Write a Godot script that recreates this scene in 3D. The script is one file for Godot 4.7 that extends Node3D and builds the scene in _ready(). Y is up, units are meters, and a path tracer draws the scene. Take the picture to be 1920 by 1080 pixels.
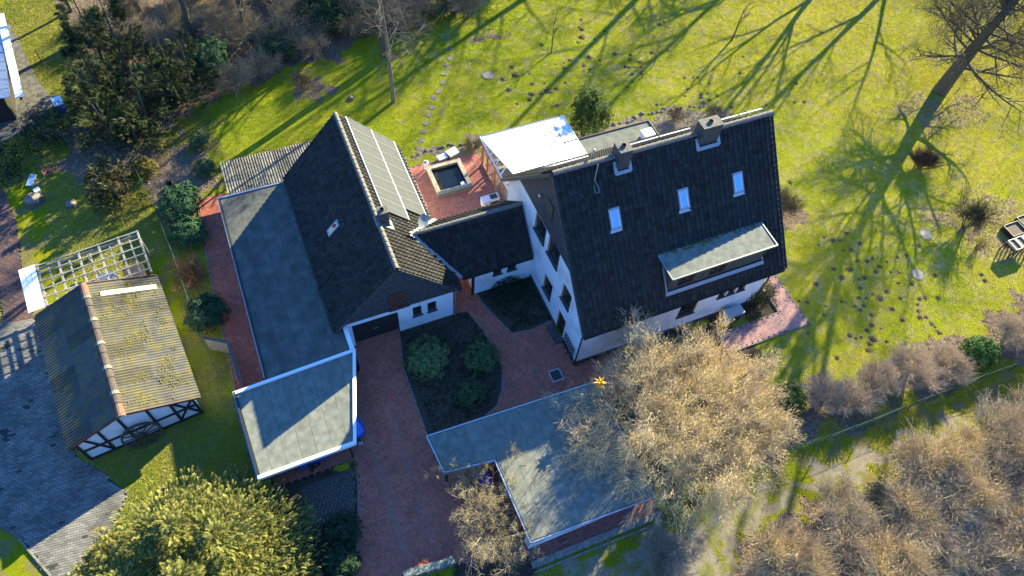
extends Node3D
# World axes: x runs along the house ridge, z towards the lane, y up. Units are metres.

var M := {}
var taken := {}
var org := {}
var rng := RandomNumberGenerator.new()

# ---------------------------------------------------------------- mesh builder
class B:
	var v := PackedVector3Array()
	var n := PackedVector3Array()
	var c := PackedColorArray()
	var t := PackedInt32Array()
	var col := Color(1, 1, 1)
	var coloured := false
	func tri(p, q, r):
		var k := v.size()
		var m: Vector3 = (q - p).cross(r - p)
		if m.length() < 1e-12:
			return
		m = m.normalized()
		v.append(p); v.append(q); v.append(r)
		for i in 3:
			n.append(m); c.append(col)
		t.append(k); t.append(k + 2); t.append(k + 1)
	func quad(p, q, r, s):
		tri(p, q, r); tri(p, r, s)
	func box(lo: Vector3, hi: Vector3, xf := Transform3D.IDENTITY):
		var p := []
		for i in 8:
			p.append(xf * Vector3(hi.x if i & 1 else lo.x, hi.y if i & 2 else lo.y, hi.z if i & 4 else lo.z))
		quad(p[4], p[5], p[7], p[6]); quad(p[1], p[0], p[2], p[3])
		quad(p[0], p[4], p[6], p[2]); quad(p[5], p[1], p[3], p[7])
		quad(p[6], p[7], p[3], p[2]); quad(p[0], p[1], p[5], p[4])
	func bar(a: Vector3, b: Vector3, w: float, h: float, up := Vector3.UP):
		# a beam of width w and height h with its axis from a to b
		var d := (b - a).normalized()
		if absf(d.dot(up)) > 0.99:
			up = Vector3.RIGHT
		var s := d.cross(up).normalized()
		var u := s.cross(d).normalized()
		box(Vector3(-w / 2, -h / 2, 0), Vector3(w / 2, h / 2, (b - a).length()), Transform3D(Basis(-s, u, d) if Basis(-s, u, d).determinant() > 0 else Basis(s, u, d), a))
	func prism(poly: PackedVector2Array, y0: float, y1: float):
		# poly in (x, z), any order
		var q := poly.duplicate()
		if Geometry2D.is_polygon_clockwise(q):
			q.reverse()
		var ids := Geometry2D.triangulate_polygon(q)
		for k in range(0, ids.size(), 3):
			var a := q[ids[k]]; var b := q[ids[k + 1]]; var d := q[ids[k + 2]]
			if (b - a).cross(d - a) > 0:
				var x := b; b = d; d = x
			tri(Vector3(a.x, y1, a.y), Vector3(b.x, y1, b.y), Vector3(d.x, y1, d.y))
			tri(Vector3(a.x, y0, a.y), Vector3(d.x, y0, d.y), Vector3(b.x, y0, b.y))
		for k in q.size():
			var a := q[k]; var b := q[(k + 1) % q.size()]
			var m := Vector3(a.x, y0, a.y); var e := Vector3(b.x, y0, b.y)
			var up := Vector3(0, y1 - y0, 0)
			# outward test
			var mid := (a + b) / 2.0
			var nn := Vector2(b.y - a.y, a.x - b.x).normalized()
			if Geometry2D.is_point_in_polygon(mid + nn * 0.01, q):
				quad(m, e, e + up, m + up)
			else:
				quad(e, m, m + up, e + up)
	func tube(p: PackedVector3Array, r: PackedFloat32Array, sides := 6, capped := true):
		var d0 := (p[1] - p[0]).normalized()
		var s := d0.cross(Vector3(0.31, 0.17, 0.93)).normalized()
		var base := v.size()
		for i in p.size():
			var d := (p[mini(i + 1, p.size() - 1)] - p[maxi(i - 1, 0)]).normalized()
			s = (s - d * s.dot(d)).normalized()
			var u := d.cross(s)
			for k in sides:
				var a := TAU * k / sides
				var o := s * cos(a) + u * sin(a)
				v.append(p[i] + o * r[i]); n.append(o); c.append(col)
		for i in p.size() - 1:
			for k in sides:
				var a := base + i * sides + k
				var b := base + i * sides + (k + 1) % sides
				t.append(a); t.append(a + sides); t.append(b)
				t.append(b); t.append(a + sides); t.append(b + sides)
		if capped:
			var e := p.size() - 1
			for k in range(1, sides - 1):
				t.append(base + e * sides); t.append(base + e * sides + k + 1); t.append(base + e * sides + k)
				t.append(base); t.append(base + k); t.append(base + k + 1)
	func lathe(at: Vector3, prof: Array, sides := 16):
		# prof: [radius, height] from the bottom up
		var base := v.size()
		for q in prof:
			for k in sides:
				var a := TAU * k / sides
				v.append(at + Vector3(cos(a) * q[0], q[1], sin(a) * q[0])); n.append(Vector3(cos(a), 0.4, sin(a)).normalized()); c.append(col)
		for i in prof.size() - 1:
			for k in sides:
				var a := base + i * sides + k
				var b := base + i * sides + (k + 1) % sides
				t.append(a); t.append(b); t.append(a + sides)
				t.append(b); t.append(b + sides); t.append(a + sides)
	func mesh(off := Vector3.ZERO) -> ArrayMesh:
		var w := v.duplicate()
		if off != Vector3.ZERO:
			for i in w.size():
				w[i] -= off
		var arr := []
		arr.resize(Mesh.ARRAY_MAX)
		arr[Mesh.ARRAY_VERTEX] = w; arr[Mesh.ARRAY_NORMAL] = n; arr[Mesh.ARRAY_INDEX] = t
		if coloured:
			arr[Mesh.ARRAY_COLOR] = c
		var m := ArrayMesh.new()
		m.add_surface_from_arrays(Mesh.PRIMITIVE_TRIANGLES, arr)
		return m

# ---------------------------------------------------------------- scene tree helpers
func numbered(called: String) -> String:
	if not taken.has(called):
		taken[called] = 0
		return called
	taken[called] += 1
	return "%s_%03d" % [called, taken[called]]

func tag(o: Node, label: String, category: String, group := ""):
	o.set_meta("label", label)
	o.set_meta("category", category)
	if group != "":
		o.set_meta("group", group)

func thing(called: String, label: String, category: String, at := Vector3.ZERO, group := "", turn := 0.0) -> Node3D:
	var o := Node3D.new()
	o.name = numbered(called)
	add_child(o)
	o.position = at
	o.rotation.y = turn
	org[o] = at if turn == 0.0 else Vector3.ZERO
	tag(o, label, category, group)
	return o

func setting(called: String, label := "") -> Node3D:
	var o := Node3D.new()
	o.name = numbered(called)
	add_child(o)
	o.set_meta("kind", "structure")
	if label != "":
		o.set_meta("label", label)
	org[o] = Vector3.ZERO
	return o

func part(parent: Node, called: String, b: B, m: Material) -> MeshInstance3D:
	# b is drawn in world axes; the part is stored relative to its thing
	var o := MeshInstance3D.new()
	o.name = called
	var off: Vector3 = org.get(parent, Vector3.ZERO)
	o.mesh = b.mesh(off)
	o.material_override = m
	parent.add_child(o, true)
	org[o] = off
	return o

func piece(parent: Node, called: String, m: Mesh, mt: Material, xf: Transform3D) -> MeshInstance3D:
	var o := MeshInstance3D.new()
	o.name = called
	o.mesh = m
	o.material_override = mt
	xf.origin -= org.get(parent, Vector3.ZERO)
	o.transform = xf
	parent.add_child(o, true)
	org[o] = Vector3.ZERO
	return o

func copies(parent: Node, called: String, m: Mesh, mt: Material, xfs: Array, cols = null) -> MultiMeshInstance3D:
	var mm := MultiMesh.new()
	mm.transform_format = MultiMesh.TRANSFORM_3D
	mm.use_colors = cols != null
	mm.mesh = m
	mm.instance_count = xfs.size()
	var off: Vector3 = org.get(parent, Vector3.ZERO)
	var st := 16 if cols != null else 12
	var buf := PackedFloat32Array()
	buf.resize(xfs.size() * st)
	for i in xfs.size():
		var x: Transform3D = xfs[i]
		var k := i * st
		var bx := x.basis
		buf[k] = bx.x.x; buf[k + 1] = bx.y.x; buf[k + 2] = bx.z.x; buf[k + 3] = x.origin.x - off.x
		buf[k + 4] = bx.x.y; buf[k + 5] = bx.y.y; buf[k + 6] = bx.z.y; buf[k + 7] = x.origin.y - off.y
		buf[k + 8] = bx.x.z; buf[k + 9] = bx.y.z; buf[k + 10] = bx.z.z; buf[k + 11] = x.origin.z - off.z
		if cols != null:
			var q: Color = cols[i]
			buf[k + 12] = q.r; buf[k + 13] = q.g; buf[k + 14] = q.b; buf[k + 15] = 1.0
	mm.buffer = buf
	var o := MultiMeshInstance3D.new()
	o.name = called
	o.multimesh = mm
	o.material_override = mt
	o.set_meta("kind", "stuff")
	parent.add_child(o, true)
	return o

# ---------------------------------------------------------------- materials
func noise_bytes(sd: int, freq: float, octaves: int, size: int, kind := FastNoiseLite.TYPE_SIMPLEX_SMOOTH) -> PackedByteArray:
	var f := FastNoiseLite.new()
	f.seed = sd
	f.noise_type = kind
	f.frequency = freq
	f.fractal_octaves = octaves
	f.fractal_type = FastNoiseLite.FRACTAL_FBM if octaves > 1 else FastNoiseLite.FRACTAL_NONE
	var im := f.get_seamless_image(size, size)
	im.convert(Image.FORMAT_L8)
	return im.get_data()

func ramp_tex(data: PackedByteArray, size: int, stops: Array) -> ImageTexture:
	# stops: [position, linear colour] rising
	var lut := PackedByteArray()
	lut.resize(768)
	for i in 256:
		var x := i / 255.0
		var q: Color = stops[0][1]
		for k in stops.size() - 1:
			if x >= stops[k][0]:
				var w := clampf((x - stops[k][0]) / maxf(1e-5, stops[k + 1][0] - stops[k][0]), 0, 1)
				q = (stops[k][1] as Color).lerp(stops[k + 1][1], w)
		q = q.linear_to_srgb()
		lut[i * 3] = int(clampf(q.r, 0, 1) * 255); lut[i * 3 + 1] = int(clampf(q.g, 0, 1) * 255); lut[i * 3 + 2] = int(clampf(q.b, 0, 1) * 255)
	var out := PackedByteArray()
	out.resize(size * size * 3)
	for i in size * size:
		var k := data[i] * 3
		out[i * 3] = lut[k]; out[i * 3 + 1] = lut[k + 1]; out[i * 3 + 2] = lut[k + 2]
	return ImageTexture.create_from_image(Image.create_from_data(size, size, false, Image.FORMAT_RGB8, out))

func grey_tex(data: PackedByteArray, size: int) -> ImageTexture:
	return ImageTexture.create_from_image(Image.create_from_data(size, size, false, Image.FORMAT_L8, data))

func plain(key: String, q: Color, rough := 0.8, metal := 0.0) -> StandardMaterial3D:
	var m := StandardMaterial3D.new()
	m.resource_name = key
	m.albedo_color = q.linear_to_srgb()
	m.roughness = rough
	m.metallic = metal
	M[key] = m
	return m

func grained(key: String, stops: Array, tile: float, rough: float, sd: int, freq := 0.02, octaves := 5, size := 256, relief := 0.0, kind := FastNoiseLite.TYPE_SIMPLEX_SMOOTH) -> StandardMaterial3D:
	var d := noise_bytes(sd, freq, octaves, size, kind)
	var m := StandardMaterial3D.new()
	m.resource_name = key
	m.albedo_texture = ramp_tex(d, size, stops)
	m.uv1_triplanar = true
	m.uv1_world_triplanar = true
	m.uv1_scale = Vector3.ONE / tile
	m.roughness = rough
	if relief > 0:
		m.heightmap_enabled = true
		m.heightmap_texture = grey_tex(d, size)
		m.heightmap_scale = relief
	M[key] = m
	return m

func tinted(key: String, rough := 0.8, back := 0.0) -> StandardMaterial3D:
	# colour comes from vertices or copies
	var m := StandardMaterial3D.new()
	m.resource_name = key
	m.vertex_color_use_as_albedo = true
	m.roughness = rough
	if back > 0:
		m.backlight_enabled = true
		m.backlight = Color(back, back, back)
	M[key] = m
	return m

func glass(key: String, q: Color, alpha: float) -> StandardMaterial3D:
	var m := plain(key, q, 0.03)
	m.transparency = BaseMaterial3D.TRANSPARENCY_ALPHA
	m.albedo_color.a = alpha
	return m

func rnd(a: float, b: float) -> float:
	return rng.randf_range(a, b)

func P2(a: Array) -> PackedVector2Array:
	var p := PackedVector2Array()
	for k in range(0, a.size(), 2):
		p.append(Vector2(a[k], a[k + 1]))
	return p

# ---------------------------------------------------------------- the scene
func _ready():
	rng.seed = 20240307
	# camera: 40 m up, looking down 57 degrees, banked a little
	var cam := Camera3D.new()
	cam.name = "camera"
	add_child(cam)
	cam.transform = Transform3D(Basis(Vector3.UP, deg_to_rad(-28.0)) * Basis(Vector3.RIGHT, deg_to_rad(-56.9)) * Basis(Vector3.BACK, deg_to_rad(6.5)), Vector3(0, 40, 0))
	cam.fov = rad_to_deg(2.0 * atan(540.0 / 1385.0))
	cam.near = 0.5
	cam.far = 900.0
	cam.current = true
	# deep blue, clear late-winter sky
	var sm := ProceduralSkyMaterial.new()
	sm.sky_top_color = Color(0.265, 0.47, 0.765)
	sm.sky_horizon_color = Color(0.47, 0.65, 0.86)
	sm.sky_curve = 0.12
	sm.ground_bottom_color = Color(0.16, 0.16, 0.08)
	sm.ground_horizon_color = Color(0.36, 0.45, 0.5)
	sm.sun_angle_max = 4.0
	sm.sky_energy_multiplier = 1.0
	var sky := Sky.new()
	sky.sky_material = sm
	var env := Environment.new()
	env.background_mode = Environment.BG_SKY
	env.sky = sky
	env.background_energy_multiplier = 0.62
	env.tonemap_mode = Environment.TONE_MAPPER_LINEAR
	env.tonemap_exposure = 4.2
	env.sdfgi_enabled = true
	env.ssao_enabled = true
	env.ssil_enabled = true
	var we := WorldEnvironment.new()
	we.name = "environment"
	we.environment = env
	add_child(we)
	# low sun: shadows run towards -x and +z, 24 degrees high
	var sun := DirectionalLight3D.new()
	sun.name = "sun"
	sun.light_color = Color(1.0, 0.965, 0.80)
	sun.light_energy = 1.6
	sun.light_angular_distance = 0.5
	sun.shadow_enabled = true
	add_child(sun)
	sun.look_at_from_position(Vector3.ZERO, Vector3(-0.793, -0.402, 0.458))
	make_materials()
	make_ground()
	make_paving()
	main_house()
	side_house()
	link_house()
	flat_annex()
	carport()
	double_garage()
	conservatory()
	timber_shed()
	far_shed()
	garden_things()
	fences()
	trees()
	lawn_cover()

func make_materials():
	var k := func(x: float) -> Color: return Color(x, x, x)
	grained("tile", [[0.0, Color(0.024, 0.023, 0.018)], [0.36, Color(0.036, 0.034, 0.03)], [0.5, Color(0.043, 0.041, 0.037)], [0.64, Color(0.05, 0.048, 0.043)], [1.0, Color(0.08, 0.072, 0.05)]], 5.3, 0.8, 11, 0.03, 7, 512).metallic_specular = 0.25
	grained("ridge_cap", [[0.0, Color(0.072, 0.064, 0.048)], [0.45, Color(0.160, 0.144, 0.120)], [1.0, Color(0.240, 0.224, 0.176)]], 1.1, 0.85, 14, 0.04, 5, 128)
	grained("plaster", [[0.0, Color(0.62, 0.61, 0.58)], [0.35, Color(0.8, 0.8, 0.785)], [0.55, Color(0.86, 0.86, 0.85)], [1.0, Color(0.88, 0.88, 0.87)]], 6.0, 0.9, 15, 0.006, 8, 512)
	grained("slate", [[0.0, Color(0.038, 0.038, 0.039)], [0.5, Color(0.064, 0.064, 0.064)], [1.0, Color(0.083, 0.083, 0.080)]], 2.0, 0.7, 16, 0.04, 4, 128)
	grained("felt", [[0.0, Color(0.115, 0.12, 0.102)], [0.38, Color(0.145, 0.152, 0.131)], [0.5, Color(0.155, 0.162, 0.14)], [0.62, Color(0.163, 0.17, 0.146)], [1.0, Color(0.21, 0.21, 0.176)]], 9.0, 0.9, 17, 0.012, 9, 1024)
	grained("felt_dark", [[0.0, Color(0.075, 0.077, 0.068)], [0.4, Color(0.1, 0.102, 0.09)], [0.55, Color(0.11, 0.112, 0.098)], [1.0, Color(0.15, 0.148, 0.128)]], 7.0, 0.9, 18, 0.012, 9, 512)
	grained("felt_pale", [[0.0, Color(0.13, 0.133, 0.11)], [0.38, Color(0.168, 0.174, 0.148)], [0.5, Color(0.18, 0.186, 0.158)], [0.62, Color(0.19, 0.196, 0.166)], [1.0, Color(0.25, 0.245, 0.2)]], 8.0, 0.9, 19, 0.012, 9, 1024)
	grained("concrete", [[0.0, Color(0.099, 0.093, 0.074)], [0.5, Color(0.186, 0.174, 0.143)], [1.0, Color(0.248, 0.236, 0.198)]], 1.6, 0.9, 20, 0.03, 5, 128)
	grained("stone", [[0.0, Color(0.070, 0.065, 0.055)], [0.5, Color(0.125, 0.117, 0.100)], [1.0, Color(0.180, 0.170, 0.145)]], 0.9, 0.9, 21, 0.03, 5, 128)
	grained("soil", [[0.0, Color(0.03, 0.024, 0.018)], [0.5, Color(0.07, 0.054, 0.04)], [1.0, Color(0.14, 0.11, 0.08)]], 1.3, 1.0, 22, 0.05, 5, 256, 3.0)
	grained("mole_soil", [[0.0, Color(0.055, 0.04, 0.03)], [0.5, Color(0.105, 0.078, 0.058)], [1.0, Color(0.17, 0.13, 0.095)]], 0.6, 1.0, 23, 0.06, 5, 128)
	grained("old_wood", [[0.0, Color(0.13, 0.11, 0.085)], [0.5, Color(0.24, 0.21, 0.17)], [1.0, Color(0.36, 0.33, 0.27)]], 0.9, 0.85, 24, 0.03, 5, 128)
	grained("dark_wood", [[0.0, Color(0.012, 0.009, 0.007)], [0.5, Color(0.028, 0.02, 0.015)], [1.0, Color(0.05, 0.036, 0.026)]], 0.9, 0.8, 25, 0.03, 5, 128)
	grained("brown_wood", [[0.0, Color(0.05, 0.02, 0.012)], [0.5, Color(0.09, 0.035, 0.02)], [1.0, Color(0.13, 0.055, 0.03)]], 0.9, 0.75, 26, 0.03, 5, 128)
	grained("orange_wood", [[0.0, Color(0.35, 0.11, 0.03)], [0.5, Color(0.5, 0.17, 0.05)], [1.0, Color(0.6, 0.23, 0.08)]], 0.9, 0.55, 27, 0.03, 4, 128)
	grained("tan_reveal", [[0.0, Color(0.42, 0.26, 0.14)], [0.5, Color(0.52, 0.33, 0.19)], [1.0, Color(0.6, 0.4, 0.24)]], 1.2, 0.8, 28, 0.03, 4, 128)
	grained("fibre_cement", [[0.0, Color(0.049, 0.046, 0.039)], [0.4, Color(0.094, 0.088, 0.075)], [0.52, Color(0.115, 0.107, 0.090)], [0.6, Color(0.123, 0.108, 0.061)], [0.72, Color(0.156, 0.127, 0.029)], [1.0, Color(0.213, 0.172, 0.041)]], 6.3, 0.92, 29, 0.016, 6, 512)
	grained("old_corrugated", [[0.0, Color(0.05, 0.045, 0.035)], [0.45, Color(0.13, 0.115, 0.09)], [0.6, Color(0.22, 0.2, 0.16)], [0.8, Color(0.24, 0.19, 0.09)], [1.0, Color(0.36, 0.33, 0.27)]], 2.6, 0.92, 31, 0.03, 6, 256)
	grained("clay", [[0.0, Color(0.1, 0.045, 0.03)], [0.5, Color(0.18, 0.085, 0.055)], [1.0, Color(0.28, 0.15, 0.1)]], 0.7, 0.85, 32, 0.04, 5, 128)
	grained("bark", [[0.0, Color(0.035, 0.03, 0.022)], [0.5, Color(0.095, 0.082, 0.06)], [0.75, Color(0.13, 0.125, 0.075)], [1.0, Color(0.2, 0.2, 0.11)]], 0.7, 0.95, 33, 0.04, 5, 256)
	grained("bark_grey", [[0.0, Color(0.07, 0.06, 0.05)], [0.5, Color(0.15, 0.135, 0.115)], [1.0, Color(0.24, 0.22, 0.18)]], 0.8, 0.95, 34, 0.04, 5, 128)
	grained("litter", [[0.0, Color(0.04, 0.028, 0.02)], [0.45, Color(0.12, 0.085, 0.06)], [0.65, Color(0.22, 0.16, 0.115)], [1.0, Color(0.4, 0.31, 0.23)]], 2.2, 1.0, 35, 0.09, 4, 512, 3.0)
	grained("cream_stone", [[0.0, Color(0.195, 0.173, 0.128)], [0.5, Color(0.300, 0.270, 0.210)], [1.0, Color(0.375, 0.345, 0.277)]], 1.2, 0.9, 43, 0.03, 5, 128)
	grained("mossy_stone", [[0.0, Color(0.08, 0.1, 0.06)], [0.5, Color(0.2, 0.22, 0.17)], [1.0, Color(0.33, 0.34, 0.28)]], 0.8, 0.95, 44, 0.03, 5, 128)
	grained("hazel_bark", [[0.0, Color(0.14, 0.11, 0.07)], [0.5, Color(0.26, 0.21, 0.13)], [1.0, Color(0.36, 0.3, 0.2)]], 0.5, 0.9, 45, 0.05, 4, 128)
	grained("old_concrete", [[0.0, Color(0.05, 0.046, 0.038)], [0.5, Color(0.105, 0.098, 0.082)], [1.0, Color(0.16, 0.15, 0.125)]], 3.0, 0.95, 46, 0.02, 6, 256)
	plain("dry_grass", Color(0.3, 0.23, 0.11), 0.9)
	plain("plant_green", Color(0.1, 0.12, 0.03), 0.7)
	plain("pump_grey", Color(0.3, 0.34, 0.36), 0.5)
	plain("blue_board", Color(0.25, 0.42, 0.6), 0.6)
	plain("pond_water", Color(0.008, 0.012, 0.012), 0.04)
	plain("white_paint", k.call(0.8), 0.45)
	plain("grey_metal", Color(0.3, 0.31, 0.32), 0.35, 0.8)
	plain("zinc", Color(0.42, 0.45, 0.48), 0.4, 0.7)
	plain("lead", Color(0.3, 0.32, 0.34), 0.5, 0.3)
	plain("dark_metal", k.call(0.03), 0.5, 0.2)
	plain("black_plastic", k.call(0.015), 0.45)
	plain("window_brown", Color(0.05, 0.025, 0.012), 0.5)
	plain("white_sheet", k.call(0.82), 0.35)
	plain("blue_tarp", Color(0.01, 0.08, 0.5), 0.35)
	plain("blue_bin", Color(0.012, 0.02, 0.32), 0.4)
	plain("mesh_green", Color(0.03, 0.11, 0.075), 0.6)
	plain("star_orange", Color(0.85, 0.38, 0.02), 0.5)
	plain("green_paint", Color(0.02, 0.12, 0.04), 0.5)
	plain("inside_dark", k.call(0.01), 0.95)
	plain("red_cloth", Color(0.45, 0.03, 0.01), 0.8)
	plain("cream", Color(0.62, 0.56, 0.38), 0.7)
	plain("car_glass", k.call(0.01), 0.05)
	plain("rubber", k.call(0.02), 0.8)
	var cp := plain("car_blue", Color(0.012, 0.12, 0.55), 0.3, 0.3)
	cp.clearcoat_enabled = true
	cp.clearcoat = 1.0
	cp.clearcoat_roughness = 0.05
	glass("pane", Color(0.03, 0.04, 0.05), 0.25)
	glass("skylight_glass", Color(0.02, 0.03, 0.04), 0.85).roughness = 0.02
	glass("house_glass", Color(0.75, 0.85, 0.95), 0.07)
	tinted("brick_tint", 0.88)
	tinted("leaf_tint", 0.55, 0.35)
	tinted("needle_tint", 0.75, 0.2)
	tinted("twig_tint", 0.9)
	tinted("grass_tint", 0.8, 0.25)
	tinted("stone_tint", 0.9)
	# solar module: dark cells on a pale back sheet
	for key in ["grass_tint", "needle_tint", "twig_tint", "leaf_tint", "mole_soil", "soil", "felt", "felt_dark", "felt_pale", "brick_tint"]:
		M[key].metallic_specular = 0.15
	var im := Image.create(128, 128, false, Image.FORMAT_RGB8)
	im.fill(Color(0.44, 0.45, 0.455))
	for i in 6:
		for j in 6:
			im.fill_rect(Rect2i(i * 21 + 3, j * 21 + 3, 17, 17), Color(0.235, 0.24, 0.262))
			im.fill_rect(Rect2i(i * 21 + 8, j * 21 + 3, 1, 17), Color(0.34, 0.345, 0.355))
			im.fill_rect(Rect2i(i * 21 + 14, j * 21 + 3, 1, 17), Color(0.34, 0.345, 0.355))
	var sp := StandardMaterial3D.new()
	sp.resource_name = "solar_cells"
	sp.albedo_texture = ImageTexture.create_from_image(im)
	sp.roughness = 0.22
	sp.uv1_triplanar = true
	sp.uv1_scale = Vector3(1.0, 1.0, 1.0)
	M["solar"] = sp
	plain("panel_frame", Color(0.14, 0.145, 0.14), 0.5)
	plain("solar_dark", Color(0.05, 0.055, 0.065), 0.25)
	grained("moss_bright", [[0.0, Color(0.055, 0.049, 0.009)], [0.5, Color(0.151, 0.124, 0.018)], [1.0, Color(0.247, 0.206, 0.041)]], 0.6, 1.0, 38, 0.05, 4, 128)
	grained("dark_clay", [[0.0, Color(0.03, 0.02, 0.016)], [0.5, Color(0.075, 0.055, 0.045)], [1.0, Color(0.14, 0.11, 0.09)]], 0.7, 0.9, 39, 0.04, 5, 128)
	grained("dark_wood2", [[0.0, Color(0.04, 0.034, 0.026)], [0.5, Color(0.075, 0.064, 0.048)], [1.0, Color(0.12, 0.1, 0.078)]], 0.7, 0.9, 40, 0.04, 5, 128)
	grained("pale_wood", [[0.0, Color(0.13, 0.12, 0.1)], [0.5, Color(0.24, 0.225, 0.195)], [1.0, Color(0.36, 0.34, 0.3)]], 0.8, 0.85, 42, 0.04, 5, 128)
	grained("moss", [[0.0, Color(0.03, 0.035, 0.01)], [0.5, Color(0.09, 0.09, 0.02)], [1.0, Color(0.17, 0.15, 0.04)]], 0.6, 1.0, 36, 0.05, 4, 128)
	M["tile"].vertex_color_use_as_albedo = true
	TILES = [M["tile"], [Color(1, 1, 1), Color(0.84, 0.84, 0.85), Color(1.16, 1.14, 1.1), Color(0.93, 0.93, 0.95), Color(0.72, 0.71, 0.6)]]

# ---------------------------------------------------------------- ground
var zone := PackedByteArray()
const ZW := 720
const ZH := 630
const GX0 := -40.0
const GZ0 := -85.0
const GW := 120.0
const GH := 105.0

func zone_at(x: float, z: float) -> int:
	var i := int((x - GX0) / GW * ZW)
	var j := int((z - GZ0) / GH * ZH)
	if i < 0 or j < 0 or i >= ZW or j >= ZH:
		return 0
	return zone[j * ZW + i]

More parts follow.
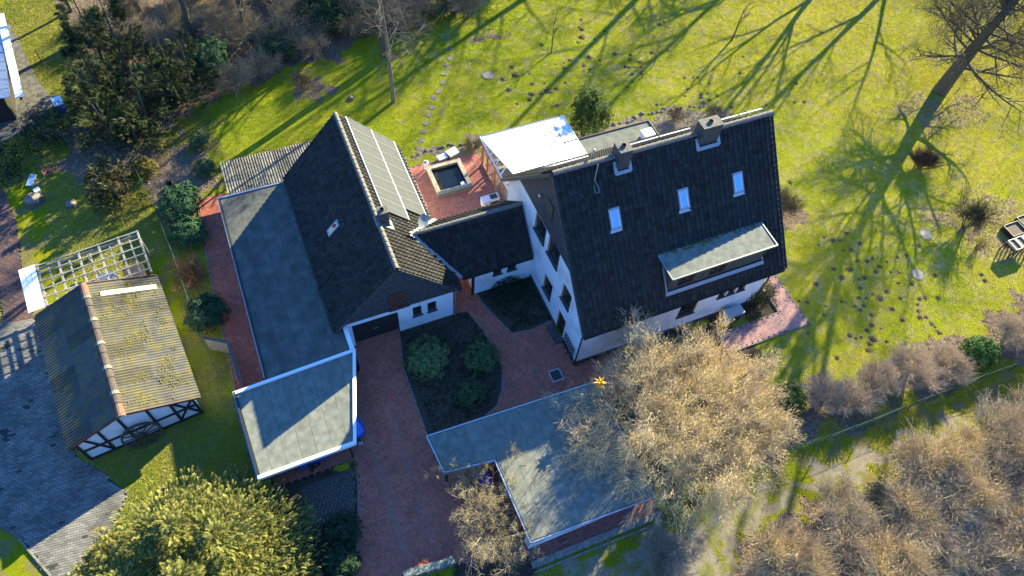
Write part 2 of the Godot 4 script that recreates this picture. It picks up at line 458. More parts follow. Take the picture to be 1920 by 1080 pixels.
func make_ground():
	# kinds of cover: 0 lawn, 1 leaf litter, 2 bare soil, 3 gravel, 4 rough grass, 5 stony border
	var kinds := [
		[4, P2([-30, -62, -8, -62, -9, -47, -2, -47, -3.4, -38, -5, -37, -5.4, -22, -4, -8, -30, -8])],
		[1, P2([-11.5, -63, -10.5, -55, -8.5, -49, -12.5, -46, -11, -42, -7, -42, -4.5, -45, -1, -47, 3, -47.6, 8, -48.2, 11, -50, 15.5, -49.5, 20, -51.5, 25, -54, 40, -85, -40, -85])],
		[1, P2([-14, -46.5, -8, -48, -5.5, -43.5, -7.5, -40, -12, -41])],
		[1, P2([3, -47, 5.4, -46.8, 6.2, -44.5, 5.2, -43.2, 3.5, -44.2])],
		[1, P2([17.5, -47.2, 19, -47.1, 21.3, -46.6, 21, -46, 18.3, -46.2])],
		[1, P2([-7.6, -41.5, -5.2, -42.5, -3.4, -40, -4.4, -36, -7.2, -35])],
		[5, P2([9.3, -36.1, 12.5, -36.5, 15, -36, 20, -35.4, 23, -34.8, 26, -34.2, 28, -34.6, 31, -34.4, 34.3, -33.2, 34.5, -31.2, 31, -29.6, 27, -28, 14, -28, 14, -34.6, 9.3, -34.9])],
		[6, P2([47.2, -28.4, 49.6, -28.9, 51, -27.5, 54.5, -28, 55, -25.3, 51.2, -24.6, 48.6, -25.6])],
		[6, P2([42.2, -18.2, 46.4, -19.2, 50, -17.6, 50.5, -13.6, 46.5, -12.2, 44, -14.6])],
		[1, P2([31.4, -24.2, 33.4, -24.6, 33.8, -21.3, 32, -20.2])],
		[1, P2([21, -10.2, 25, -9.9, 29, -9.9, 33, -9.7, 38, -9.6, 44, -10.2, 60, -12, 60, -4, 40, -6.4, 34, -7.0, 27, -7.2, 21, -7.2])],
		[4, P2([12, -7.2, 27, -7.2, 40, -6.4, 70, -4.5, 70, 20, -2, 20, -2, -6])],
		[1, P2([15.5, -2.6, 18.5, -3.9, 24, -3.6, 30, -3.7, 36, -3.9, 45, -4.4, 70, -6, 70, 20, 12, 20])],
		[3, P2([8, -1.8, 11.5, -4.0, 15.5, -5.5, 19, -5.6, 24, -5.5, 29, -5.4, 35, -5.2, 35, -4.7, 29, -4.5, 24, -4.3, 19, -4.3, 16.8, -3.4, 15, -1.8, 12.5, 0.5])],
		[3, P2([6.6, -5.6, 14.4, -5.6, 14.4, -3.0, 10, 0.0, 4, 0.0, 5, -5.0])],
		[2, P2([13.4, -16.8, 24, -16.8, 24, -7.2, 13.4, -7.2])],
		[2, P2([2.4, -9.2, 6.8, -10.0, 6.8, -6.2, 2.0, -6.8])],
		[2, P2([-5.2, -16.2, 0.2, -16.2, -1.0, -12.4, -2.0, -6.5, -4.0, -6.5, -5.2, -12.4])],
		[2, P2([26.5, -20, 28.2, -20, 28.2, -15, 23, -15, 23, -17, 26.5, -17])],
	]
	var nx := noise_bytes(101, 0.02, 4, 512)
	var ny := noise_bytes(102, 0.02, 4, 512)
	var big := noise_bytes(103, 0.008, 4, 512)
	var mid := noise_bytes(104, 0.03, 4, 512)
	var fine := noise_bytes(105, 0.12, 3, 512)
	var boxes := []
	for q in kinds:
		var lo := Vector2(1e9, 1e9); var hi := -lo
		for p in q[1]:
			lo = lo.min(p); hi = hi.max(p)
		boxes.append(Rect2(lo, hi - lo))
	zone.resize(ZW * ZH)
	var out := PackedByteArray()
	out.resize(ZW * ZH * 3)
	for j in ZH:
		for i in ZW:
			var a := (j * 3 & 511) * 512 + (i * 3 & 511)
			var w := Vector2((nx[a] - 128) * 0.012, (ny[a] - 128) * 0.012)
			var x := GX0 + (i + 0.5) * GW / ZW
			var z := GZ0 + (j + 0.5) * GH / ZH
			var p := Vector2(x, z) + w
			var kd := 0
			for q in kinds.size():
				if boxes[q].has_point(p) and Geometry2D.is_point_in_polygon(p, kinds[q][1]):
					kd = kinds[q][0]
			zone[j * ZW + i] = kd
			var e := (j & 511) * 512 + (i & 511)
			var b := big[e] / 255.0
			var m := mid[a] / 255.0
			var f := fine[(j * 7 & 511) * 512 + (i * 7 & 511)] / 255.0
			var r := 0.0; var g := 0.0; var l := 0.0
			if kd == 0 or kd == 4 or kd == 6:
				# lush green to mossy yellow, with straw patches further out
				var dry := clampf((x - 22.0) / 26.0, 0, 1) * 0.55 + (b - 0.5) * 1.5 + 0.12
				dry = clampf(dry + (m - 0.5) * 0.9, 0, 1)
				r = lerpf(0.205, 0.33, dry); g = lerpf(0.24, 0.28, dry); l = lerpf(0.008, 0.02, dry)
				var straw := clampf((m - 0.50) * 5.0, 0, 1) * clampf((x - 8.0) / 26.0, 0.05, 0.8) * clampf((f - 0.3) * 3.0, 0, 1)
				r = lerpf(r, 0.29, straw); g = lerpf(g, 0.25, straw); l = lerpf(l, 0.12, straw)
				if kd == 6:
					var lf := clampf((f - 0.38) * 4.0 + (m - 0.5) * 2.0, 0, 0.85)
					r = lerpf(r, 0.27, lf); g = lerpf(g, 0.2, lf); l = lerpf(l, 0.145, lf)
				if kd == 4:
					var mud := clampf((m - 0.48) * 5.0, 0, 0.75)
					r = lerpf(r * 0.85, 0.17, mud); g = lerpf(g * 0.8, 0.135, mud); l = lerpf(l, 0.065, mud)
			elif kd == 1:
				r = lerpf(0.075, 0.27, f * 0.6 + m * 0.4); g = r * 0.72; l = r * 0.52
				var moss := clampf((b - 0.55) * 5.0, 0, 0.6)
				r = lerpf(r, 0.12, moss); g = lerpf(g, 0.14, moss); l = lerpf(l, 0.02, moss)
			elif kd == 2:
				r = lerpf(0.03, 0.09, f); g = r * 0.78; l = r * 0.6
			elif kd == 3:
				r = lerpf(0.15, 0.3, f * 0.6 + m * 0.4); g = r * 0.84; l = r * 0.62
				var weed := clampf((m - 0.58) * 6.0, 0, 0.8)
				r = lerpf(r, 0.15, weed); g = lerpf(g, 0.15, weed); l = lerpf(l, 0.03, weed)
			else:
				r = lerpf(0.10, 0.30, f * 0.7 + m * 0.3); g = r * 0.84; l = r * 0.62
				var wd := clampf((b - 0.5) * 5.0, 0, 0.6)
				r = lerpf(r, 0.11, wd); g = lerpf(g, 0.13, wd); l = lerpf(l, 0.02, wd)
			var s := 0.86 + f * 0.42
			var q3 := Color(r * s, g * s, l * s).linear_to_srgb()
			var o := (j * ZW + i) * 3
			out[o] = int(clampf(q3.r, 0, 1) * 255); out[o + 1] = int(clampf(q3.g, 0, 1) * 255); out[o + 2] = int(clampf(q3.b, 0, 1) * 255)
	var gm := StandardMaterial3D.new()
	gm.resource_name = "ground_cover"
	gm.albedo_texture = ImageTexture.create_from_image(Image.create_from_data(ZW, ZH, false, Image.FORMAT_RGB8, out))
	gm.roughness = 1.0
	gm.metallic_specular = 0.1
	gm.detail_enabled = true
	gm.detail_blend_mode = BaseMaterial3D.BLEND_MODE_MUL
	gm.detail_uv_layer = BaseMaterial3D.DETAIL_UV_2
	var dt := noise_bytes(106, 0.09, 5, 512)
	gm.detail_albedo = ramp_tex(dt, 512, [[0.0, Color(0.42, 0.45, 0.4)], [0.4, Color(0.72, 0.74, 0.7)], [0.62, Color(1, 1, 1)], [1.0, Color(1, 1, 1)]])
	M["ground"] = gm
	# one uneven sheet
	var nxg := 160; var nzg := 140
	var v := PackedVector3Array(); var n := PackedVector3Array(); var uv := PackedVector2Array(); var uv2 := PackedVector2Array(); var t := PackedInt32Array()
	for j in nzg + 1:
		for i in nxg + 1:
			var x := GX0 + GW * i / nxg; var z := GZ0 + GH * j / nzg
			v.append(Vector3(x, ground_y(x, z), z))
			n.append(Vector3((ground_y(x - 0.3, z) - ground_y(x + 0.3, z)) / 0.6, 1, (ground_y(x, z - 0.3) - ground_y(x, z + 0.3)) / 0.6).normalized())
			uv.append(Vector2(float(i) / nxg, float(j) / nzg)); uv2.append(Vector2(x, z) / 4.3)
	for j in nzg:
		for i in nxg:
			var a := j * (nxg + 1) + i
			t.append_array(PackedInt32Array([a, a + 1, a + nxg + 1, a + 1, a + nxg + 2, a + nxg + 1]))
	var arr := []
	arr.resize(Mesh.ARRAY_MAX)
	arr[Mesh.ARRAY_VERTEX] = v; arr[Mesh.ARRAY_NORMAL] = n; arr[Mesh.ARRAY_TEX_UV] = uv; arr[Mesh.ARRAY_TEX_UV2] = uv2; arr[Mesh.ARRAY_INDEX] = t
	var gmesh := ArrayMesh.new()
	gmesh.add_surface_from_arrays(Mesh.PRIMITIVE_TRIANGLES, arr)
	var go := MeshInstance3D.new()
	go.name = "ground"
	go.mesh = gmesh
	go.material_override = gm
	go.set_meta("kind", "structure")
	go.set_meta("label", "mossy yellow green garden lawn with leaf litter under the trees")
	add_child(go)
	# country beyond the garden
	grained("far_land", [[0.0, Color(0.06, 0.06, 0.02)], [0.5, Color(0.13, 0.13, 0.035)], [1.0, Color(0.2, 0.17, 0.07)]], 40.0, 1.0, 107, 0.02, 5, 256)
	var fb := B.new()
	fb.box(Vector3(-420, -0.7, -460), Vector3(460, -0.35, 380))
	var far := setting("terrain", "meadow land beyond the garden")
	part(far, "meadow", fb, M["far_land"])

func ground_y(x: float, z: float) -> float:
	# gentle unevenness of the turf, flat where buildings and paving stand
	var built := maxf(smoothstep(-6.0, -3.5, x) * (1.0 - smoothstep(29.5, 32.0, x)) * smoothstep(-37.5, -35.5, z) * (1.0 - smoothstep(-6.0, -4.0, z)), (1.0 - smoothstep(-7.0, -5.0, x)) * smoothstep(-64.0, -60.0, z))
	var y := sin(x * 0.31 + 1.3) * sin(z * 0.27) * 0.06 + sin(x * 0.9 + z * 0.5) * 0.025 + sin(z * 1.1 - x * 0.4) * 0.02
	return lerpf(y - 0.02, -0.02, built)

# ---------------------------------------------------------------- paving
func brick_mesh(l: float, w: float, h: float) -> ArrayMesh:
	# a chamfered block, top at y = 0
	var b := B.new()
	var e := minf(0.006, w * 0.08)
	var p := [Vector3(-l / 2, 0, -w / 2), Vector3(l / 2, 0, -w / 2), Vector3(l / 2, 0, w / 2), Vector3(-l / 2, 0, w / 2)]
	var q := [Vector3(-l / 2 + e, 0, -w / 2 + e), Vector3(l / 2 - e, 0, -w / 2 + e), Vector3(l / 2 - e, 0, w / 2 - e), Vector3(-l / 2 + e, 0, w / 2 - e)]
	b.quad(q[3], q[2], q[1], q[0])
	for i in 4:
		var j := (i + 1) % 4
		var dn := Vector3(0, -e, 0)
		b.quad(q[i], q[j], p[j] + dn, p[i] + dn)
		b.quad(p[i] + dn, p[j] + dn, p[j] + Vector3(0, -h, 0), p[i] + Vector3(0, -h, 0))
	return b.mesh()

func inside(p: Vector2, poly: PackedVector2Array, holes: Array) -> bool:
	if not Geometry2D.is_point_in_polygon(p, poly):
		return false
	for h in holes:
		if Geometry2D.is_point_in_polygon(p, h):
			return false
	return true

func tone(f: FastNoiseLite, x: float, z: float) -> float:
	return f.get_noise_2d(x, z)

func herringbone(root: Node3D, called: String, poly: PackedVector2Array, holes: Array, top: float, base_col: Color, wear: Array, patch: FastNoiseLite):
	var lo := Vector2(1e9, 1e9); var hi := -lo
	for p in poly:
		lo = lo.min(p); hi = hi.max(p)
	var c := 0.1035
	var bm := brick_mesh(0.194, 0.0905, 0.05)
	var xfs := []; var cols := []
	for yi in range(int(floor(lo.y / c)) - 1, int(ceil(hi.y / c)) + 1):
		for xi in range(int(floor(lo.x / c)) - 1, int(ceil(hi.x / c)) + 1):
			var d := posmod(xi - yi, 4)
			if d != 0 and d != 3:
				continue
			var flat := d == 0
			var ctr := Vector2(xi + (1.0 if flat else 0.5), yi + (0.5 if flat else 1.0)) * c
			if not inside(ctr, poly, holes):
				continue
			var bs := Basis.IDENTITY if flat else Basis(Vector3.UP, PI / 2)
			bs = Basis(Vector3(rnd(-1, 1), 0, rnd(-1, 1)).normalized(), rnd(0, 0.012)) * bs
			xfs.append(Transform3D(bs, Vector3(ctr.x, top + rnd(-0.0025, 0.0025), ctr.y)))
			var g := rnd(0.82, 1.14) * (1.0 + 0.16 * tone(patch, ctr.x * 3.0, ctr.y * 3.0))
			var q := Color(base_col.r * g, base_col.g * g, base_col.b * g)
			if rng.randf() < 0.07:
				q = q.lerp(Color(0.2, 0.11, 0.11), 0.6)
			for s in wear:
				var k := clampf(1.0 - absf(ctr.x - s) / 0.34, 0, 1) * clampf(0.5 + tone(patch, ctr.x, ctr.y * 0.6) * 1.4, 0, 1)
				q = q.lerp(Color(0.4, 0.24, 0.21), 0.3 * k)
			cols.append(q)
	copies(root, called, bm, M["brick_tint"], xfs, cols)

func edging(root: Node3D, pts: Array, top: float, m: Material, w := 0.07, l := 0.98):
	# a line of kerb stones, each its own piece
	var shapes := {}
	for k in pts.size() - 1:
		var a: Vector2 = pts[k]; var b: Vector2 = pts[k + 1]
		var d := (b - a).normalized()
		var run := (b - a).length()
		var n := maxi(1, int(round(run / l)))
		var step := run / n
		var key := "%.3f" % step
		if not shapes.has(key):
			shapes[key] = brick_mesh(step - 0.012, w, 0.14)
		for i in n:
			var p := a + d * (step * (i + 0.5))
			piece(root, "kerb_stone", shapes[key], m, Transform3D(Basis(Vector3.UP, -atan2(d.y, d.x) + rnd(-0.006, 0.006)), Vector3(p.x, top + rnd(-0.006, 0.006), p.y)))

func slab(poly: PackedVector2Array, y0: float, y1: float) -> B:
	var b := B.new()
	b.prism(poly, y0, y1)
	return b

func make_paving():
	var patch := FastNoiseLite.new()
	patch.seed = 77
	patch.frequency = 0.22
	var joint := grained("joint_sand", [[0.0, Color(0.02, 0.016, 0.014)], [1.0, Color(0.06, 0.045, 0.04)]], 1.0, 1.0, 41, 0.05, 4, 128)
	var red := Color(0.45, 0.155, 0.105)
	var bed1 := P2([4.5, -22.5, 8.1, -22.5, 8.9, -22.3, 9.3, -20.6, 9.5, -19.3, 9.45, -17.9, 8.9, -16.6, 8.2, -15.75, 7.3, -15.4, 3.88, -15.45, 3.9, -17.4, 3.95, -20.0, 4.3, -21.3])
	var bed2 := P2([9.95, -23.45, 13.68, -23.45, 13.68, -19.9, 12.2, -19.72, 10.95, -19.9, 10.4, -21.4, 10.05, -22.5])
	# drive, path to the front door and the court before the door
	var drive := P2([1.6, -22.8, 8.05, -22.8, 8.05, -27.6, 9.9, -27.6, 9.9, -23.4, 13.6, -23.4, 13.66, -16.5, 16.0, -16.5, 16.0, -14.0, 13.4, -13.2, 6.4, -7.2, 3.2, -8.2, 0.4, -8.9, -2.6, -6.0, -2.6, -9.0, -1.7, -10.2, -0.3, -14.9, -0.3, -15.6, -5.0, -15.6, -5.0, -20.5, 1.5, -20.8])
	var d := setting("driveway", "red herringbone brick drive leading to the garage")
	part(d, "sand_bed", slab(drive, -0.02, 0.012), joint)
	herringbone(d, "bricks", drive, [bed1, bed2], 0.045, red, [0.75, 2.3], patch)
	edging(d, [Vector2(4.46, -22.4), Vector2(3.95, -20.0), Vector2(3.9, -17.4), Vector2(3.88, -15.42), Vector2(7.3, -15.36), Vector2(8.25, -15.7), Vector2(8.95, -16.6), Vector2(9.5, -17.9), Vector2(9.55, -19.3), Vector2(9.35, -20.6), Vector2(8.95, -22.3)], 0.075, M["concrete"])
	edging(d, [Vector2(9.95, -23.3), Vector2(10.05, -22.5), Vector2(10.4, -21.4), Vector2(10.95, -19.88), Vector2(12.2, -19.7), Vector2(13.6, -19.88)], 0.075, M["concrete"])
	edging(d, [Vector2(-0.3, -15.0), Vector2(-0.95, -12.6), Vector2(-1.95, -9.6), Vector2(-2.7, -7.4)], 0.075, M["concrete"])
	var sb := setting("flower_bed", "dark planted bed between drive and front door path")
	part(sb, "soil", slab(bed1, -0.02, 0.06), M["soil"])
	var sb2 := setting("flower_bed", "dark planted bed in the corner of link and house")
	part(sb2, "soil", slab(bed2, -0.02, 0.06), M["soil"])
	# terrace behind the link
	var terr := P2([9.0, -35.0, 12.9, -34.85, 14.35, -34.7, 14.35, -27.6, 9.0, -27.6])
	var tr := setting("terrace", "red brick terrace behind the link building")
	part(tr, "sand_bed", slab(terr, -0.02, 0.012), joint)
	herringbone(tr, "bricks", terr, [], 0.045, Color(0.46, 0.185, 0.14), [], patch)
	edging(tr, [Vector2(8.95, -35.05), Vector2(12.9, -34.9), Vector2(14.3, -34.75)], 0.07, M["concrete"])
	# brick walk round the sunny corner
	var walk := P2([27.85, -21.5, 29.15, -21.5, 29.17, -13.86, 23.0, -13.9, 23.0, -15.2, 27.85, -15.2])
	var wk := setting("brick_walk", "pale red brick walk round the house corner")
	part(wk, "sand_bed", slab(walk, -0.02, 0.03), joint)
	herringbone(wk, "bricks", walk, [], 0.065, Color(0.40, 0.24, 0.215), [], patch)
	edging(wk, [Vector2(29.22, -21.5), Vector2(29.22, -13.8), Vector2(23.0, -13.83)], 0.085, M["concrete"])
	edging(wk, [Vector2(27.8, -21.5), Vector2(27.8, -15.26), Vector2(23.0, -15.26)], 0.085, M["concrete"])
	# walk beside the flat-roofed annex
	var sw := P2([-5.1, -37.0, -3.2, -37.0, -3.2, -20.4, -5.45, -20.4, -5.4, -29.0])
	var swn := setting("side_walk", "red brick side walk along the flat roofed annex")
	part(swn, "sand_bed", slab(sw, -0.02, 0.012), joint)
	herringbone(swn, "bricks", sw, [], 0.045, Color(0.42, 0.14, 0.095), [], patch)
	edging(swn, [Vector2(-5.15, -37.0), Vector2(-5.43, -29.0), Vector2(-5.5, -20.6)], 0.07, M["concrete"])
	# lane-side footing of the double garage
	var gf := P2([6.6, -8.0, 14.2, -8.0, 14.2, -6.75, 6.6, -6.85])
	var gfn := setting("garage_apron", "narrow red brick apron behind the double garage")
	part(gfn, "sand_bed", slab(gf, -0.02, 0.012), joint)
	herringbone(gfn, "bricks", gf, [], 0.045, Color(0.27, 0.1, 0.085), [], patch)
	edging(gfn, [Vector2(6.6, -6.75), Vector2(14.3, -6.62)], 0.12, M["concrete"], 0.35, 1.4)
	edging(gfn, [Vector2(6.6, -6.38), Vector2(14.3, -6.22)], 0.07, M["concrete"], 0.1, 1.0)
	# grey paver court beside the timber shed, running bond
	var court := P2([-19.0, -31.5, -15.6, -31.0, -14.9, -26.0, -14.1, -20.9, -13.35, -20.1, -11.9, -18.2, -14.0, -14.3, -15.7, -14.6, -17.15, -17.7, -18.4, -19.0, -21.0, -19.0, -21.0, -31.5])
	var ct := setting("paver_court", "grey concrete paver court beside the timber framed shed")
	part(ct, "sand_bed", slab(court, -0.02, 0.012), joint)
	var pm := brick_mesh(0.262, 0.118, 0.05)
	var rest := []; var rest_col := []
	var row := 0
	var tilt := deg_to_rad(6.0)
	var singles := 0
	for r in range(-66, 90):
		row += 1
		for q in range(-50, 60):
			var l := Vector2(q * 0.276 + (0.138 if row % 2 else 0.0), r * 0.132)
			var p := Vector2(-16.0, -23.0) + l.rotated(tilt)
			if not Geometry2D.is_point_in_polygon(p, court):
				continue
			var g := rnd(0.75, 1.2) * (1.0 + 0.5 * tone(patch, p.x * 2.0, p.y * 2.0))
			var col := Color(0.175 * g, 0.163 * g, 0.142 * g)
			if tone(patch, p.x * 2.6 + 60.0, p.y * 2.6) > 0.5 + rnd(-0.08, 0.08):
				col = Color(0.06, 0.056, 0.05)
			rest.append(Transform3D(Basis(Vector3.UP, -tilt) * Basis(Vector3(rnd(-1, 1), 0, rnd(-1, 1)).normalized(), rnd(0, 0.02)), Vector3(p.x, 0.045 + rnd(-0.004, 0.004), p.y)))
			rest_col.append(col)
	copies(ct, "pavers", pm, M["brick_tint"], rest, rest_col)
	edging(ct, [Vector2(-17.2, -17.65), Vector2(-15.9, -15.2), Vector2(-15.2, -13.6)], 0.08, M["concrete"], 0.09)
	# old clinker path up the left side
	var old := P2([-16.95, -42.5, -16.2, -39.0, -16.05, -34.5, -15.6, -31.0, -15.55, -27.8, -17.3, -31.2, -17.45, -36.0, -17.6, -42.5])
	var op := setting("clinker_path", "worn brown clinker path beside the pergola")
	part(op, "sand_bed", slab(old, -0.02, 0.008), joint)
	herringbone(op, "bricks", old, [], 0.035, Color(0.13, 0.085, 0.075), [], patch)
	# concrete path by the far white shed
	var cpth := P2([-16.5, -60.5, -15.5, -59.6, -13.9, -52.0, -12.9, -49.5, -14.4, -47.6, -17.6, -46.2, -19.0, -48.0, -16.0, -50.8])
	var cp := setting("concrete_path", "weathered concrete path by the white metal shed")
	part(cp, "slab", slab(cpth, -0.02, 0.04), M["old_concrete"])
	# grass pavers beside the drive
	var gp := setting("grass_paver_strip", "concrete lattice grass pavers beside the brick drive")
	var lat := B.new()
	for k in 6:
		var a0 := TAU * k / 6.0; var a1 := TAU * (k + 1) / 6.0
		var r0 := 0.075; var r1 := 0.125
		lat.quad(Vector3(cos(a0) * r0, 0, sin(a0) * r0), Vector3(cos(a1) * r0, 0, sin(a1) * r0), Vector3(cos(a1) * r1, 0, sin(a1) * r1), Vector3(cos(a0) * r1, 0, sin(a0) * r1))
		lat.quad(Vector3(cos(a0) * r0, -0.06, sin(a0) * r0), Vector3(cos(a1) * r0, -0.06, sin(a1) * r0), Vector3(cos(a1) * r0, 0, sin(a1) * r0), Vector3(cos(a0) * r0, 0, sin(a0) * r0))
	var lm := lat.mesh()
	for i in n_range(-3.4, -0.5, 0.23):
		for j in n_range(-15.0, -12.8, 0.23):
			if i[1] < -0.55 - (j[1] + 15.0) * 0.28:
				piece(gp, "lattice_ring", lm, M["stone"], Transform3D(Basis(Vector3.UP, rnd(-0.05, 0.05)), Vector3(i[1] + (0.115 if j[0] % 2 else 0.0), 0.02 + rnd(-0.008, 0.004), j[1])))
	part(gp, "soil", slab(P2([-4.6, -15.6, -0.4, -15.1, -1.1, -12.6, -4.6, -12.6]), -0.03, -0.005), M["soil"])

func n_range(a: float, b: float, s: float) -> Array:
	var o := []
	var k := 0
	while a + k * s <= b:
		o.append([k, a + k * s]); k += 1
	return o

# ---------------------------------------------------------------- building helpers
var NEVER := func(_p) -> bool: return false
var NEVER_AT := func(_i, _j) -> bool: return false
var TILES := []

func wall(b: B, o: Vector3, ax: Vector3, outw: Vector3, w: float, h0: float, h1: float, holes: Array, thick := 0.3):
	# a wall from o along ax, w long, from h0 to h1, with openings Rect2(along, height, width, tall); both faces and the reveals
	var xs := [0.0, w]; var ys := [h0, h1]
	for r in holes:
		for x in [r.position.x, r.end.x]:
			if x > 0 and x < w: xs.append(x)
		for y in [r.position.y, r.end.y]:
			if y > h0 and y < h1: ys.append(y)
	xs.sort(); ys.sort()
	var pt := func(x: float, y: float, d: float) -> Vector3: return o + ax * x + Vector3(0, y - o.y, 0) - outw * d
	var flip := ax.cross(Vector3.UP).dot(outw) < 0
	for i in xs.size() - 1:
		for j in ys.size() - 1:
			if xs[i + 1] - xs[i] < 1e-4 or ys[j + 1] - ys[j] < 1e-4:
				continue
			var mid := Vector2((xs[i] + xs[i + 1]) / 2, (ys[j] + ys[j + 1]) / 2)
			var open := false
			for r in holes:
				if r.has_point(mid): open = true
			if open:
				continue
			for d in [0.0, thick]:
				var q := [pt.call(xs[i], ys[j], d), pt.call(xs[i + 1], ys[j], d), pt.call(xs[i + 1], ys[j + 1], d), pt.call(xs[i], ys[j + 1], d)]
				if flip != (d > 0):
					q.reverse()
				b.quad(q[0], q[1], q[2], q[3])
	for r in holes:
		var x0 := clampf(r.position.x, 0, w); var x1 := clampf(r.end.x, 0, w)
		var y0 := clampf(r.position.y, h0, h1); var y1 := clampf(r.end.y, h0, h1)
		if x1 - x0 < 1e-3 or y1 - y0 < 1e-3:
			continue
		if r.position.x > 0: b.quad(pt.call(x0, y0, 0), pt.call(x0, y0, thick), pt.call(x0, y1, thick), pt.call(x0, y1, 0))
		if r.end.x < w: b.quad(pt.call(x1, y0, thick), pt.call(x1, y0, 0), pt.call(x1, y1, 0), pt.call(x1, y1, thick))
		if r.position.y > h0: b.quad(pt.call(x0, y0, 0), pt.call(x1, y0, 0), pt.call(x1, y0, thick), pt.call(x0, y0, thick))
		if r.end.y < h1: b.quad(pt.call(x0, y1, thick), pt.call(x1, y1, thick), pt.call(x1, y1, 0), pt.call(x0, y1, 0))

func window(root: Node3D, o: Vector3, ax: Vector3, outw: Vector3, r: Rect2, frame_m: Material, sill_m: Material, lining_m: Material = null, bars := 1):
	var at := func(x: float, y: float, d: float) -> Vector3: return Vector3(o.x, 0, o.z) + ax * x + Vector3(0, y, 0) - outw * d
	var fb := B.new()
	var x0 := r.position.x; var x1 := r.end.x; var y0 := r.position.y; var y1 := r.end.y
	var f := 0.07
	for y in [y0 + f / 2 + 0.045, y1 - f / 2]:
		fb.bar(at.call(x0, y, 0.15), at.call(x1, y, 0.15), 0.06, f)
	for x in [x0 + f / 2, x1 - f / 2]:
		fb.bar(at.call(x, y0 + f + 0.045, 0.15), at.call(x, y1 - f, 0.15), f, 0.06, outw)
	for k in bars:
		var x := lerpf(x0, x1, float(k + 1) / (bars + 1))
		fb.bar(at.call(x, y0 + f + 0.045, 0.152), at.call(x, y1 - f, 0.152), 0.05, 0.05, outw)
	var w := part(root, "window", fb, frame_m)
	var pb := B.new()
	pb.bar(at.call(x0 + f, (y0 + y1) / 2 + 0.022, 0.165), at.call(x1 - f, (y0 + y1) / 2 + 0.022, 0.165), 0.012, y1 - y0 - 2 * f - 0.045)
	part(w, "pane", pb, M["pane"])
	var sb := B.new()
	var so: Vector3 = at.call(x0 - 0.05, y0 + 0.02, 0.06)
	sb.bar(so, so + ax * (x1 - x0 + 0.1), 0.34, 0.045)
	part(w, "sill", sb, sill_m)
	if lining_m != null:
		for x in [x0 + 0.018, x1 - 0.018]:
			var lb := B.new()
			lb.bar(at.call(x, y0 + 0.05, 0.06), at.call(x, y1 - 0.003, 0.06), 0.03, 0.13, outw)
			part(w, "reveal", lb, lining_m)

func tile_shape(w: float, l: float) -> ArrayMesh:
	# pantile: shallow pan and a roll, lying in x (across) and z (down the roof), y off the roof
	var b := B.new()
	var prof := [Vector2(0, 0.032), Vector2(0.14, 0.085), Vector2(0.3, 0.08), Vector2(0.44, 0.022), Vector2(0.6, 0.002), Vector2(0.84, 0.002), Vector2(1.0, 0.028)]
	for i in prof.size() - 1:
		var p: Vector2 = prof[i]; var q: Vector2 = prof[i + 1]
		var a := Vector3(p.x * w, p.y - 0.006, 0); var c := Vector3(q.x * w, q.y - 0.006, 0)
		var d := Vector3(q.x * w, q.y + 0.075, l - 0.004); var e := Vector3(p.x * w, p.y + 0.075, l - 0.004)
		b.quad(e, d, c, a)
		b.quad(e - Vector3(0, 0.078, 0), d - Vector3(0, 0.078, 0), d, e)
	return b.mesh()

func cap_shape(l: float, r: float) -> ArrayMesh:
	# half-round ridge tile lying along x
	var b := B.new()
	var k := 7
	for i in k:
		var a0 := PI * (i / float(k)) * 1.1 - 0.05 * PI; var a1 := PI * ((i + 1) / float(k)) * 1.1 - 0.05 * PI
		var p := Vector3(0, sin(a0) * r, cos(a0) * r); var q := Vector3(0, sin(a1) * r, cos(a1) * r)
		var g := 1.22
		var p2 := Vector3(l, sin(a0) * r * g, cos(a0) * r * g); var q2 := Vector3(l, sin(a1) * r * g, cos(a1) * r * g)
		b.quad(p, p2, q2, q)
		b.quad(p2, p2 * Vector3(1, 0.85, 0.85), q2 * Vector3(1, 0.85, 0.85), q2)
	return b.mesh()

func tiles(roof: Node3D, o: Vector3, ax: Vector3, dn: Vector3, w: float, l: float, mats: Array, singles: Callable, skip: Callable, tw := 0.3, tl := 0.34):
	# covers a slope whose upper corner is o; pieces that singles() picks are parts of their own, the rest one mass per colour
	var nc := int(round(w / tw)); var nr := int(ceil(l / tl))
	tw = w / nc; tl = l / nr
	var nrm := dn.cross(ax).normalized()
	if nrm.y < 0: nrm = -nrm
	var shape := tile_shape(tw * 0.935, tl)
	var bs := Basis(ax, nrm, dn)
	if bs.determinant() < 0:
		bs = Basis(-ax, nrm, dn)
	# mats: one textured material and the tints its pieces come in
	var rest := []; var rest_col := []
	var shades := []
	for q in mats[1]:
		var m: StandardMaterial3D = mats[0].duplicate()
		m.vertex_color_use_as_albedo = false
		m.albedo_color = (q as Color).linear_to_srgb()
		shades.append(m)
	for j in nr:
		for i in nc:
			var p := o + ax * (tw * (i + 0.5)) + dn * (tl * (j + 0.5))
			if skip.call(p):
				continue
			var xf := Transform3D(bs.rotated(nrm, rnd(-0.006, 0.006)).rotated(ax, rnd(-0.012, 0.012)), p - bs.x * tw * 0.5 - dn * tl * 0.5 + nrm * rnd(0.0, 0.006))
			var f := sin(p.x * 0.9 + p.z * 0.35) * sin(p.x * 0.37 - p.y * 1.1) * 0.5 + 0.5
			var pick := rng.randi() % (shades.size() - 1)
			if rng.randf() < 0.04 + 0.2 * f:
				pick = shades.size() - 1
			if singles.call(i, j):
				piece(roof, "tile", shape, shades[pick], xf)
			else:
				rest.append(xf); rest_col.append(mats[1][pick])
	if rest.size() > 0:
		copies(roof, "tiles", shape, mats[0], rest, rest_col)

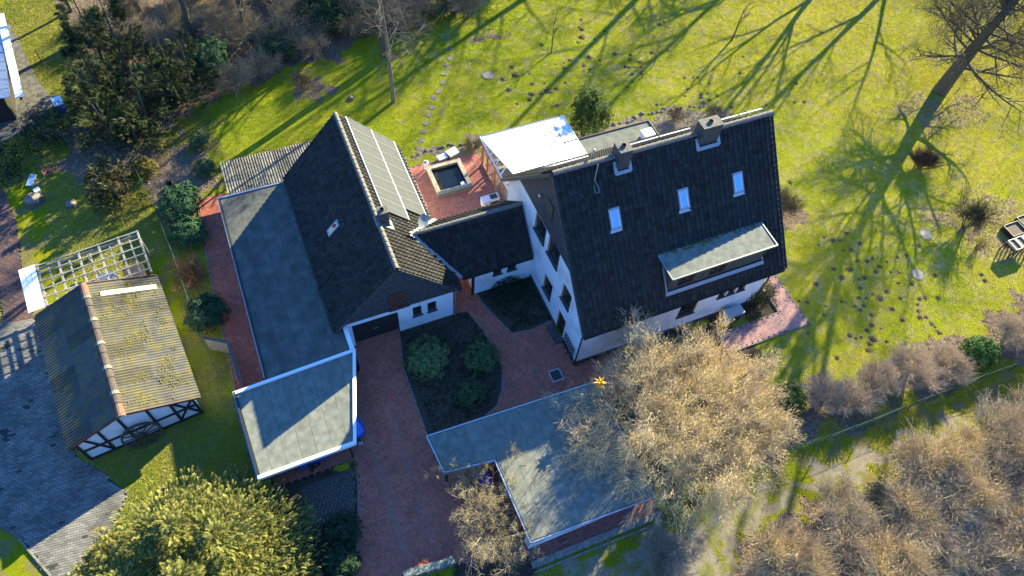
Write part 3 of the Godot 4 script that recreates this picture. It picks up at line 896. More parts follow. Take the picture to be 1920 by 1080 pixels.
func ridge_tiles(roof: Node3D, a: Vector3, b: Vector3, m: Material, l := 0.38, r := 0.13):
	var d := (b - a).normalized()
	var n := int(round((b - a).length() / l))
	var st := (b - a).length() / n
	var shape := cap_shape(st * 1.06, r)
	var s := Vector3.UP.cross(d).normalized()
	for i in n:
		piece(roof, "ridge_tile", shape, m, Transform3D(Basis(d, d.cross(s) * -1.0 if d.cross(s).y < 0 else d.cross(s), -s).orthonormalized().rotated(d, rnd(-0.03, 0.03)), a + d * (st * i) + Vector3(0, 0.02 + rnd(-0.006, 0.006), 0)))

func deck(b: B, p: Array, drop: float):
	# a sheet given by corners, with thickness below it
	var dn := Vector3(0, -drop, 0)
	var n := p.size()
	var up: Vector3 = (p[1] - p[0]).cross(p[2] - p[0])
	if up.y < 0: p.reverse()
	for k in range(1, n - 1):
		b.tri(p[0], p[k], p[k + 1])
		b.tri(p[0] + dn, p[k + 1] + dn, p[k] + dn)
	for k in n:
		var e: Vector3 = p[k]; var f: Vector3 = p[(k + 1) % n]
		b.quad(e + dn, f + dn, f, e)

func gutter(root: Node3D, a: Vector3, b: Vector3, m: Material):
	var d := (b - a).normalized()
	var s := d.cross(Vector3.UP)
	var g := B.new()
	var r := 0.075
	for i in 6:
		var a0 := PI + PI * i / 6.0; var a1 := PI + PI * (i + 1) / 6.0
		var p := s * cos(a0) * r + Vector3.UP * sin(a0) * r; var q := s * cos(a1) * r + Vector3.UP * sin(a1) * r
		g.quad(a + p, a + q, b + q, b + p)
		g.quad(b + p * 0.9, b + q * 0.9, a + q * 0.9, a + p * 0.9)
	part(root, "gutter", g, m)

func pipe(root: Node3D, called: String, pts: Array, r: float, m: Material):
	var p := PackedVector3Array(pts); var q := PackedFloat32Array()
	for k in pts.size(): q.append(r)
	var b := B.new()
	b.tube(p, q, 8)
	part(root, called, b, m)

func roof_window(roof: Node3D, called: String, c: Vector3, ax: Vector3, dn: Vector3, w: float, l: float, flash := true):
	var nrm := dn.cross(ax).normalized()
	if nrm.y < 0: nrm = -nrm
	var xf := Transform3D(Basis(ax, nrm, dn) if Basis(ax, nrm, dn).determinant() > 0 else Basis(-ax, nrm, dn), c)
	var fb := B.new()
	fb.box(Vector3(-w / 2, -0.05, -l / 2), Vector3(-w / 2 + 0.08, 0.13, l / 2), xf)
	fb.box(Vector3(w / 2 - 0.08, -0.05, -l / 2), Vector3(w / 2, 0.13, l / 2), xf)
	fb.box(Vector3(-w / 2 + 0.08, -0.05, -l / 2), Vector3(w / 2 - 0.08, 0.132, -l / 2 + 0.13), xf)
	fb.box(Vector3(-w / 2 + 0.08, -0.05, l / 2 - 0.08), Vector3(w / 2 - 0.08, 0.12, l / 2), xf)
	var f := part(roof, called, fb, M["lead"])
	var e := 0.1
	for s in [-1, 1]:
		var ib := B.new()
		ib.box(Vector3(s * (w / 2 - 0.105) - 0.025, 0.06, -l / 2 + 0.13), Vector3(s * (w / 2 - 0.105) + 0.025, 0.118, l / 2 - 0.08), xf)
		part(f, "sash", ib, M["white_paint"])
	var pb := B.new()
	pb.box(Vector3(-w / 2 + e + 0.03, 0.07, -l / 2 + 0.13), Vector3(w / 2 - e - 0.03, 0.1, l / 2 - 0.08), xf)
	part(f, "pane", pb, M["coated_glass"])
	if flash:
		var ab := B.new()
		ab.box(Vector3(-w / 2 - 0.06, 0.045, l / 2 + 0.02), Vector3(w / 2 + 0.06, 0.085, l / 2 + 0.19), xf)
		part(f, "apron", ab, M["zinc"])

func chimney(root: Node3D, lo: Vector3, hi: Vector3, shaft_m: Material, slope_front: Array):
	var b := B.new()
	b.box(lo, hi)
	var c := part(root, "chimney", b, shaft_m)
	var k := B.new()
	k.box(Vector3(lo.x - 0.02, hi.y, lo.z - 0.02), Vector3(hi.x + 0.02, hi.y + 0.07, hi.z + 0.02))
	part(c, "cap", k, M["stone"])
	var p := B.new()
	var m := (lo + hi) / 2
	p.lathe(Vector3(m.x, hi.y + 0.08, m.z), [[0.0, 0.02], [0.13, 0.02], [0.13, 0.12], [0.1, 0.12], [0.1, 0.02]], 12)
	part(c, "flue", p, M["clay"])
	if slope_front.size() > 0:
		var f := B.new()
		for q in slope_front:
			f.bar(q[0] + (q[2] as Vector3).normalized() * 0.1, q[1] + (q[2] as Vector3).normalized() * 0.1, 0.2, 0.03, q[2])
		part(c, "flashing", f, M["lead"])

# ---------------------------------------------------------------- main house
func main_house():
	var cg := plain("coated_glass", Color(0.34, 0.55, 0.82), 0.02, 0.9)
	cg.metallic_specular = 1.0
	var h := thing("main_house", "tall white gabled house with dark tiled roof and dormer", "house", Vector3(20.2, 0, -22.2))
	var x0 := 13.7; var x1 := 26.55; var zf := -16.6; var zb := -27.8
	var rz := -22.2; var ry := 11.4; var k := 7.0 / 6.1
	# walls
	var ww := [Rect2(4.0, 4.8, 1.46, 1.56), Rect2(5.88, 4.8, 1.46, 1.62), Rect2(6.12, 1.3, 1.12, 1.56), Rect2(8.26, 3.34, 1.1, 1.52), Rect2(8.4, -0.1, 0.96, 2.2)]
	var wb := B.new()
	var wo := Vector3(x0, 0, zb)
	wall(wb, wo, Vector3.BACK, Vector3.LEFT, zf - zb, -0.2, 4.7, ww)
	wall(wb, wo + Vector3(0, 0, 1.62), Vector3.BACK, Vector3.LEFT, 7.96, 4.7, 6.6, ww.map(func(r): return Rect2(r.position - Vector2(1.62, 0), r.size)))
	for s in [[zb + 0.05, zb + 1.62], [zf - 0.05, zf - 1.62]]:
		for d in [0.0, 0.3]:
			wb.tri(Vector3(x0 + d, 4.7, s[0]), Vector3(x0 + d, 4.7, s[1]), Vector3(x0 + d, 6.6, s[1]))
	# attic gables
	var fw := [Rect2(6.7, 1.55, 1.25, 1.65), Rect2(9.38, 2.3, 0.56, 0.95), Rect2(10.08, 2.3, 0.56, 0.95), Rect2(10.8, 2.3, 0.58, 0.95)]
	wall(wb, Vector3(x0, 0, zf), Vector3.RIGHT, Vector3.BACK, x1 - x0, -0.2, 4.7, fw)
	wall(wb, Vector3(x1, 0, zf), Vector3.FORWARD, Vector3.RIGHT, zf - zb, -0.2, 4.7, [])
	wall(wb, Vector3(x1, 0, zb), Vector3.LEFT, Vector3.FORWARD, x1 - x0, -0.2, 4.7, [])
	var g := (zf - zb) / 2
	for d in [0.0, 0.3]:
		wb.tri(Vector3(x1 - d, 4.7, zb), Vector3(x1 - d, 4.7, zf), Vector3(x1 - d, 4.7 + g * k, rz))
	part(h, "wall", wb, M["plaster"])
	# slate clad west gable, proud of the plaster
	var cb := B.new()
	var hw := (ry - 0.25 - 6.6) / k
	var c0 := Vector3(x0 - 0.07, 6.56, rz - hw - 0.05); var c1 := Vector3(x0 - 0.07, 6.56, rz + hw + 0.05); var c2 := Vector3(x0 - 0.07, ry - 0.22, rz)
	cb.tri(c0, c1, c2)
	cb.quad(c0 + Vector3(0.07, 0, 0), c1 + Vector3(0.07, 0, 0), c1, c0)
	var cl := part(h, "gable_cladding", cb, M["slate"])
	var rows := B.new()
	for j in 15:
		var y := 6.62 + j * 0.3
		var half := (ry - 0.3 - y) / k
		if half > 0.1:
			rows.box(Vector3(x0 - 0.09, y, rz - half), Vector3(x0 - 0.07, y + 0.025, rz + half))
	part(cl, "slate_courses", rows, M["slate"]).set_meta("kind", "stuff")
	var gw := B.new()
	gw.box(Vector3(x0 - 0.12, 7.8, -22.62), Vector3(x0 - 0.071, 9.0, -21.82))
	var gwo := part(h, "gable_window", gw, M["window_brown"])
	var gp := B.new()
	gp.box(Vector3(x0 - 0.13, 7.87, -22.55), Vector3(x0 - 0.121, 8.93, -21.89))
	part(gwo, "pane", gp, M["slate"])
	var lp := B.new()
	lp.lathe(Vector3(x0 - 0.22, 8.3, -23.3), [[0.0, 0.0], [0.09, 0.05], [0.12, 0.13], [0.09, 0.21], [0.0, 0.25]], 10)
	lp.bar(Vector3(x0 - 0.2, 8.42, -23.3), Vector3(x0 - 0.07, 8.42, -23.3), 0.04, 0.04)
	part(h, "wall_lamp", lp, M["zinc"])
	# plinth
	var pb := B.new()
	pb.box(Vector3(x0 - 0.05, -0.1, zb), Vector3(x0 - 0.003, 0.32, zf - 2.8 - 0.0))
	pb.box(Vector3(x0 - 0.05, -0.1, zf - 1.8), Vector3(x0 - 0.003, 0.32, zf + 0.05))
	pb.box(Vector3(x0, -0.1, zf + 0.003), Vector3(x1 + 0.05, 0.32, zf + 0.05))
	pb.box(Vector3(x1 + 0.003, -0.1, zb), Vector3(x1 + 0.05, 0.32, zf))
	part(h, "plinth", pb, M["slate"])
	# windows and doors
	for i in 4:
		window(h, wo, Vector3.BACK, Vector3.LEFT, ww[i], M["window_brown"], M["slate"], M["tan_reveal"])
	for i in 4:
		window(h, Vector3(x0, 0, zf), Vector3.RIGHT, Vector3.BACK, fw[i], M["window_brown"], M["slate"], M["tan_reveal"], 1 if i == 0 else 0)
	var db := B.new()
	db.box(Vector3(x0 + 0.1, 0.02, zb + 8.4), Vector3(x0 + 0.16, 2.1, zb + 9.36))
	var dr := part(h, "front_door", db, M["window_brown"])
	var hb := B.new()
	hb.bar(Vector3(x0 + 0.06, 1.0, zb + 9.2), Vector3(x0 + 0.06, 1.3, zb + 9.2), 0.03, 0.03)
	part(dr, "handle", hb, M["zinc"])
	for z in [zb + 8.418, zb + 9.342]:
		var rb := B.new()
		rb.bar(Vector3(x0 + 0.05, 0.02, z), Vector3(x0 + 0.05, 2.097, z), 0.03, 0.1, Vector3.LEFT)
		part(dr, "reveal", rb, M["tan_reveal"])
	var st := B.new()
	st.box(Vector3(x0 - 0.55, 0.0, zb + 8.2), Vector3(x0 - 0.052, 0.14, zb + 9.6))
	part(h, "door_step", st, M["slate"])
	var tp := B.new()
	for i in 7:
		tp.box(Vector3(x0 - 0.085, 0.1, -18.15 + i * 0.2), Vector3(x0 - 0.055, 1.5, -18.11 + i * 0.2))
	for j in 5:
		tp.box(Vector3(x0 - 0.115, 0.2 + j * 0.28, -18.2), Vector3(x0 - 0.086, 0.24 + j * 0.28, -16.85))
	part(h, "trellis", tp, M["dark_wood"])
	# roof
	var vx0 := 13.38; var vx1 := 27.0; var ze := -16.1; var zq := -28.3
	var sl := Vector2(6.1, 7.0).length()
	var dnf := Vector3(0, -7.0, 6.1).normalized(); var dnb := Vector3(0, -7.0, -6.1).normalized()
	var fb := B.new()
	deck(fb, [Vector3(vx0, ry, rz), Vector3(vx1, ry, rz), Vector3(vx1, 4.4, ze), Vector3(vx0, 4.4, ze)], 0.16)
	var rf := part(h, "front_roof", fb, M["dark_wood"])
	var bb := B.new()
	deck(bb, [Vector3(vx0, ry, rz), Vector3(vx1, ry, rz), Vector3(vx1, 4.4, zq), Vector3(vx0, 4.4, zq)], 0.16)
	var rb2 := part(h, "rear_roof", bb, M["dark_wood"])
	var sky := [Vector3(16.4, 0, -20.1), Vector3(20.68, 0, -20.06), Vector3(24.25, 0, -20.06)]
	var skip := func(p: Vector3) -> bool:
		for s in sky:
			if absf(p.x - s.x) < 0.33 and absf(p.z - s.z) < 0.42: return true
		return p.x > 18.75 and p.x < 25.25 and p.z > -18.3 and p.z < -16.72
	var nrf := Vector3(0, 6.1, 7.0).normalized()
	tiles(rf, Vector3(vx0, ry, rz) + nrf * 0.01, Vector3.RIGHT, dnf, vx1 - vx0, sl, TILES, func(_i, j): return j < 6, skip)
	tiles(rb2, Vector3(vx1, ry, rz) + Vector3(0, 6.1, -7.0).normalized() * 0.01, Vector3.LEFT, dnb, vx1 - vx0, sl, TILES, NEVER_AT, NEVER)
	ridge_tiles(rf, Vector3(vx0, ry + 0.03, rz), Vector3(vx1, ry + 0.03, rz), M["ridge_cap"], 0.38, 0.14)
	# verge boards
	for x in [vx0 - 0.02, vx1 + 0.02]:
		var vb := B.new()
		vb.bar(Vector3(x, ry - 0.05, rz), Vector3(x, 4.35, ze), 0.035, 0.2, Vector3(0, 1, 0))
		vb.bar(Vector3(x, ry - 0.05, rz), Vector3(x, 4.35, zq), 0.035, 0.2, Vector3(0, 1, 0))
		part(h, "verge_board", vb, M["slate"])
	gutter(h, Vector3(vx0, 4.3, ze + 0.08), Vector3(vx1, 4.3, ze + 0.08), M["dark_metal"])
	gutter(h, Vector3(vx1, 4.3, zq - 0.08), Vector3(vx0, 4.3, zq - 0.08), M["zinc"])
	pipe(h, "downpipe", [Vector3(26.62, 4.25, -16.1), Vector3(26.62, 4.1, -16.5), Vector3(26.62, 0.1, -16.52)], 0.05, M["dark_metal"])
	pipe(h, "downpipe", [Vector3(13.62, 4.25, -16.1), Vector3(13.6, 4.1, -16.45), Vector3(13.6, 0.1, -16.5)], 0.05, M["dark_metal"])
	for s in sky:
		roof_window(rf, "roof_window", Vector3(s.x, ry - (s.z - rz) * k, s.z) + nrf * 0.03, Vector3.RIGHT, dnf, 0.66, 1.18)
	chimney(h, Vector3(16.95, 10.2, -22.45), Vector3(17.68, 12.2, -21.65), M["slate"], [[Vector3(16.88, 11.28, -22.0) , Vector3(16.88, 10.75, -21.54), Vector3(0, 1, 1)], [Vector3(16.86, 10.78, -21.58), Vector3(17.76, 10.78, -21.58), nrf], [Vector3(17.74, 11.28, -22.0), Vector3(17.74, 10.75, -21.54), Vector3(0, 1, 1)]])
	chimney(h, Vector3(22.0, 10.2, -22.4), Vector3(23.2, 12.22, -21.7), M["slate"], [[Vector3(21.93, 11.3, -22.0), Vector3(21.93, 10.8, -21.58), Vector3(0, 1, 1)], [Vector3(21.9, 10.83, -21.62), Vector3(23.3, 10.83, -21.62), nrf], [Vector3(23.27, 11.3, -22.0), Vector3(23.27, 10.8, -21.58), Vector3(0, 1, 1)]])
	pipe(h, "vent_pipe", [Vector3(15.9, 11.0, -22.6), Vector3(15.9, 11.95, -22.6)], 0.07, M["zinc"])
	pipe(h, "roof_mast", [Vector3(15.56, 10.6, -21.45), Vector3(15.75, 11.75, -21.75)], 0.028, M["zinc"])
	pipe(h, "mast_cable", [Vector3(15.58, 10.85, -21.45), Vector3(15.75, 10.52, -21.2), Vector3(15.72, 10.3, -21.02), Vector3(15.5, 10.35, -21.08), Vector3(15.52, 10.62, -21.36)], 0.014, M["zinc"])
	# collectors on the far slope, just over the ridge
	for s in [[13.6, 15.6], [17.9, 19.8], [19.9, 21.8], [23.5, 24.9], [25.0, 26.5]]:
		var o := Vector3(s[0], ry + 0.12, rz - 0.28)
		var nb := Vector3(0, 6.1, -7.0).normalized()
		var cbx := B.new()
		var a := o + nb * 0.1; var e := Vector3(s[1] - s[0], 0, 0)
		deck(cbx, [a, a + e, a + e + dnb * 1.7, a + dnb * 1.7], 0.06)
		var co := part(h, "solar_panel", cbx, M["solar_dark"])
		var ed := B.new()
		ed.bar(a + nb * 0.01, a + e + nb * 0.01, 0.05, 0.05)
		part(co, "frame", ed, M["white_paint"])
	# dormer
	var dm := B.new()
	var dx0 := 18.85; var dx1 := 25.2; var dz := -16.75; var dt := 6.82
	var dw := [Rect2(0.55, 5.42, 1.1, 0.85), Rect2(2.65, 5.42, 1.1, 0.85)]
	wall(dm, Vector3(dx0, 0, dz), Vector3.RIGHT, Vector3.BACK, dx1 - dx0, 5.05, dt, dw, 0.2)
	for x in [dx0, dx1]:
		dm.quad(Vector3(x, 5.0, dz), Vector3(x, dt, dz), Vector3(x, dt, -18.25), Vector3(x, dt - 0.1, -18.3))
	var dd := part(h, "dormer", dm, M["slate"])
	for i in 2:
		var b := B.new()
		var r: Rect2 = dw[i]
		for y in [r.position.y + 0.04, r.end.y - 0.04]:
			b.bar(Vector3(dx0 + r.position.x, y, dz - 0.06), Vector3(dx0 + r.end.x, y, dz - 0.06), 0.06, 0.07)
		for x in [0.04, r.size.x / 2, r.size.x - 0.04]:
			b.bar(Vector3(dx0 + r.position.x + x, r.position.y + 0.075, dz - 0.06), Vector3(dx0 + r.position.x + x, r.end.y - 0.075, dz - 0.06), 0.06, 0.06, Vector3.BACK)
		part(dd, "dormer_window", b, M["window_brown"])
		var pn := B.new()
		pn.box(Vector3(dx0 + r.position.x, r.position.y, dz - 0.09), Vector3(dx0 + r.end.x, r.end.y, dz - 0.075))
		part(dd, "pane", pn, M["pane"])
	var dr2 := B.new()
	deck(dr2, [Vector3(18.6, 6.98, -18.3), Vector3(25.45, 6.98, -18.3), Vector3(25.45, 6.94, -16.46), Vector3(18.6, 6.94, -16.46)], 0.1)
	part(dd, "dormer_roof", dr2, M["felt_pale"])
	var de := B.new()
	de.bar(Vector3(18.56, 6.93, -16.44), Vector3(25.49, 6.93, -16.44), 0.06, 0.16)
	de.bar(Vector3(18.57, 6.95, -18.2), Vector3(18.57, 6.93, -16.48), 0.05, 0.14)
	de.bar(Vector3(25.48, 6.95, -18.2), Vector3(25.48, 6.93, -16.48), 0.05, 0.14)
	part(dd, "roof_edge", de, M["grey_metal"])
	var da := B.new()
	da.bar(Vector3(18.7, 5.17, -16.58), Vector3(25.35, 5.17, -16.58), 0.22, 0.03, nrf)
	da.bar(Vector3(18.8, 6.84, -18.08), Vector3(18.8, 5.21, -16.65), 0.1, 0.03, nrf)
	da.bar(Vector3(25.28, 6.84, -18.08), Vector3(25.28, 5.21, -16.65), 0.1, 0.03, nrf)
	part(dd, "apron", da, M["lead"])
	# moss lumps at the back of the dormer roof
	var mb := B.new()
	for i in 60:
		var x := rnd(18.9, 25.0)
		lump(mb, Vector3(x, 6.99, -18.2 + absf(rng.randfn(0, 0.12))), rnd(0.04, 0.12))
	part(dd, "moss", mb, M["moss"]).set_meta("kind", "stuff")
	# rear single-storey wing with flat roof
	var ex := B.new()
	ex.box(Vector3(19.5, -0.1, -30.8), Vector3(25.7, 2.8, -27.85))
	part(h, "rear_wing", ex, M["plaster"])
	var er := B.new()
	er.box(Vector3(19.3, 2.803, -31.0), Vector3(25.85, 2.98, -28.2))
	var ero := part(h, "wing_roof", er, M["felt"])
	var ee := B.new()
	ee.bar(Vector3(19.24, 3.0, -31.04), Vector3(25.92, 3.0, -31.04), 0.08, 0.14)
	ee.bar(Vector3(19.26, 3.0, -31.0), Vector3(19.26, 3.0, -28.3), 0.08, 0.14)
	ee.bar(Vector3(25.9, 3.0, -31.0), Vector3(25.9, 3.0, -28.3), 0.08, 0.14)
	part(ero, "roof_edge", ee, M["dark_metal"])
	var vb2 := B.new()
	vb2.box(Vector3(24.6, 2.98, -29.9), Vector3(25.35, 3.5, -29.3))
	vb2.box(Vector3(24.55, 3.5, -29.95), Vector3(25.4, 3.56, -29.25))
	part(ero, "vent_box", vb2, M["white_paint"])
	var ml := B.new()
	for i in 120:
		lump(ml, Vector3(19.5 + absf(rng.randfn(0, 0.9)), 2.98, -29.0 - absf(rng.randfn(0, 0.25))), rnd(0.03, 0.1))
	part(ero, "moss", ml, M["moss"]).set_meta("kind", "stuff")

func lump(b: B, c: Vector3, r: float):
	# small squashed clod
	var p := []
	for i in 5:
		var a := TAU * i / 5.0 + rnd(-0.3, 0.3)
		p.append(c + Vector3(cos(a) * r * rnd(0.8, 1.2), 0, sin(a) * r * rnd(0.8, 1.2)))
	var t := c + Vector3(rnd(-0.2, 0.2) * r, r * rnd(0.5, 0.9), rnd(-0.2, 0.2) * r)
	for i in 5:
		b.tri(p[(i + 1) % 5], p[i], t)

# ---------------------------------------------------------------- side house with garage and solar roof
func side_house():
	var h := thing("side_house", "low gabled house with garage door and solar panels on its sunny slope", "house", Vector3(4.75, 0, -28.4))
	var rx := 4.75; var ry := 7.0; var k := 1.108
	var z0 := -34.6; var z1 := -22.22; var zf := -22.45; var zb := -34.35
	var x0 := 1.48; var x1 := 8.0
	var holes := [Rect2(0.28, -0.1, 2.8, 2.45), Rect2(3.95, 1.28, 0.58, 1.0), Rect2(4.88, 1.28, 0.58, 1.0)]
	var wb := B.new()
	wall(wb, Vector3(x0, 0, zf), Vector3.RIGHT, Vector3.BACK, x1 - x0, -0.1, 2.8, holes)
	wall(wb, Vector3(x1, 0, zf), Vector3.FORWARD, Vector3.RIGHT, zf - zb, -0.1, 2.8, [])
	wall(wb, Vector3(x0, 0, zb), Vector3.BACK, Vector3.LEFT, zf - zb, -0.1, 2.8, [])
	wall(wb, Vector3(x1, 0, zb), Vector3.LEFT, Vector3.FORWARD, x1 - x0, -0.1, 2.8, [])
	for d in [0.0, 0.3]:
		wb.tri(Vector3(x1 - 0.2, 2.8, zb + d), Vector3(x0 + 0.2, 2.8, zb + d), Vector3(rx, 6.55, zb + d))
	part(h, "wall", wb, M["plaster"])
	for i in [1, 2]:
		window(h, Vector3(x0, 0, zf), Vector3.RIGHT, Vector3.BACK, holes[i], M["window_brown"], M["slate"], M["tan_reveal"], 1)
	var gb := B.new()
	for j in 5:
		gb.box(Vector3(x0 + 0.28, 0.02 + j * 0.465, zf - 0.28), Vector3(x0 + 3.08, 0.465 + j * 0.465, zf - 0.22))
	var gd := part(h, "garage_door", gb, M["dark_wood"])
	var gh := B.new()
	gh.bar(Vector3(3.0, 1.02, zf - 0.19), Vector3(3.3, 1.02, zf - 0.19), 0.03, 0.03)
	part(gd, "handle", gh, M["zinc"])
	# dark gable
	var cb := B.new()
	var hw := (ry - 0.22 - 2.78) / k
	var c0 := Vector3(rx - hw, 2.78, zf + 0.06); var c1 := Vector3(rx + hw, 2.78, zf + 0.06); var c2 := Vector3(rx, ry - 0.2, zf + 0.06)
	cb.tri(c0, c1, c2)
	cb.quad(c0 - Vector3(0, 0, 0.06), c1 - Vector3(0, 0, 0.06), c1, c0)
	var cl := part(h, "gable_cladding", cb, M["slate"])
	var rows := B.new()
	for j in 13:
		var y := 2.84 + j * 0.3
		var half := (ry - 0.3 - y) / k
		if half > 0.1:
			rows.box(Vector3(rx - half, y, zf + 0.06), Vector3(rx + half, y + 0.025, zf + 0.08))
	part(cl, "slate_courses", rows, M["slate"]).set_meta("kind", "stuff")
	var lb := B.new()
	for i in 5:
		lb.box(Vector3(4.1 + i * 0.216, 3.0, zf + 0.081), Vector3(4.305 + i * 0.216, 4.5, zf + 0.13))
	var ld := part(h, "loft_door", lb, M["brown_wood"])
	var lf := B.new()
	lf.box(Vector3(4.0, 2.9, zf + 0.081), Vector3(5.28, 2.995, zf + 0.2))
	part(ld, "ledge", lf, M["slate"])
	var lk := B.new()
	lk.box(Vector3(5.0, 3.75, zf + 0.13), Vector3(5.05, 3.81, zf + 0.17))
	part(ld, "knob", lk, M["zinc"])
	# roof
	var el := 0.72; var er := 8.45
	var yl := ry - (rx - el) * k; var yr := ry - (er - rx) * k
	var ll := Vector2(rx - el, ry - yl).length(); var lr := Vector2(er - rx, ry - yr).length()
	var dl := Vector3(-1, -k, 0).normalized(); var dr := Vector3(1, -k, 0).normalized()
	var nl := Vector3(-k, 1, 0).normalized(); var nr := Vector3(k, 1, 0).normalized()
	var b1 := B.new()
	deck(b1, [Vector3(rx, ry, z0), Vector3(rx, ry, z1), Vector3(el, yl, z1), Vector3(el, yl, z0)], 0.14)
	var r1 := part(h, "shaded_roof", b1, M["dark_wood"])
	var b2 := B.new()
	deck(b2, [Vector3(rx, ry, z0), Vector3(rx, ry, z1), Vector3(er, yr, z1), Vector3(er, yr, z0)], 0.14)
	var r2 := part(h, "sunny_roof", b2, M["dark_wood"])
	var s1 := func(p: Vector3) -> bool: return absf(p.x - 2.57) < 0.42 and absf(p.z + 27.9) < 0.3
	tiles(r1, Vector3(rx, ry, z1) + nl * 0.01, Vector3.FORWARD, dl, z1 - z0, ll, TILES, func(_i, j): return j < 4, s1)
	var s2 := func(p: Vector3) -> bool:
		return p.x > 6.45 and absf(p.z + 25.6) < (p.x - 6.45) / 2.3 * 2.36
	tiles(r2, Vector3(rx, ry, z0) + nr * 0.01, Vector3.BACK, dr, z1 - z0, lr, TILES, func(i, j): return i > 26 and j < 8, s2)
	ridge_tiles(r1, Vector3(rx, ry + 0.03, z0), Vector3(rx, ry + 0.03, z1), M["ridge_cap"], 0.38, 0.13)
	for z in [z0 - 0.02, z1 + 0.02]:
		var vb := B.new()
		vb.bar(Vector3(rx, ry - 0.05, z), Vector3(el, yl - 0.05, z), 0.035, 0.18)
		vb.bar(Vector3(rx, ry - 0.05, z), Vector3(er, yr - 0.05, z), 0.035, 0.18)
		part(h, "verge_board", vb, M["slate"])
	gutter(h, Vector3(er + 0.08, yr - 0.08, -27.9), Vector3(er + 0.08, yr - 0.08, z0), M["zinc"])
	roof_window(r1, "roof_window", Vector3(2.57, ry - (rx - 2.57) * k, -27.9) + nl * 0.03, Vector3.BACK, dl, 0.5, 1.1, false)
	var rc := B.new()
	for i in 9:
		lump(rc, Vector3(2.62 + rnd(-0.12, 0.16), 4.84, -27.9 + rnd(-0.13, 0.13)), rnd(0.05, 0.09))
	part(r1, "red_cloth", rc, M["red_cloth"])
	chimney(h, Vector3(4.82, 6.2, -26.0), Vector3(5.36, 7.75, -25.48), M["slate"], [[Vector3(4.72, 7.02, -25.44), Vector3(5.46, 6.24, -25.44), nr], [Vector3(5.42, 6.29, -26.06), Vector3(5.42, 6.29, -25.38), nr], [Vector3(4.74, 7.03, -26.1), Vector3(4.74, 7.03, -25.36), nl]])
	var vt := B.new()
	vt.lathe(Vector3(5.0, 6.8, -23.5), [[0.05, 0.0], [0.05, 0.12], [0.09, 0.13], [0.0, 0.2]], 8)
	part(h, "roof_vent", vt, M["tile"])
	# solar modules: two files
	var mod := B.new()
	mod.box(Vector3(-0.465, 0, -0.985), Vector3(0.465, 0.035, 0.985))
	var mm := mod.mesh()
	var fr := B.new()
	for s in [-1, 1]:
		fr.box(Vector3(-0.49, -0.005, s * 1.0 - 0.015), Vector3(0.49, 0.045, s * 1.0 + 0.015))
		fr.box(Vector3(s * 0.478 - 0.013, -0.005, -0.985), Vector3(s * 0.478 + 0.013, 0.045, 0.985))
	var fm := fr.mesh()
	var bs := Basis(Vector3.FORWARD, nr, dr)
	if bs.determinant() < 0: bs = Basis(Vector3.BACK, nr, dr)
	for c in [[5.98, 8, 0.0], [7.34, 7, 0.0]]:
		for i in c[1]:
			var p := Vector3(c[0], ry - (c[0] - rx) * k, -34.1 + i * 0.985) + nr * 0.16
			var o := piece(h, "solar_panel", mm, M["solar"], Transform3D(bs, p))
			var f := MeshInstance3D.new()
			f.name = "frame"; f.mesh = fm; f.material_override = M["panel_frame"]
			o.add_child(f, true)
	for x in [5.2, 6.66, 8.06]:
		var rl := B.new()
		var y: float = ry - (x - rx) * k
		rl.bar(Vector3(x, y, -34.55) + nr * 0.19, Vector3(x, y, -26.75 if x < 8 else -27.75) + nr * 0.19, 0.06, 0.05, nr)
		part(h, "panel_rail", rl, M["white_paint"])
	# valley flashings where the link roof meets this slope
	for s in [[-25.6, -23.2], [-25.6, -28.0]]:
		var fl := B.new()
		fl.bar(Vector3(6.55, 5.2, s[0]), Vector3(8.84, 2.7, s[1]), 0.26, 0.02, Vector3(k * 0.5, 1, 0.4 * signf(s[1] - s[0])).normalized())
		part(h, "valley_flashing", fl, M["zinc"])
	pipe(h, "downpipe", [Vector3(8.12, 2.7, -22.36), Vector3(8.1, 0.05, -22.36)], 0.045, M["zinc"])

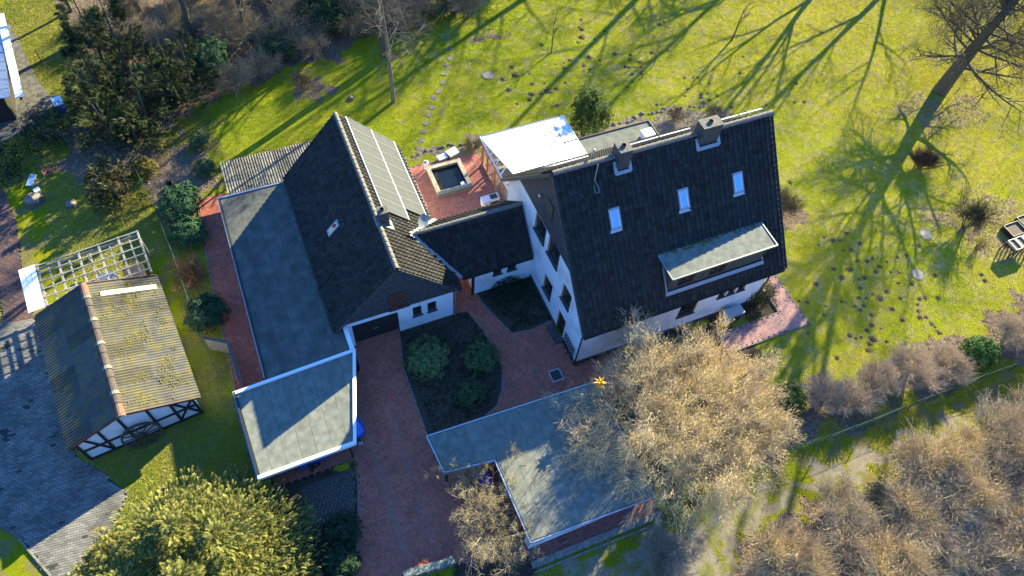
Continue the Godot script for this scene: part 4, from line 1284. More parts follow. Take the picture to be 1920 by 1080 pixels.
# ---------------------------------------------------------------- link between the two houses
func link_house():
	var h := thing("link_building", "low link building with mossy black tiles between the two houses", "building", Vector3(10.9, 0, -25.6))
	var k := 2.5 / 2.3; var rz := -25.6; var ry := 5.0
	var wb := B.new()
	var holes := [Rect2(1.24, 1.5, 0.6, 0.82), Rect2(2.2, 1.5, 0.62, 0.82)]
	wall(wb, Vector3(9.76, 0, -23.42), Vector3.RIGHT, Vector3.BACK, 3.93, -0.1, 2.48, holes, 0.28)
	wall(wb, Vector3(9.76, 0, -27.7), Vector3.BACK, Vector3.LEFT, 4.28, -0.1, 2.48, [], 0.28)
	wall(wb, Vector3(13.69, 0, -27.7), Vector3.LEFT, Vector3.FORWARD, 3.93, -0.1, 2.48, [], 0.28)
	part(h, "wall", wb, M["plaster"])
	for r in holes:
		window(h, Vector3(9.76, 0, -23.42), Vector3.RIGHT, Vector3.BACK, r, M["window_brown"], M["slate"], M["tan_reveal"], 1)
	var pb := B.new()
	pb.box(Vector3(9.6, 0.0, -23.5), Vector3(9.75, 2.45, -23.36))
	part(h, "passage_post", pb, M["dark_wood"])
	var sl := Vector2(2.3, 2.5).length()
	var dnf := Vector3(0, -2.5, 2.3).normalized(); var dnb := Vector3(0, -2.5, -2.3).normalized()
	var b1 := B.new()
	deck(b1, [Vector3(6.6, ry, rz), Vector3(13.62, ry, rz), Vector3(13.62, 2.5, -23.3), Vector3(8.84, 2.5, -23.3)], 0.12)
	var r1 := part(h, "front_roof", b1, M["dark_wood"])
	var b2 := B.new()
	deck(b2, [Vector3(6.6, ry, rz), Vector3(13.62, ry, rz), Vector3(13.62, 2.5, -27.9), Vector3(8.84, 2.5, -27.9)], 0.12)
	var r2 := part(h, "rear_roof", b2, M["dark_wood"])
	var skip := func(p: Vector3) -> bool: return p.x < 4.75 + (7.0 - p.y) / 1.108 + 0.1
	tiles(r1, Vector3(6.42, ry, rz), Vector3.RIGHT, dnf, 7.2, sl, TILES, func(_i, _j): return true, skip)
	tiles(r2, Vector3(13.62, ry, rz), Vector3.LEFT, dnb, 7.2, sl, TILES, NEVER_AT, skip)
	ridge_tiles(r1, Vector3(6.6, ry + 0.03, rz), Vector3(13.6, ry + 0.03, rz), M["ridge_cap"], 0.36, 0.12)
	gutter(h, Vector3(8.95, 2.43, -23.22), Vector3(13.62, 2.43, -23.22), M["dark_metal"])
	gutter(h, Vector3(13.62, 2.43, -27.98), Vector3(8.95, 2.43, -27.98), M["zinc"])
	var fl := B.new()
	fl.bar(Vector3(13.65, 5.1, rz), Vector3(13.65, 2.6, -23.3), 0.05, 0.16)
	fl.bar(Vector3(13.65, 5.1, rz), Vector3(13.65, 2.6, -27.9), 0.05, 0.16)
	part(h, "wall_flashing", fl, M["lead"])
	# satellite dish
	var d := thing("satellite_dish", "grey satellite dish at the valley end of the link ridge", "satellite dish", Vector3(7.35, 4.95, -25.75))
	var db := B.new()
	var rings := []
	var tilt := Basis(Vector3.UP, deg_to_rad(35.0)) * Basis(Vector3.RIGHT, deg_to_rad(-25.0))
	for i in 5:
		var rr := 0.42 * i / 4.0
		var ring := []
		for a in 18:
			ring.append(Vector3(7.4, 5.75, -25.8) + tilt * Vector3(cos(TAU * a / 18) * rr, sin(TAU * a / 18) * rr * 1.05, rr * rr * 0.55 - 0.1))
		rings.append(ring)
	for i in 4:
		for a in 18:
			db.quad(rings[i][a], rings[i][(a + 1) % 18], rings[i + 1][(a + 1) % 18], rings[i + 1][a])
	part(d, "reflector", db, M["zinc"])
	pipe(d, "mast", [Vector3(7.35, 4.95, -25.75), Vector3(7.37, 5.6, -25.88)], 0.025, M["zinc"])
	pipe(d, "feed_arm", [Vector3(7.4, 5.33, -25.75), Vector3(7.4, 5.75, -25.8) + tilt * Vector3(0, -0.1, 0.5)], 0.015, M["dark_metal"])

# ---------------------------------------------------------------- flat-roofed annex and lean-to
func felt_sheet(root: Node3D, poly: PackedVector2Array, y: float, across: bool, step: float, mats: Array, th := 0.02):
	# roofing felt in strips, each strip a piece with a raised lap
	var lo := Vector2(1e9, 1e9); var hi := -lo
	for p in poly:
		lo = lo.min(p); hi = hi.max(p)
	var a := lo.x if across else lo.y; var e := hi.x if across else hi.y
	var n := int(ceil((e - a) / step))
	for i in n:
		var s := a + i * (e - a) / n; var t := a + (i + 1) * (e - a) / n - 0.012
		var cut := PackedVector2Array([Vector2(s, lo.y - 1), Vector2(t, lo.y - 1), Vector2(t, hi.y + 1), Vector2(s, hi.y + 1)]) if across else PackedVector2Array([Vector2(lo.x - 1, s), Vector2(hi.x + 1, s), Vector2(hi.x + 1, t), Vector2(lo.x - 1, t)])
		for q in Geometry2D.intersect_polygons(poly, cut):
			var b := B.new()
			b.prism(q, y, y + th + rnd(0.0, 0.012))
			part(root, "felt_strip", b, mats[rng.randi() % mats.size()])

func felt_shades(key: String) -> Array:
	var o := []
	for f in [1.0, 0.97, 0.99, 0.955]:
		var m: StandardMaterial3D = M[key].duplicate()
		m.albedo_color = Color(f, f, f * 0.99)
		m.uv1_offset = Vector3(rng.randf(), rng.randf(), rng.randf())
		o.append(m)
	return o

func corrugated(w: float, l: float, pitch: float, amp: float, th := 0.012) -> ArrayMesh:
	# sheet with waves across x, lying from z = 0 to l
	var b := B.new()
	var n := int(round(w / pitch * 8.0))
	for i in n:
		var xa := w * i / n; var xb := w * (i + 1) / n
		var ya := cos(xa / pitch * TAU) * amp; var yb := cos(xb / pitch * TAU) * amp
		b.quad(Vector3(xa, ya, l), Vector3(xb, yb, l), Vector3(xb, yb, 0), Vector3(xa, ya, 0))
		b.quad(Vector3(xa, ya - th, 0), Vector3(xb, yb - th, 0), Vector3(xb, yb - th, l), Vector3(xa, ya - th, l))
		b.quad(Vector3(xa, ya - th, l), Vector3(xb, yb - th, l), Vector3(xb, yb, l), Vector3(xa, ya, l))
		b.quad(Vector3(xb, yb - th, 0), Vector3(xa, ya - th, 0), Vector3(xa, ya, 0), Vector3(xb, yb, 0))
	return b.mesh()

func flat_annex():
	var h := thing("flat_annex", "long flat felt roofed annex beside the side house", "building", Vector3(-1.2, 0, -27.5))
	var wb := B.new()
	wall(wb, Vector3(-3.35, 0, -34.1), Vector3.BACK, Vector3.LEFT, 13.4, -0.1, 2.3, [Rect2(3, 1, 0.9, 0.9), Rect2(8, -0.1, 0.95, 2.1)])
	wall(wb, Vector3(1.4, 0, -34.1), Vector3.LEFT, Vector3.FORWARD, 4.75, -0.1, 2.3, [])
	wall(wb, Vector3(-3.35, 0, -20.75), Vector3.RIGHT, Vector3.BACK, 4.85, -0.1, 2.3, [])
	part(h, "wall", wb, M["plaster"])
	var pl := B.new()
	pl.box(Vector3(1.25, 0, -22.4), Vector3(1.5, 2.75, -20.75))
	part(h, "pier", pl, M["plaster"])
	var b := B.new()
	b.box(Vector3(-3.5, 2.3, -34.3), Vector3(1.42, 2.45, -20.72))
	var rf := part(h, "roof", b, M["felt_dark"])
	felt_sheet(rf, P2([-3.42, -34.24, 1.35, -34.24, 1.35, -20.74, -3.42, -20.74]), 2.452, true, 1.0, felt_shades("felt_dark"))
	var e := B.new()
	e.bar(Vector3(-3.5, 2.46, -34.3), Vector3(-3.5, 2.46, -20.85), 0.1, 0.16)
	var ed := part(h, "roof_edge", e, M["dark_metal"])
	var e2 := B.new()
	e2.bar(Vector3(-3.575, 2.46, -34.3), Vector3(-3.575, 2.46, -20.85), 0.03, 0.17)
	part(ed, "trim", e2, M["zinc"])
	var e3 := B.new()
	e3.bar(Vector3(-3.55, 2.47, -34.34), Vector3(0.75, 2.47, -34.34), 0.1, 0.16)
	part(h, "roof_edge", e3, M["zinc"])
	# lean-to roof of old corrugated sheets behind it
	var l := thing("lean_to", "corrugated lean-to roof at the back of the annex", "shelter", Vector3(0, 0, -36.2))
	var sheet := corrugated(0.92, 3.2, 0.177, 0.027)
	var shades := []
	for f in [1.0, 0.85, 0.95]:
		var m: StandardMaterial3D = M["old_corrugated"].duplicate()
		m.albedo_color = Color(f, f, f)
		m.uv1_offset = Vector3(rng.randf(), 0, rng.randf())
		shades.append(m)
	var dn := Vector3(0, -0.3, -3.2).normalized()
	for i in 7:
		piece(l, "corrugated_sheet", sheet, shades[i % 3], Transform3D(Basis(Vector3.LEFT, Vector3(0, 3.2, -0.3).normalized(), dn), Vector3(-2.0 + i * 0.86, 2.4 + (i % 2) * 0.014, -34.55 + rnd(-0.03, 0.03))))
	var fb := B.new()
	for z in [-35.0, -36.3, -37.5]:
		fb.bar(Vector3(-2.9, 2.26 - (-34.55 - z) * 0.094, z), Vector3(3.1, 2.26 - (-34.55 - z) * 0.094, z), 0.08, 0.1)
	part(l, "purlins", fb, M["old_wood"])
	for x in [-2.8, 0.1, 3.0]:
		var pb := B.new()
		pb.bar(Vector3(x, -0.1, -37.5), Vector3(x, 1.93, -37.5), 0.1, 0.1, Vector3.BACK)
		part(l, "post", pb, M["old_wood"])

# ---------------------------------------------------------------- carport and the car
func carport():
	var c := thing("carport", "wedge shaped felt roofed carport with white rim", "carport", Vector3(-2.2, 0, -18.0))
	var y := 2.5
	var o := [Vector2(-5.25, -20.5), Vector2(1.46, -20.78), Vector2(-0.03, -15.48), Vector2(-5.02, -15.42)]
	var b := B.new()
	b.prism(PackedVector2Array(o), y - 0.16, y - 0.02)
	var rf := part(c, "roof", b, M["felt_dark"])
	felt_sheet(rf, P2([-5.15, -20.42, 1.3, -20.66, -0.12, -15.62, -4.95, -15.56]), y - 0.018, true, 0.92, felt_shades("felt_pale"))
	for q in [[o[0], o[1], "white_paint", 0.17], [o[1], o[2], "white_paint", 0.17], [o[2], o[3], "white_paint", 0.19], [o[3], o[0], "dark_metal", 0.1]]:
		var f := B.new()
		var a := Vector3(q[0].x, y, q[0].y); var e := Vector3(q[1].x, y, q[1].y)
		var d := (e - a).normalized()
		f.bar(a - d * 0.06, e + d * 0.06, q[3], 0.24 + 0.004 * rng.randf())
		part(c, "fascia", f, M[q[2]])
	for p in [Vector2(-4.8, -20.2), Vector2(-4.7, -15.75), Vector2(-0.35, -15.75), Vector2(-2.6, -15.75)]:
		var f := B.new()
		f.bar(Vector3(p.x, -0.05, p.y), Vector3(p.x, y - 0.16, p.y), 0.12, 0.12, Vector3.BACK)
		part(c, "post", f, M["dark_wood"])
	gutter(c, Vector3(-5.12, y - 0.05, -15.4), Vector3(-5.34, y - 0.05, -20.5), M["zinc"])
	pipe(c, "downpipe", [Vector3(-5.36, y - 0.1, -20.45), Vector3(-5.36, 0.05, -20.45)], 0.04, M["zinc"])
	var dl := B.new()
	for i in 12:
		dl.box(Vector3(-5.05 + i * 0.001, 0.1 + i * 0.18, -20.3), Vector3(-5.0 + i * 0.001, 0.26 + i * 0.18, -15.9))
	part(c, "side_boards", dl, M["dark_wood"])
	car()

func car():
	# small blue hatchback, nose towards +x
	var at := Vector3(-1.35, 0.045, -17.0)
	var r := thing("car", "blue hatchback with its nose out from under the carport", "car", at, "", deg_to_rad(10.0))
	# stations along the length: x, half width, sill y, belt y, roof y, roof half width
	var st := [[-1.98, 0.66, 0.42, 0.74, 0.8, 0.6], [-1.9, 0.76, 0.34, 0.86, 0.95, 0.66], [-1.6, 0.83, 0.27, 0.9, 1.36, 0.58], [-0.9, 0.85, 0.25, 0.92, 1.49, 0.6], [-0.1, 0.85, 0.25, 0.92, 1.48, 0.6], [0.45, 0.85, 0.25, 0.92, 1.28, 0.6], [1.0, 0.84, 0.26, 0.9, 0.95, 0.66], [1.55, 0.8, 0.3, 0.8, 0.85, 0.62], [1.9, 0.68, 0.38, 0.66, 0.72, 0.54], [2.02, 0.5, 0.44, 0.58, 0.62, 0.4]]
	var body := B.new(); var gl := B.new()
	var ring := func(s: Array) -> Array:
		var o := []
		for q in [[1.0, s[2]], [1.03, lerpf(s[2], s[3], 0.45)], [1.0, lerpf(s[2], s[3], 0.8)], [0.965, s[3]]]:
			o.append(Vector3(s[0], q[1], s[1] * q[0]))
		o.append(Vector3(s[0], lerpf(s[3], s[4], 0.88), s[5] + 0.04))
		o.append(Vector3(s[0], s[4], s[5] * 0.72))
		o.append(Vector3(s[0], s[4] + 0.015, 0))
		return o
	for i in st.size() - 1:
		var p: Array = ring.call(st[i]); var q: Array = ring.call(st[i + 1])
		for j in p.size() - 1:
			for s in [1, -1]:
				var f := Vector3(1, 1, s)
				var glassy: bool = (j == 3 and i >= 2 and i <= 5) or (i == 5 and j >= 4) or (i == 1 and j >= 4)
				var t: B = gl if glassy else body
				if s > 0: t.quad(p[j] * f, q[j] * f, q[j + 1] * f, p[j + 1] * f)
				else: t.quad(q[j] * f, p[j] * f, p[j + 1] * f, q[j + 1] * f)
	for e in [st[0], st[st.size() - 1]]:
		var p: Array = ring.call(e)
		for j in p.size() - 1:
			body.quad(p[j], p[j + 1], p[j + 1] * Vector3(1, 1, -1), p[j] * Vector3(1, 1, -1))
	part(r, "body", body, M["car_blue"])
	part(r, "glazing", gl, M["car_glass"])
	for s in [1, -1]:
		var lb := B.new()
		lb.box(Vector3(1.62, 0.66, s * 0.66 - 0.1), Vector3(1.86, 0.76, s * 0.66 + 0.07), Transform3D(Basis(Vector3.UP, s * -0.35), Vector3(0, 0, 0)))
		part(r, "headlight", lb, M["zinc"])
		var mb := B.new()
		mb.box(Vector3(0.55, 0.92, s * 0.92 - 0.08), Vector3(0.72, 1.06, s * 0.92 + 0.08))
		part(r, "mirror", mb, M["car_blue"])
		for x in [-1.22, 1.25]:
			var w := B.new()
			var a := Vector3(x, 0.3, s * 0.82 - 0.09); 
			w.tube(PackedVector3Array([a, a + Vector3(0, 0, 0.18)]), PackedFloat32Array([0.3, 0.3]), 20)
			var wo := part(r, "wheel", w, M["rubber"])
			var h := B.new()
			h.tube(PackedVector3Array([a + Vector3(0, 0, -0.005), a + Vector3(0, 0, 0.185)]), PackedFloat32Array([0.19, 0.19]), 12)
			part(wo, "rim", h, M["grey_metal"])
	var gb := B.new()
	gb.box(Vector3(1.93, 0.4, -0.42), Vector3(2.035, 0.54, 0.42))
	part(r, "grille", gb, M["black_plastic"])
	var np := B.new()
	np.box(Vector3(2.036, 0.42, -0.24), Vector3(2.045, 0.52, 0.24))
	part(r, "number_plate", np, M["white_paint"])

# ---------------------------------------------------------------- double garage by the lane
func double_garage():
	var g := thing("double_garage", "low double garage with L shaped pale felt roof", "garage", Vector3(9.5, 0, -11))
	var y := 2.45
	var poly := P2([3.6, -14.5, 13.5, -14.15, 13.5, -7.1, 6.58, -7.36, 6.5, -11.95, 3.8, -12.3])
	var wb := B.new()
	wall(wb, Vector3(6.75, 0, -7.6), Vector3.RIGHT, Vector3.BACK, 6.55, -0.1, y - 0.2, [])
	wall(wb, Vector3(13.3, 0, -7.6), Vector3.FORWARD, Vector3.RIGHT, 6.3, -0.1, y - 0.2, [])
	wall(wb, Vector3(6.75, 0, -13.9), Vector3.BACK, Vector3.LEFT, 6.3, -0.1, y - 0.2, [Rect2(0.3, -0.1, 2.4, 2.1), Rect2(3.4, -0.1, 2.4, 2.1)])
	wall(wb, Vector3(13.3, 0, -13.9), Vector3.LEFT, Vector3.FORWARD, 6.55, -0.1, y - 0.2, [])
	part(g, "wall", wb, M["plaster"])
	for z in [-13.6, -10.5]:
		var db := B.new()
		for j in 6:
			db.box(Vector3(6.9, 0.02 + j * 0.33, z), Vector3(6.95, 0.34 + j * 0.33, z + 2.4))
		part(g, "garage_door", db, M["dark_wood"])
	for p in [Vector2(3.9, -14.2), Vector2(4.0, -12.6)]:
		var pb := B.new()
		pb.bar(Vector3(p.x, -0.05, p.y), Vector3(p.x, y - 0.2, p.y), 0.12, 0.12, Vector3.BACK)
		part(g, "post", pb, M["dark_wood"])
	var b := B.new()
	b.prism(poly, y - 0.2, y - 0.02)
	var rf := part(g, "roof", b, M["felt_dark"])
	felt_sheet(rf, P2([3.68, -14.42, 13.42, -14.07, 13.42, -7.18, 6.66, -7.44, 6.58, -12.0, 3.88, -12.38]), y - 0.018, true, 1.0, felt_shades("felt_pale"))
	for k in poly.size():
		var a := poly[k]; var e := poly[(k + 1) % poly.size()]
		var f := B.new()
		f.bar(Vector3(a.x, y - 0.06, a.y), Vector3(e.x, y - 0.06, e.y), 0.07, 0.17 + k * 0.002)
		part(g, "roof_edge", f, M["zinc"])
	var bin := thing("wheeled_bin", "dark blue waste bin standing before the garage doors", "bin", Vector3(5.85, 0.045, -11.6))
	var bb := B.new()
	var c := Vector3(5.85, 0.045, -11.6)
	var p0 := []; var p1 := []
	for s in [[-1, -1], [1, -1], [1, 1], [-1, 1]]:
		p0.append(c + Vector3(s[0] * 0.22, 0.1, s[1] * 0.24)); p1.append(c + Vector3(s[0] * 0.29, 0.98, s[1] * 0.34))
	for k in 4:
		bb.quad(p0[(k + 1) % 4], p0[k], p1[k], p1[(k + 1) % 4])
	part(bin, "body", bb, M["blue_bin"])
	var lb := B.new()
	lb.box(c + Vector3(-0.31, 0.98, -0.37), c + Vector3(0.31, 1.05, 0.37))
	part(bin, "lid", lb, M["blue_bin"])
	for s in [-1, 1]:
		var wb2 := B.new()
		wb2.tube(PackedVector3Array([c + Vector3(s * 0.25, 0.1, -0.3), c + Vector3(s * 0.3, 0.1, -0.3)]), PackedFloat32Array([0.1, 0.1]), 12)
		part(bin, "wheel", wb2, M["rubber"])
	# moravian star in the tree beside the garage
	var at := Vector3(12.97, 4.5, -13.22)
	var st := thing("star_ornament", "orange many pointed star hanging in the pale bush", "ornament", at)
	var sb := B.new()
	var dirs := []
	var gold := PI * (3.0 - sqrt(5.0))
	for i in 18:
		var yy := 1.0 - 2.0 * (i + 0.5) / 18.0
		var rr := sqrt(1.0 - yy * yy)
		dirs.append(Vector3(cos(gold * i) * rr, yy, sin(gold * i) * rr))
	for d in dirs:
		var s: Vector3 = d.cross(Vector3(0.2, 0.9, 0.4)).normalized(); var u: Vector3 = d.cross(s)
		var base := []
		for k in 4:
			base.append(at + d * 0.11 + (s * cos(TAU * k / 4) + u * sin(TAU * k / 4)) * 0.09)
		for k in 4:
			sb.tri(base[k], base[(k + 1) % 4], at + d * 0.42)
	part(st, "points", sb, M["star_orange"])
	pipe(st, "cable", [at + Vector3(0, 0.1, 0), at + Vector3(0.2, 1.2, 0.1)], 0.008, M["black_plastic"])

# ---------------------------------------------------------------- conservatory
func conservatory():
	var c := thing("conservatory", "white roofed conservatory with orange timber posts on the terrace", "conservatory", Vector3(17.4, 0, -31))
	var lo := 2.5; var hi := 3.55; var zf := -33.9; var zb := -28.35
	var A := Vector3(14.2, lo, zf); var D := Vector3(20.55, lo, zf)
	var Cc := Vector3(14.85, hi, zb); var E := Vector3(20.0, hi, zb)
	var Bq := Vector3(14.2, lo, zb); var F := Vector3(20.55, lo, zb)
	# white roof sheets, each a piece between glazing bars
	var n := 6
	for i in n:
		var f0 := i / float(n); var f1 := (i + 1) / float(n)
		var b := B.new()
		var p := [A.lerp(D, f0) + Vector3(0.02, 0, 0), A.lerp(D, f1) - Vector3(0.02, 0, 0), Cc.lerp(E, f1) - Vector3(0.02, 0, 0), Cc.lerp(E, f0) + Vector3(0.02, 0, 0)]
		deck(b, p, 0.03)
		part(c, "roof_sheet", b, M["white_sheet"])
		if i > 0:
			var rb := B.new()
			rb.bar(A.lerp(D, f0) + Vector3(0, -0.012, 0), Cc.lerp(E, f0) + Vector3(0, -0.012, 0), 0.036, 0.05)
			part(c, "glazing_bar", rb, M["slate"])
	# sloping glass ends with rungs
	for s in [[A, Bq, Cc], [D, F, E]]:
		var gb := B.new()
		gb.tri(s[0], s[1], s[2])
		var go := part(c, "end_glazing", gb, M["house_glass"])
		var fb := B.new()
		fb.bar(s[0], s[1], 0.1, 0.1)
		fb.bar(s[0], s[2], 0.07, 0.07)
		for k in 5:
			var f := (k + 1) / 6.0
			fb.bar(s[0].lerp(s[1], f), s[0].lerp(s[2], f), 0.06, 0.05)
		part(go, "frame", fb, M["white_paint"])
	var eb := B.new()
	eb.bar(A + Vector3(-0.05, -0.03, -0.04), D + Vector3(0.05, -0.03, -0.04), 0.1, 0.12)
	part(c, "front_beam", eb, M["grey_metal"])
	for p in [Vector2(14.25, -33.5), Vector2(14.27, -32.6), Vector2(14.3, -31.3), Vector2(14.32, -30.0), Vector2(14.32, -28.9), Vector2(16.4, -33.5), Vector2(18.4, -33.5), Vector2(20.4, -33.5), Vector2(20.42, -31.5)]:
		var b := B.new()
		b.bar(Vector3(p.x, -0.05, p.y), Vector3(p.x, lo - 0.05, p.y), 0.12, 0.12, Vector3.BACK)
		part(c, "post", b, M["orange_wood"])
	var sl := B.new()
	sl.box(Vector3(14.18, -0.02, -33.6), Vector3(14.42, 0.16, -28.3))
	sl.box(Vector3(14.42, -0.02, -33.6), Vector3(20.5, 0.158, -33.38))
	part(c, "sill_wall", sl, M["concrete"])
	var tb := B.new()
	tb.box(Vector3(14.24, 1.95, -33.44), Vector3(14.34, 2.06, -28.4))
	tb.box(Vector3(14.24, 0.162, -33.44), Vector3(14.34, 0.24, -28.4))
	part(c, "transom", tb, M["orange_wood"])
	var gz := B.new()
	gz.box(Vector3(14.28, 0.24, -33.44), Vector3(14.295, 1.95, -28.4))
	part(c, "side_glass", gz, M["house_glass"])
	var gz2 := B.new()
	gz2.box(Vector3(14.4, 0.162, -33.52), Vector3(20.36, 2.3, -33.505))
	part(c, "front_glass", gz2, M["house_glass"])
	var fl := B.new()
	fl.box(Vector3(14.43, -0.02, -33.37), Vector3(20.3, 0.05, -28.0))
	part(c, "tiled_floor", fl, M["clay"])
	# furniture glimpsed through the glass
	var t := thing("terrace_table", "wooden table behind the conservatory glass", "table", Vector3(15.3, 0.05, -31.8))
	var tt := B.new()
	tt.box(Vector3(14.8, 0.72, -32.4), Vector3(15.8, 0.77, -31.2))
	part(t, "table_top", tt, M["old_wood"])
	for q in [[14.86, -32.34], [15.74, -32.34], [14.86, -31.26], [15.74, -31.26]]:
		var lg := B.new()
		lg.bar(Vector3(q[0], 0.05, q[1]), Vector3(q[0], 0.72, q[1]), 0.06, 0.06, Vector3.BACK)
		part(t, "leg", lg, M["old_wood"])

# ---------------------------------------------------------------- timber-framed shed with pergola
func shed_slope(s: Node3D, L: float, yr: float, x_end: float, y_end: float, m: String, cols: int, called: String):
	var run := Vector2(absf(x_end), yr - y_end).length()
	var rf := Node3D.new()
	rf.name = called
	s.add_child(rf, true)
	var dn := Vector3(x_end, y_end - yr, 0).normalized()
	var rows := 2
	var sh := corrugated(2.0 * L / cols, run / rows + 0.12, 2.0 * L / cols / 5.0, 0.026)
	var shades := []
	for f in [1.0, 0.9, 0.96, 0.82]:
		var mt: StandardMaterial3D = M[m].duplicate()
		mt.albedo_color = Color(f, f, f)
		shades.append(mt)
	for i in cols:
		for j in rows:
			var along := Vector3.BACK if x_end > 0 else Vector3.FORWARD
			var nrm := dn.cross(along)
			if nrm.y < 0: nrm = -nrm
			var o := Vector3(0, yr, 0) + dn * (run / rows * j) + Vector3(0, 0, -L if along.z > 0 else L) + along * (2.0 * L / cols * i) + nrm * (0.03 - j * 0.022 + (i % 2) * 0.008)
			var bs := Basis(along, nrm, dn)
			if bs.determinant() < 0:
				bs = Basis(-along, nrm, dn); o += along * (2.0 * L / cols)
			var q := MeshInstance3D.new()
			q.name = "corrugated_sheet"; q.mesh = sh; q.material_override = shades[rng.randi() % 4]
			q.transform = Transform3D(bs.rotated(nrm, rnd(-0.004, 0.004)), o)
			rf.add_child(q, true)

func timber_shed():
	# own axes: x across, z along the ridge towards the camera; ridge turned a little
	var turn := atan2(0.98, 8.95)
	var s := thing("timber_shed", "half timbered shed with mossy corrugated roof", "shed", Vector3(-11.15, 0, -25.2), "", turn)
	var L := 4.45
	var yr := 3.55; var yl := 2.3
	var xl := -3.02; var xr := 3.55
	shed_slope(s, L, yr, xl, yl, "fibre_cement", 10, "shaded_roof")
	shed_slope(s, L, yr, xr, 2.1, "fibre_cement", 10, "sunny_roof")
	# cream patch strip on the sunny side
	var cs := B.new()
	var sd := Vector3(xr, 2.1 - yr, 0).normalized(); var sn := Vector3(yr - 2.1, xr, 0).normalized()
	var c0 := Vector3(0, yr, 0) + sd * 0.72 + sn * 0.08
	deck(cs, [c0 + Vector3(0, 0, -3.75), c0 + sd * 2.95 + Vector3(0, 0, -3.75), c0 + sd * 2.95 + Vector3(0, 0, -3.42), c0 + Vector3(0, 0, -3.42)], 0.02)
	part(s, "patch_strip", cs, M["cream"])
	# lumps of moss on the sunny sheets
	var mo := B.new()
	var mn := FastNoiseLite.new()
	mn.seed = 4
	mn.frequency = 0.55
	for i in 2600:
		var t := rnd(0.4, 3.6); var z := rnd(-4.2, 4.2)
		if mn.get_noise_2d(t * 1.4, z) < 0.1 + rnd(-0.12, 0.12): continue
		lump(mo, Vector3(0, yr, 0) + sd * t + sn * 0.04 + Vector3(0, 0, z), rnd(0.02, 0.055))
	part(s, "moss", mo, M["moss_bright"]).set_meta("kind", "stuff")
	# ridge capping, clay and patched with pale pieces
	for i in 11:
		var cp := MeshInstance3D.new()
		cp.name = "ridge_tile"
		cp.mesh = cap_shape(0.86 * 1.04, 0.2)
		cp.material_override = M["felt_pale"] if i in [1, 3, 5, 7, 8] and i != 8 else (M["clay"] if i in [0, 10] else M["dark_clay"])
		if i in [1, 3, 5, 7, 9]:
			cp.material_override = M["concrete"]
			cp.mesh = cap_shape(0.34, 0.215)
		cp.transform = Transform3D(Basis(Vector3.BACK, Vector3.UP, Vector3.LEFT), Vector3(0, yr - 0.06, -L - 0.05 + i * 0.82))
		s.add_child(cp, true)
		if i in [1, 3, 5, 7, 9]:
			var c2 := MeshInstance3D.new()
			c2.name = "ridge_tile"
			c2.mesh = cap_shape(0.86 * 1.04, 0.2)
			c2.material_override = M["dark_clay"]
			c2.transform = cp.transform
			s.add_child(c2, true)
	for sgn in [-1, 1]:
		for x in [[xl, yl], [xr, 2.1]]:
			var vb := B.new()
			vb.bar(Vector3(0, yr + 0.02, sgn * (L + 0.03)), Vector3(x[0], x[1] + 0.02, sgn * (L + 0.03)), 0.04, 0.17)
			part(s, "verge_board", vb, M["clay"] if sgn < 0 else M["brown_wood"])
	# walls: white infill panels between black timbers on the near gable
	var zf := L - 0.25
	var hz := func(x: float) -> float: return yr - (absf(x) / (absf(xl) if x < 0 else xr)) * (yr - (yl if x < 0 else 2.1)) - 0.12
	var xs := [-2.75, -1.5, -0.35, 1.0, 2.1, 3.2]
	for i in xs.size() - 1:
		for j in 2:
			var y0 := 0.15 + j * 1.0
			var p := B.new()
			var a := Vector3(xs[i], y0, zf); var e := Vector3(xs[i + 1], y0, zf)
			var ta := minf(y0 + 1.0, hz.call(xs[i])) if j == 0 else hz.call(xs[i])
			var te := minf(y0 + 1.0, hz.call(xs[i + 1])) if j == 0 else hz.call(xs[i + 1])
			var back := Vector3(0, 0, -0.15)
			var q := [a, e, Vector3(xs[i + 1], te, zf), Vector3(xs[i], ta, zf)]
			p.quad(q[0], q[1], q[2], q[3])
			p.quad(q[1] + back, q[0] + back, q[3] + back, q[2] + back)
			for k in 4:
				p.quad(q[k] + back, q[(k + 1) % 4] + back, q[(k + 1) % 4], q[k])
			part(s, "infill_panel", p, M["plaster"])
	var zt := zf + 0.02
	for x in xs:
		var tb := B.new()
		tb.bar(Vector3(x, 0, zt), Vector3(x, hz.call(x), zt), 0.13, 0.1, Vector3.BACK)
		part(s, "timber", tb, M["dark_wood"])
	for y in [0.08, 1.15]:
		var tb := B.new()
		tb.bar(Vector3(xs[0], y, zt + 0.004), Vector3(3.2, y, zt + 0.004), 0.1, 0.13)
		part(s, "timber", tb, M["dark_wood"])
	for q in [[-1.5, 0.15, -2.3, 2.2], [2.1, 2.4, 3.2, 0.2], [2.1, 0.2, 3.2, 2.0]]:
		var tb := B.new()
		tb.bar(Vector3(q[0], q[1], zt + 0.01), Vector3(q[2], q[3], zt + 0.01), 0.1, 0.1, Vector3.BACK)
		part(s, "brace", tb, M["dark_wood"])
	var ow := B.new()
	wall(ow, Vector3(-2.75, 0, zf), Vector3.FORWARD, Vector3.LEFT, 2 * L - 0.5, -0.1, 2.2, [Rect2(2, -0.1, 2.2, 2.0)], 0.15)
	wall(ow, Vector3(3.2, 0, zf), Vector3.FORWARD, Vector3.RIGHT, 2 * L - 0.5, -0.1, 2.05, [], 0.15)
	wall(ow, Vector3(3.2, 0, -zf), Vector3.LEFT, Vector3.FORWARD, 5.95, -0.1, 2.2, [Rect2(1.5, -0.1, 2.4, 2.0)], 0.15)
	part(s, "side_wall", ow, M["plaster"])
	# rafters seen at the eaves
	# cart wheel against the gable
	var w := thing("cart_wheel", "old wooden cart wheel leaning on the half timbered gable", "wheel", Vector3(-10.55, 0, -21.0), "", turn)
	var R := 0.98
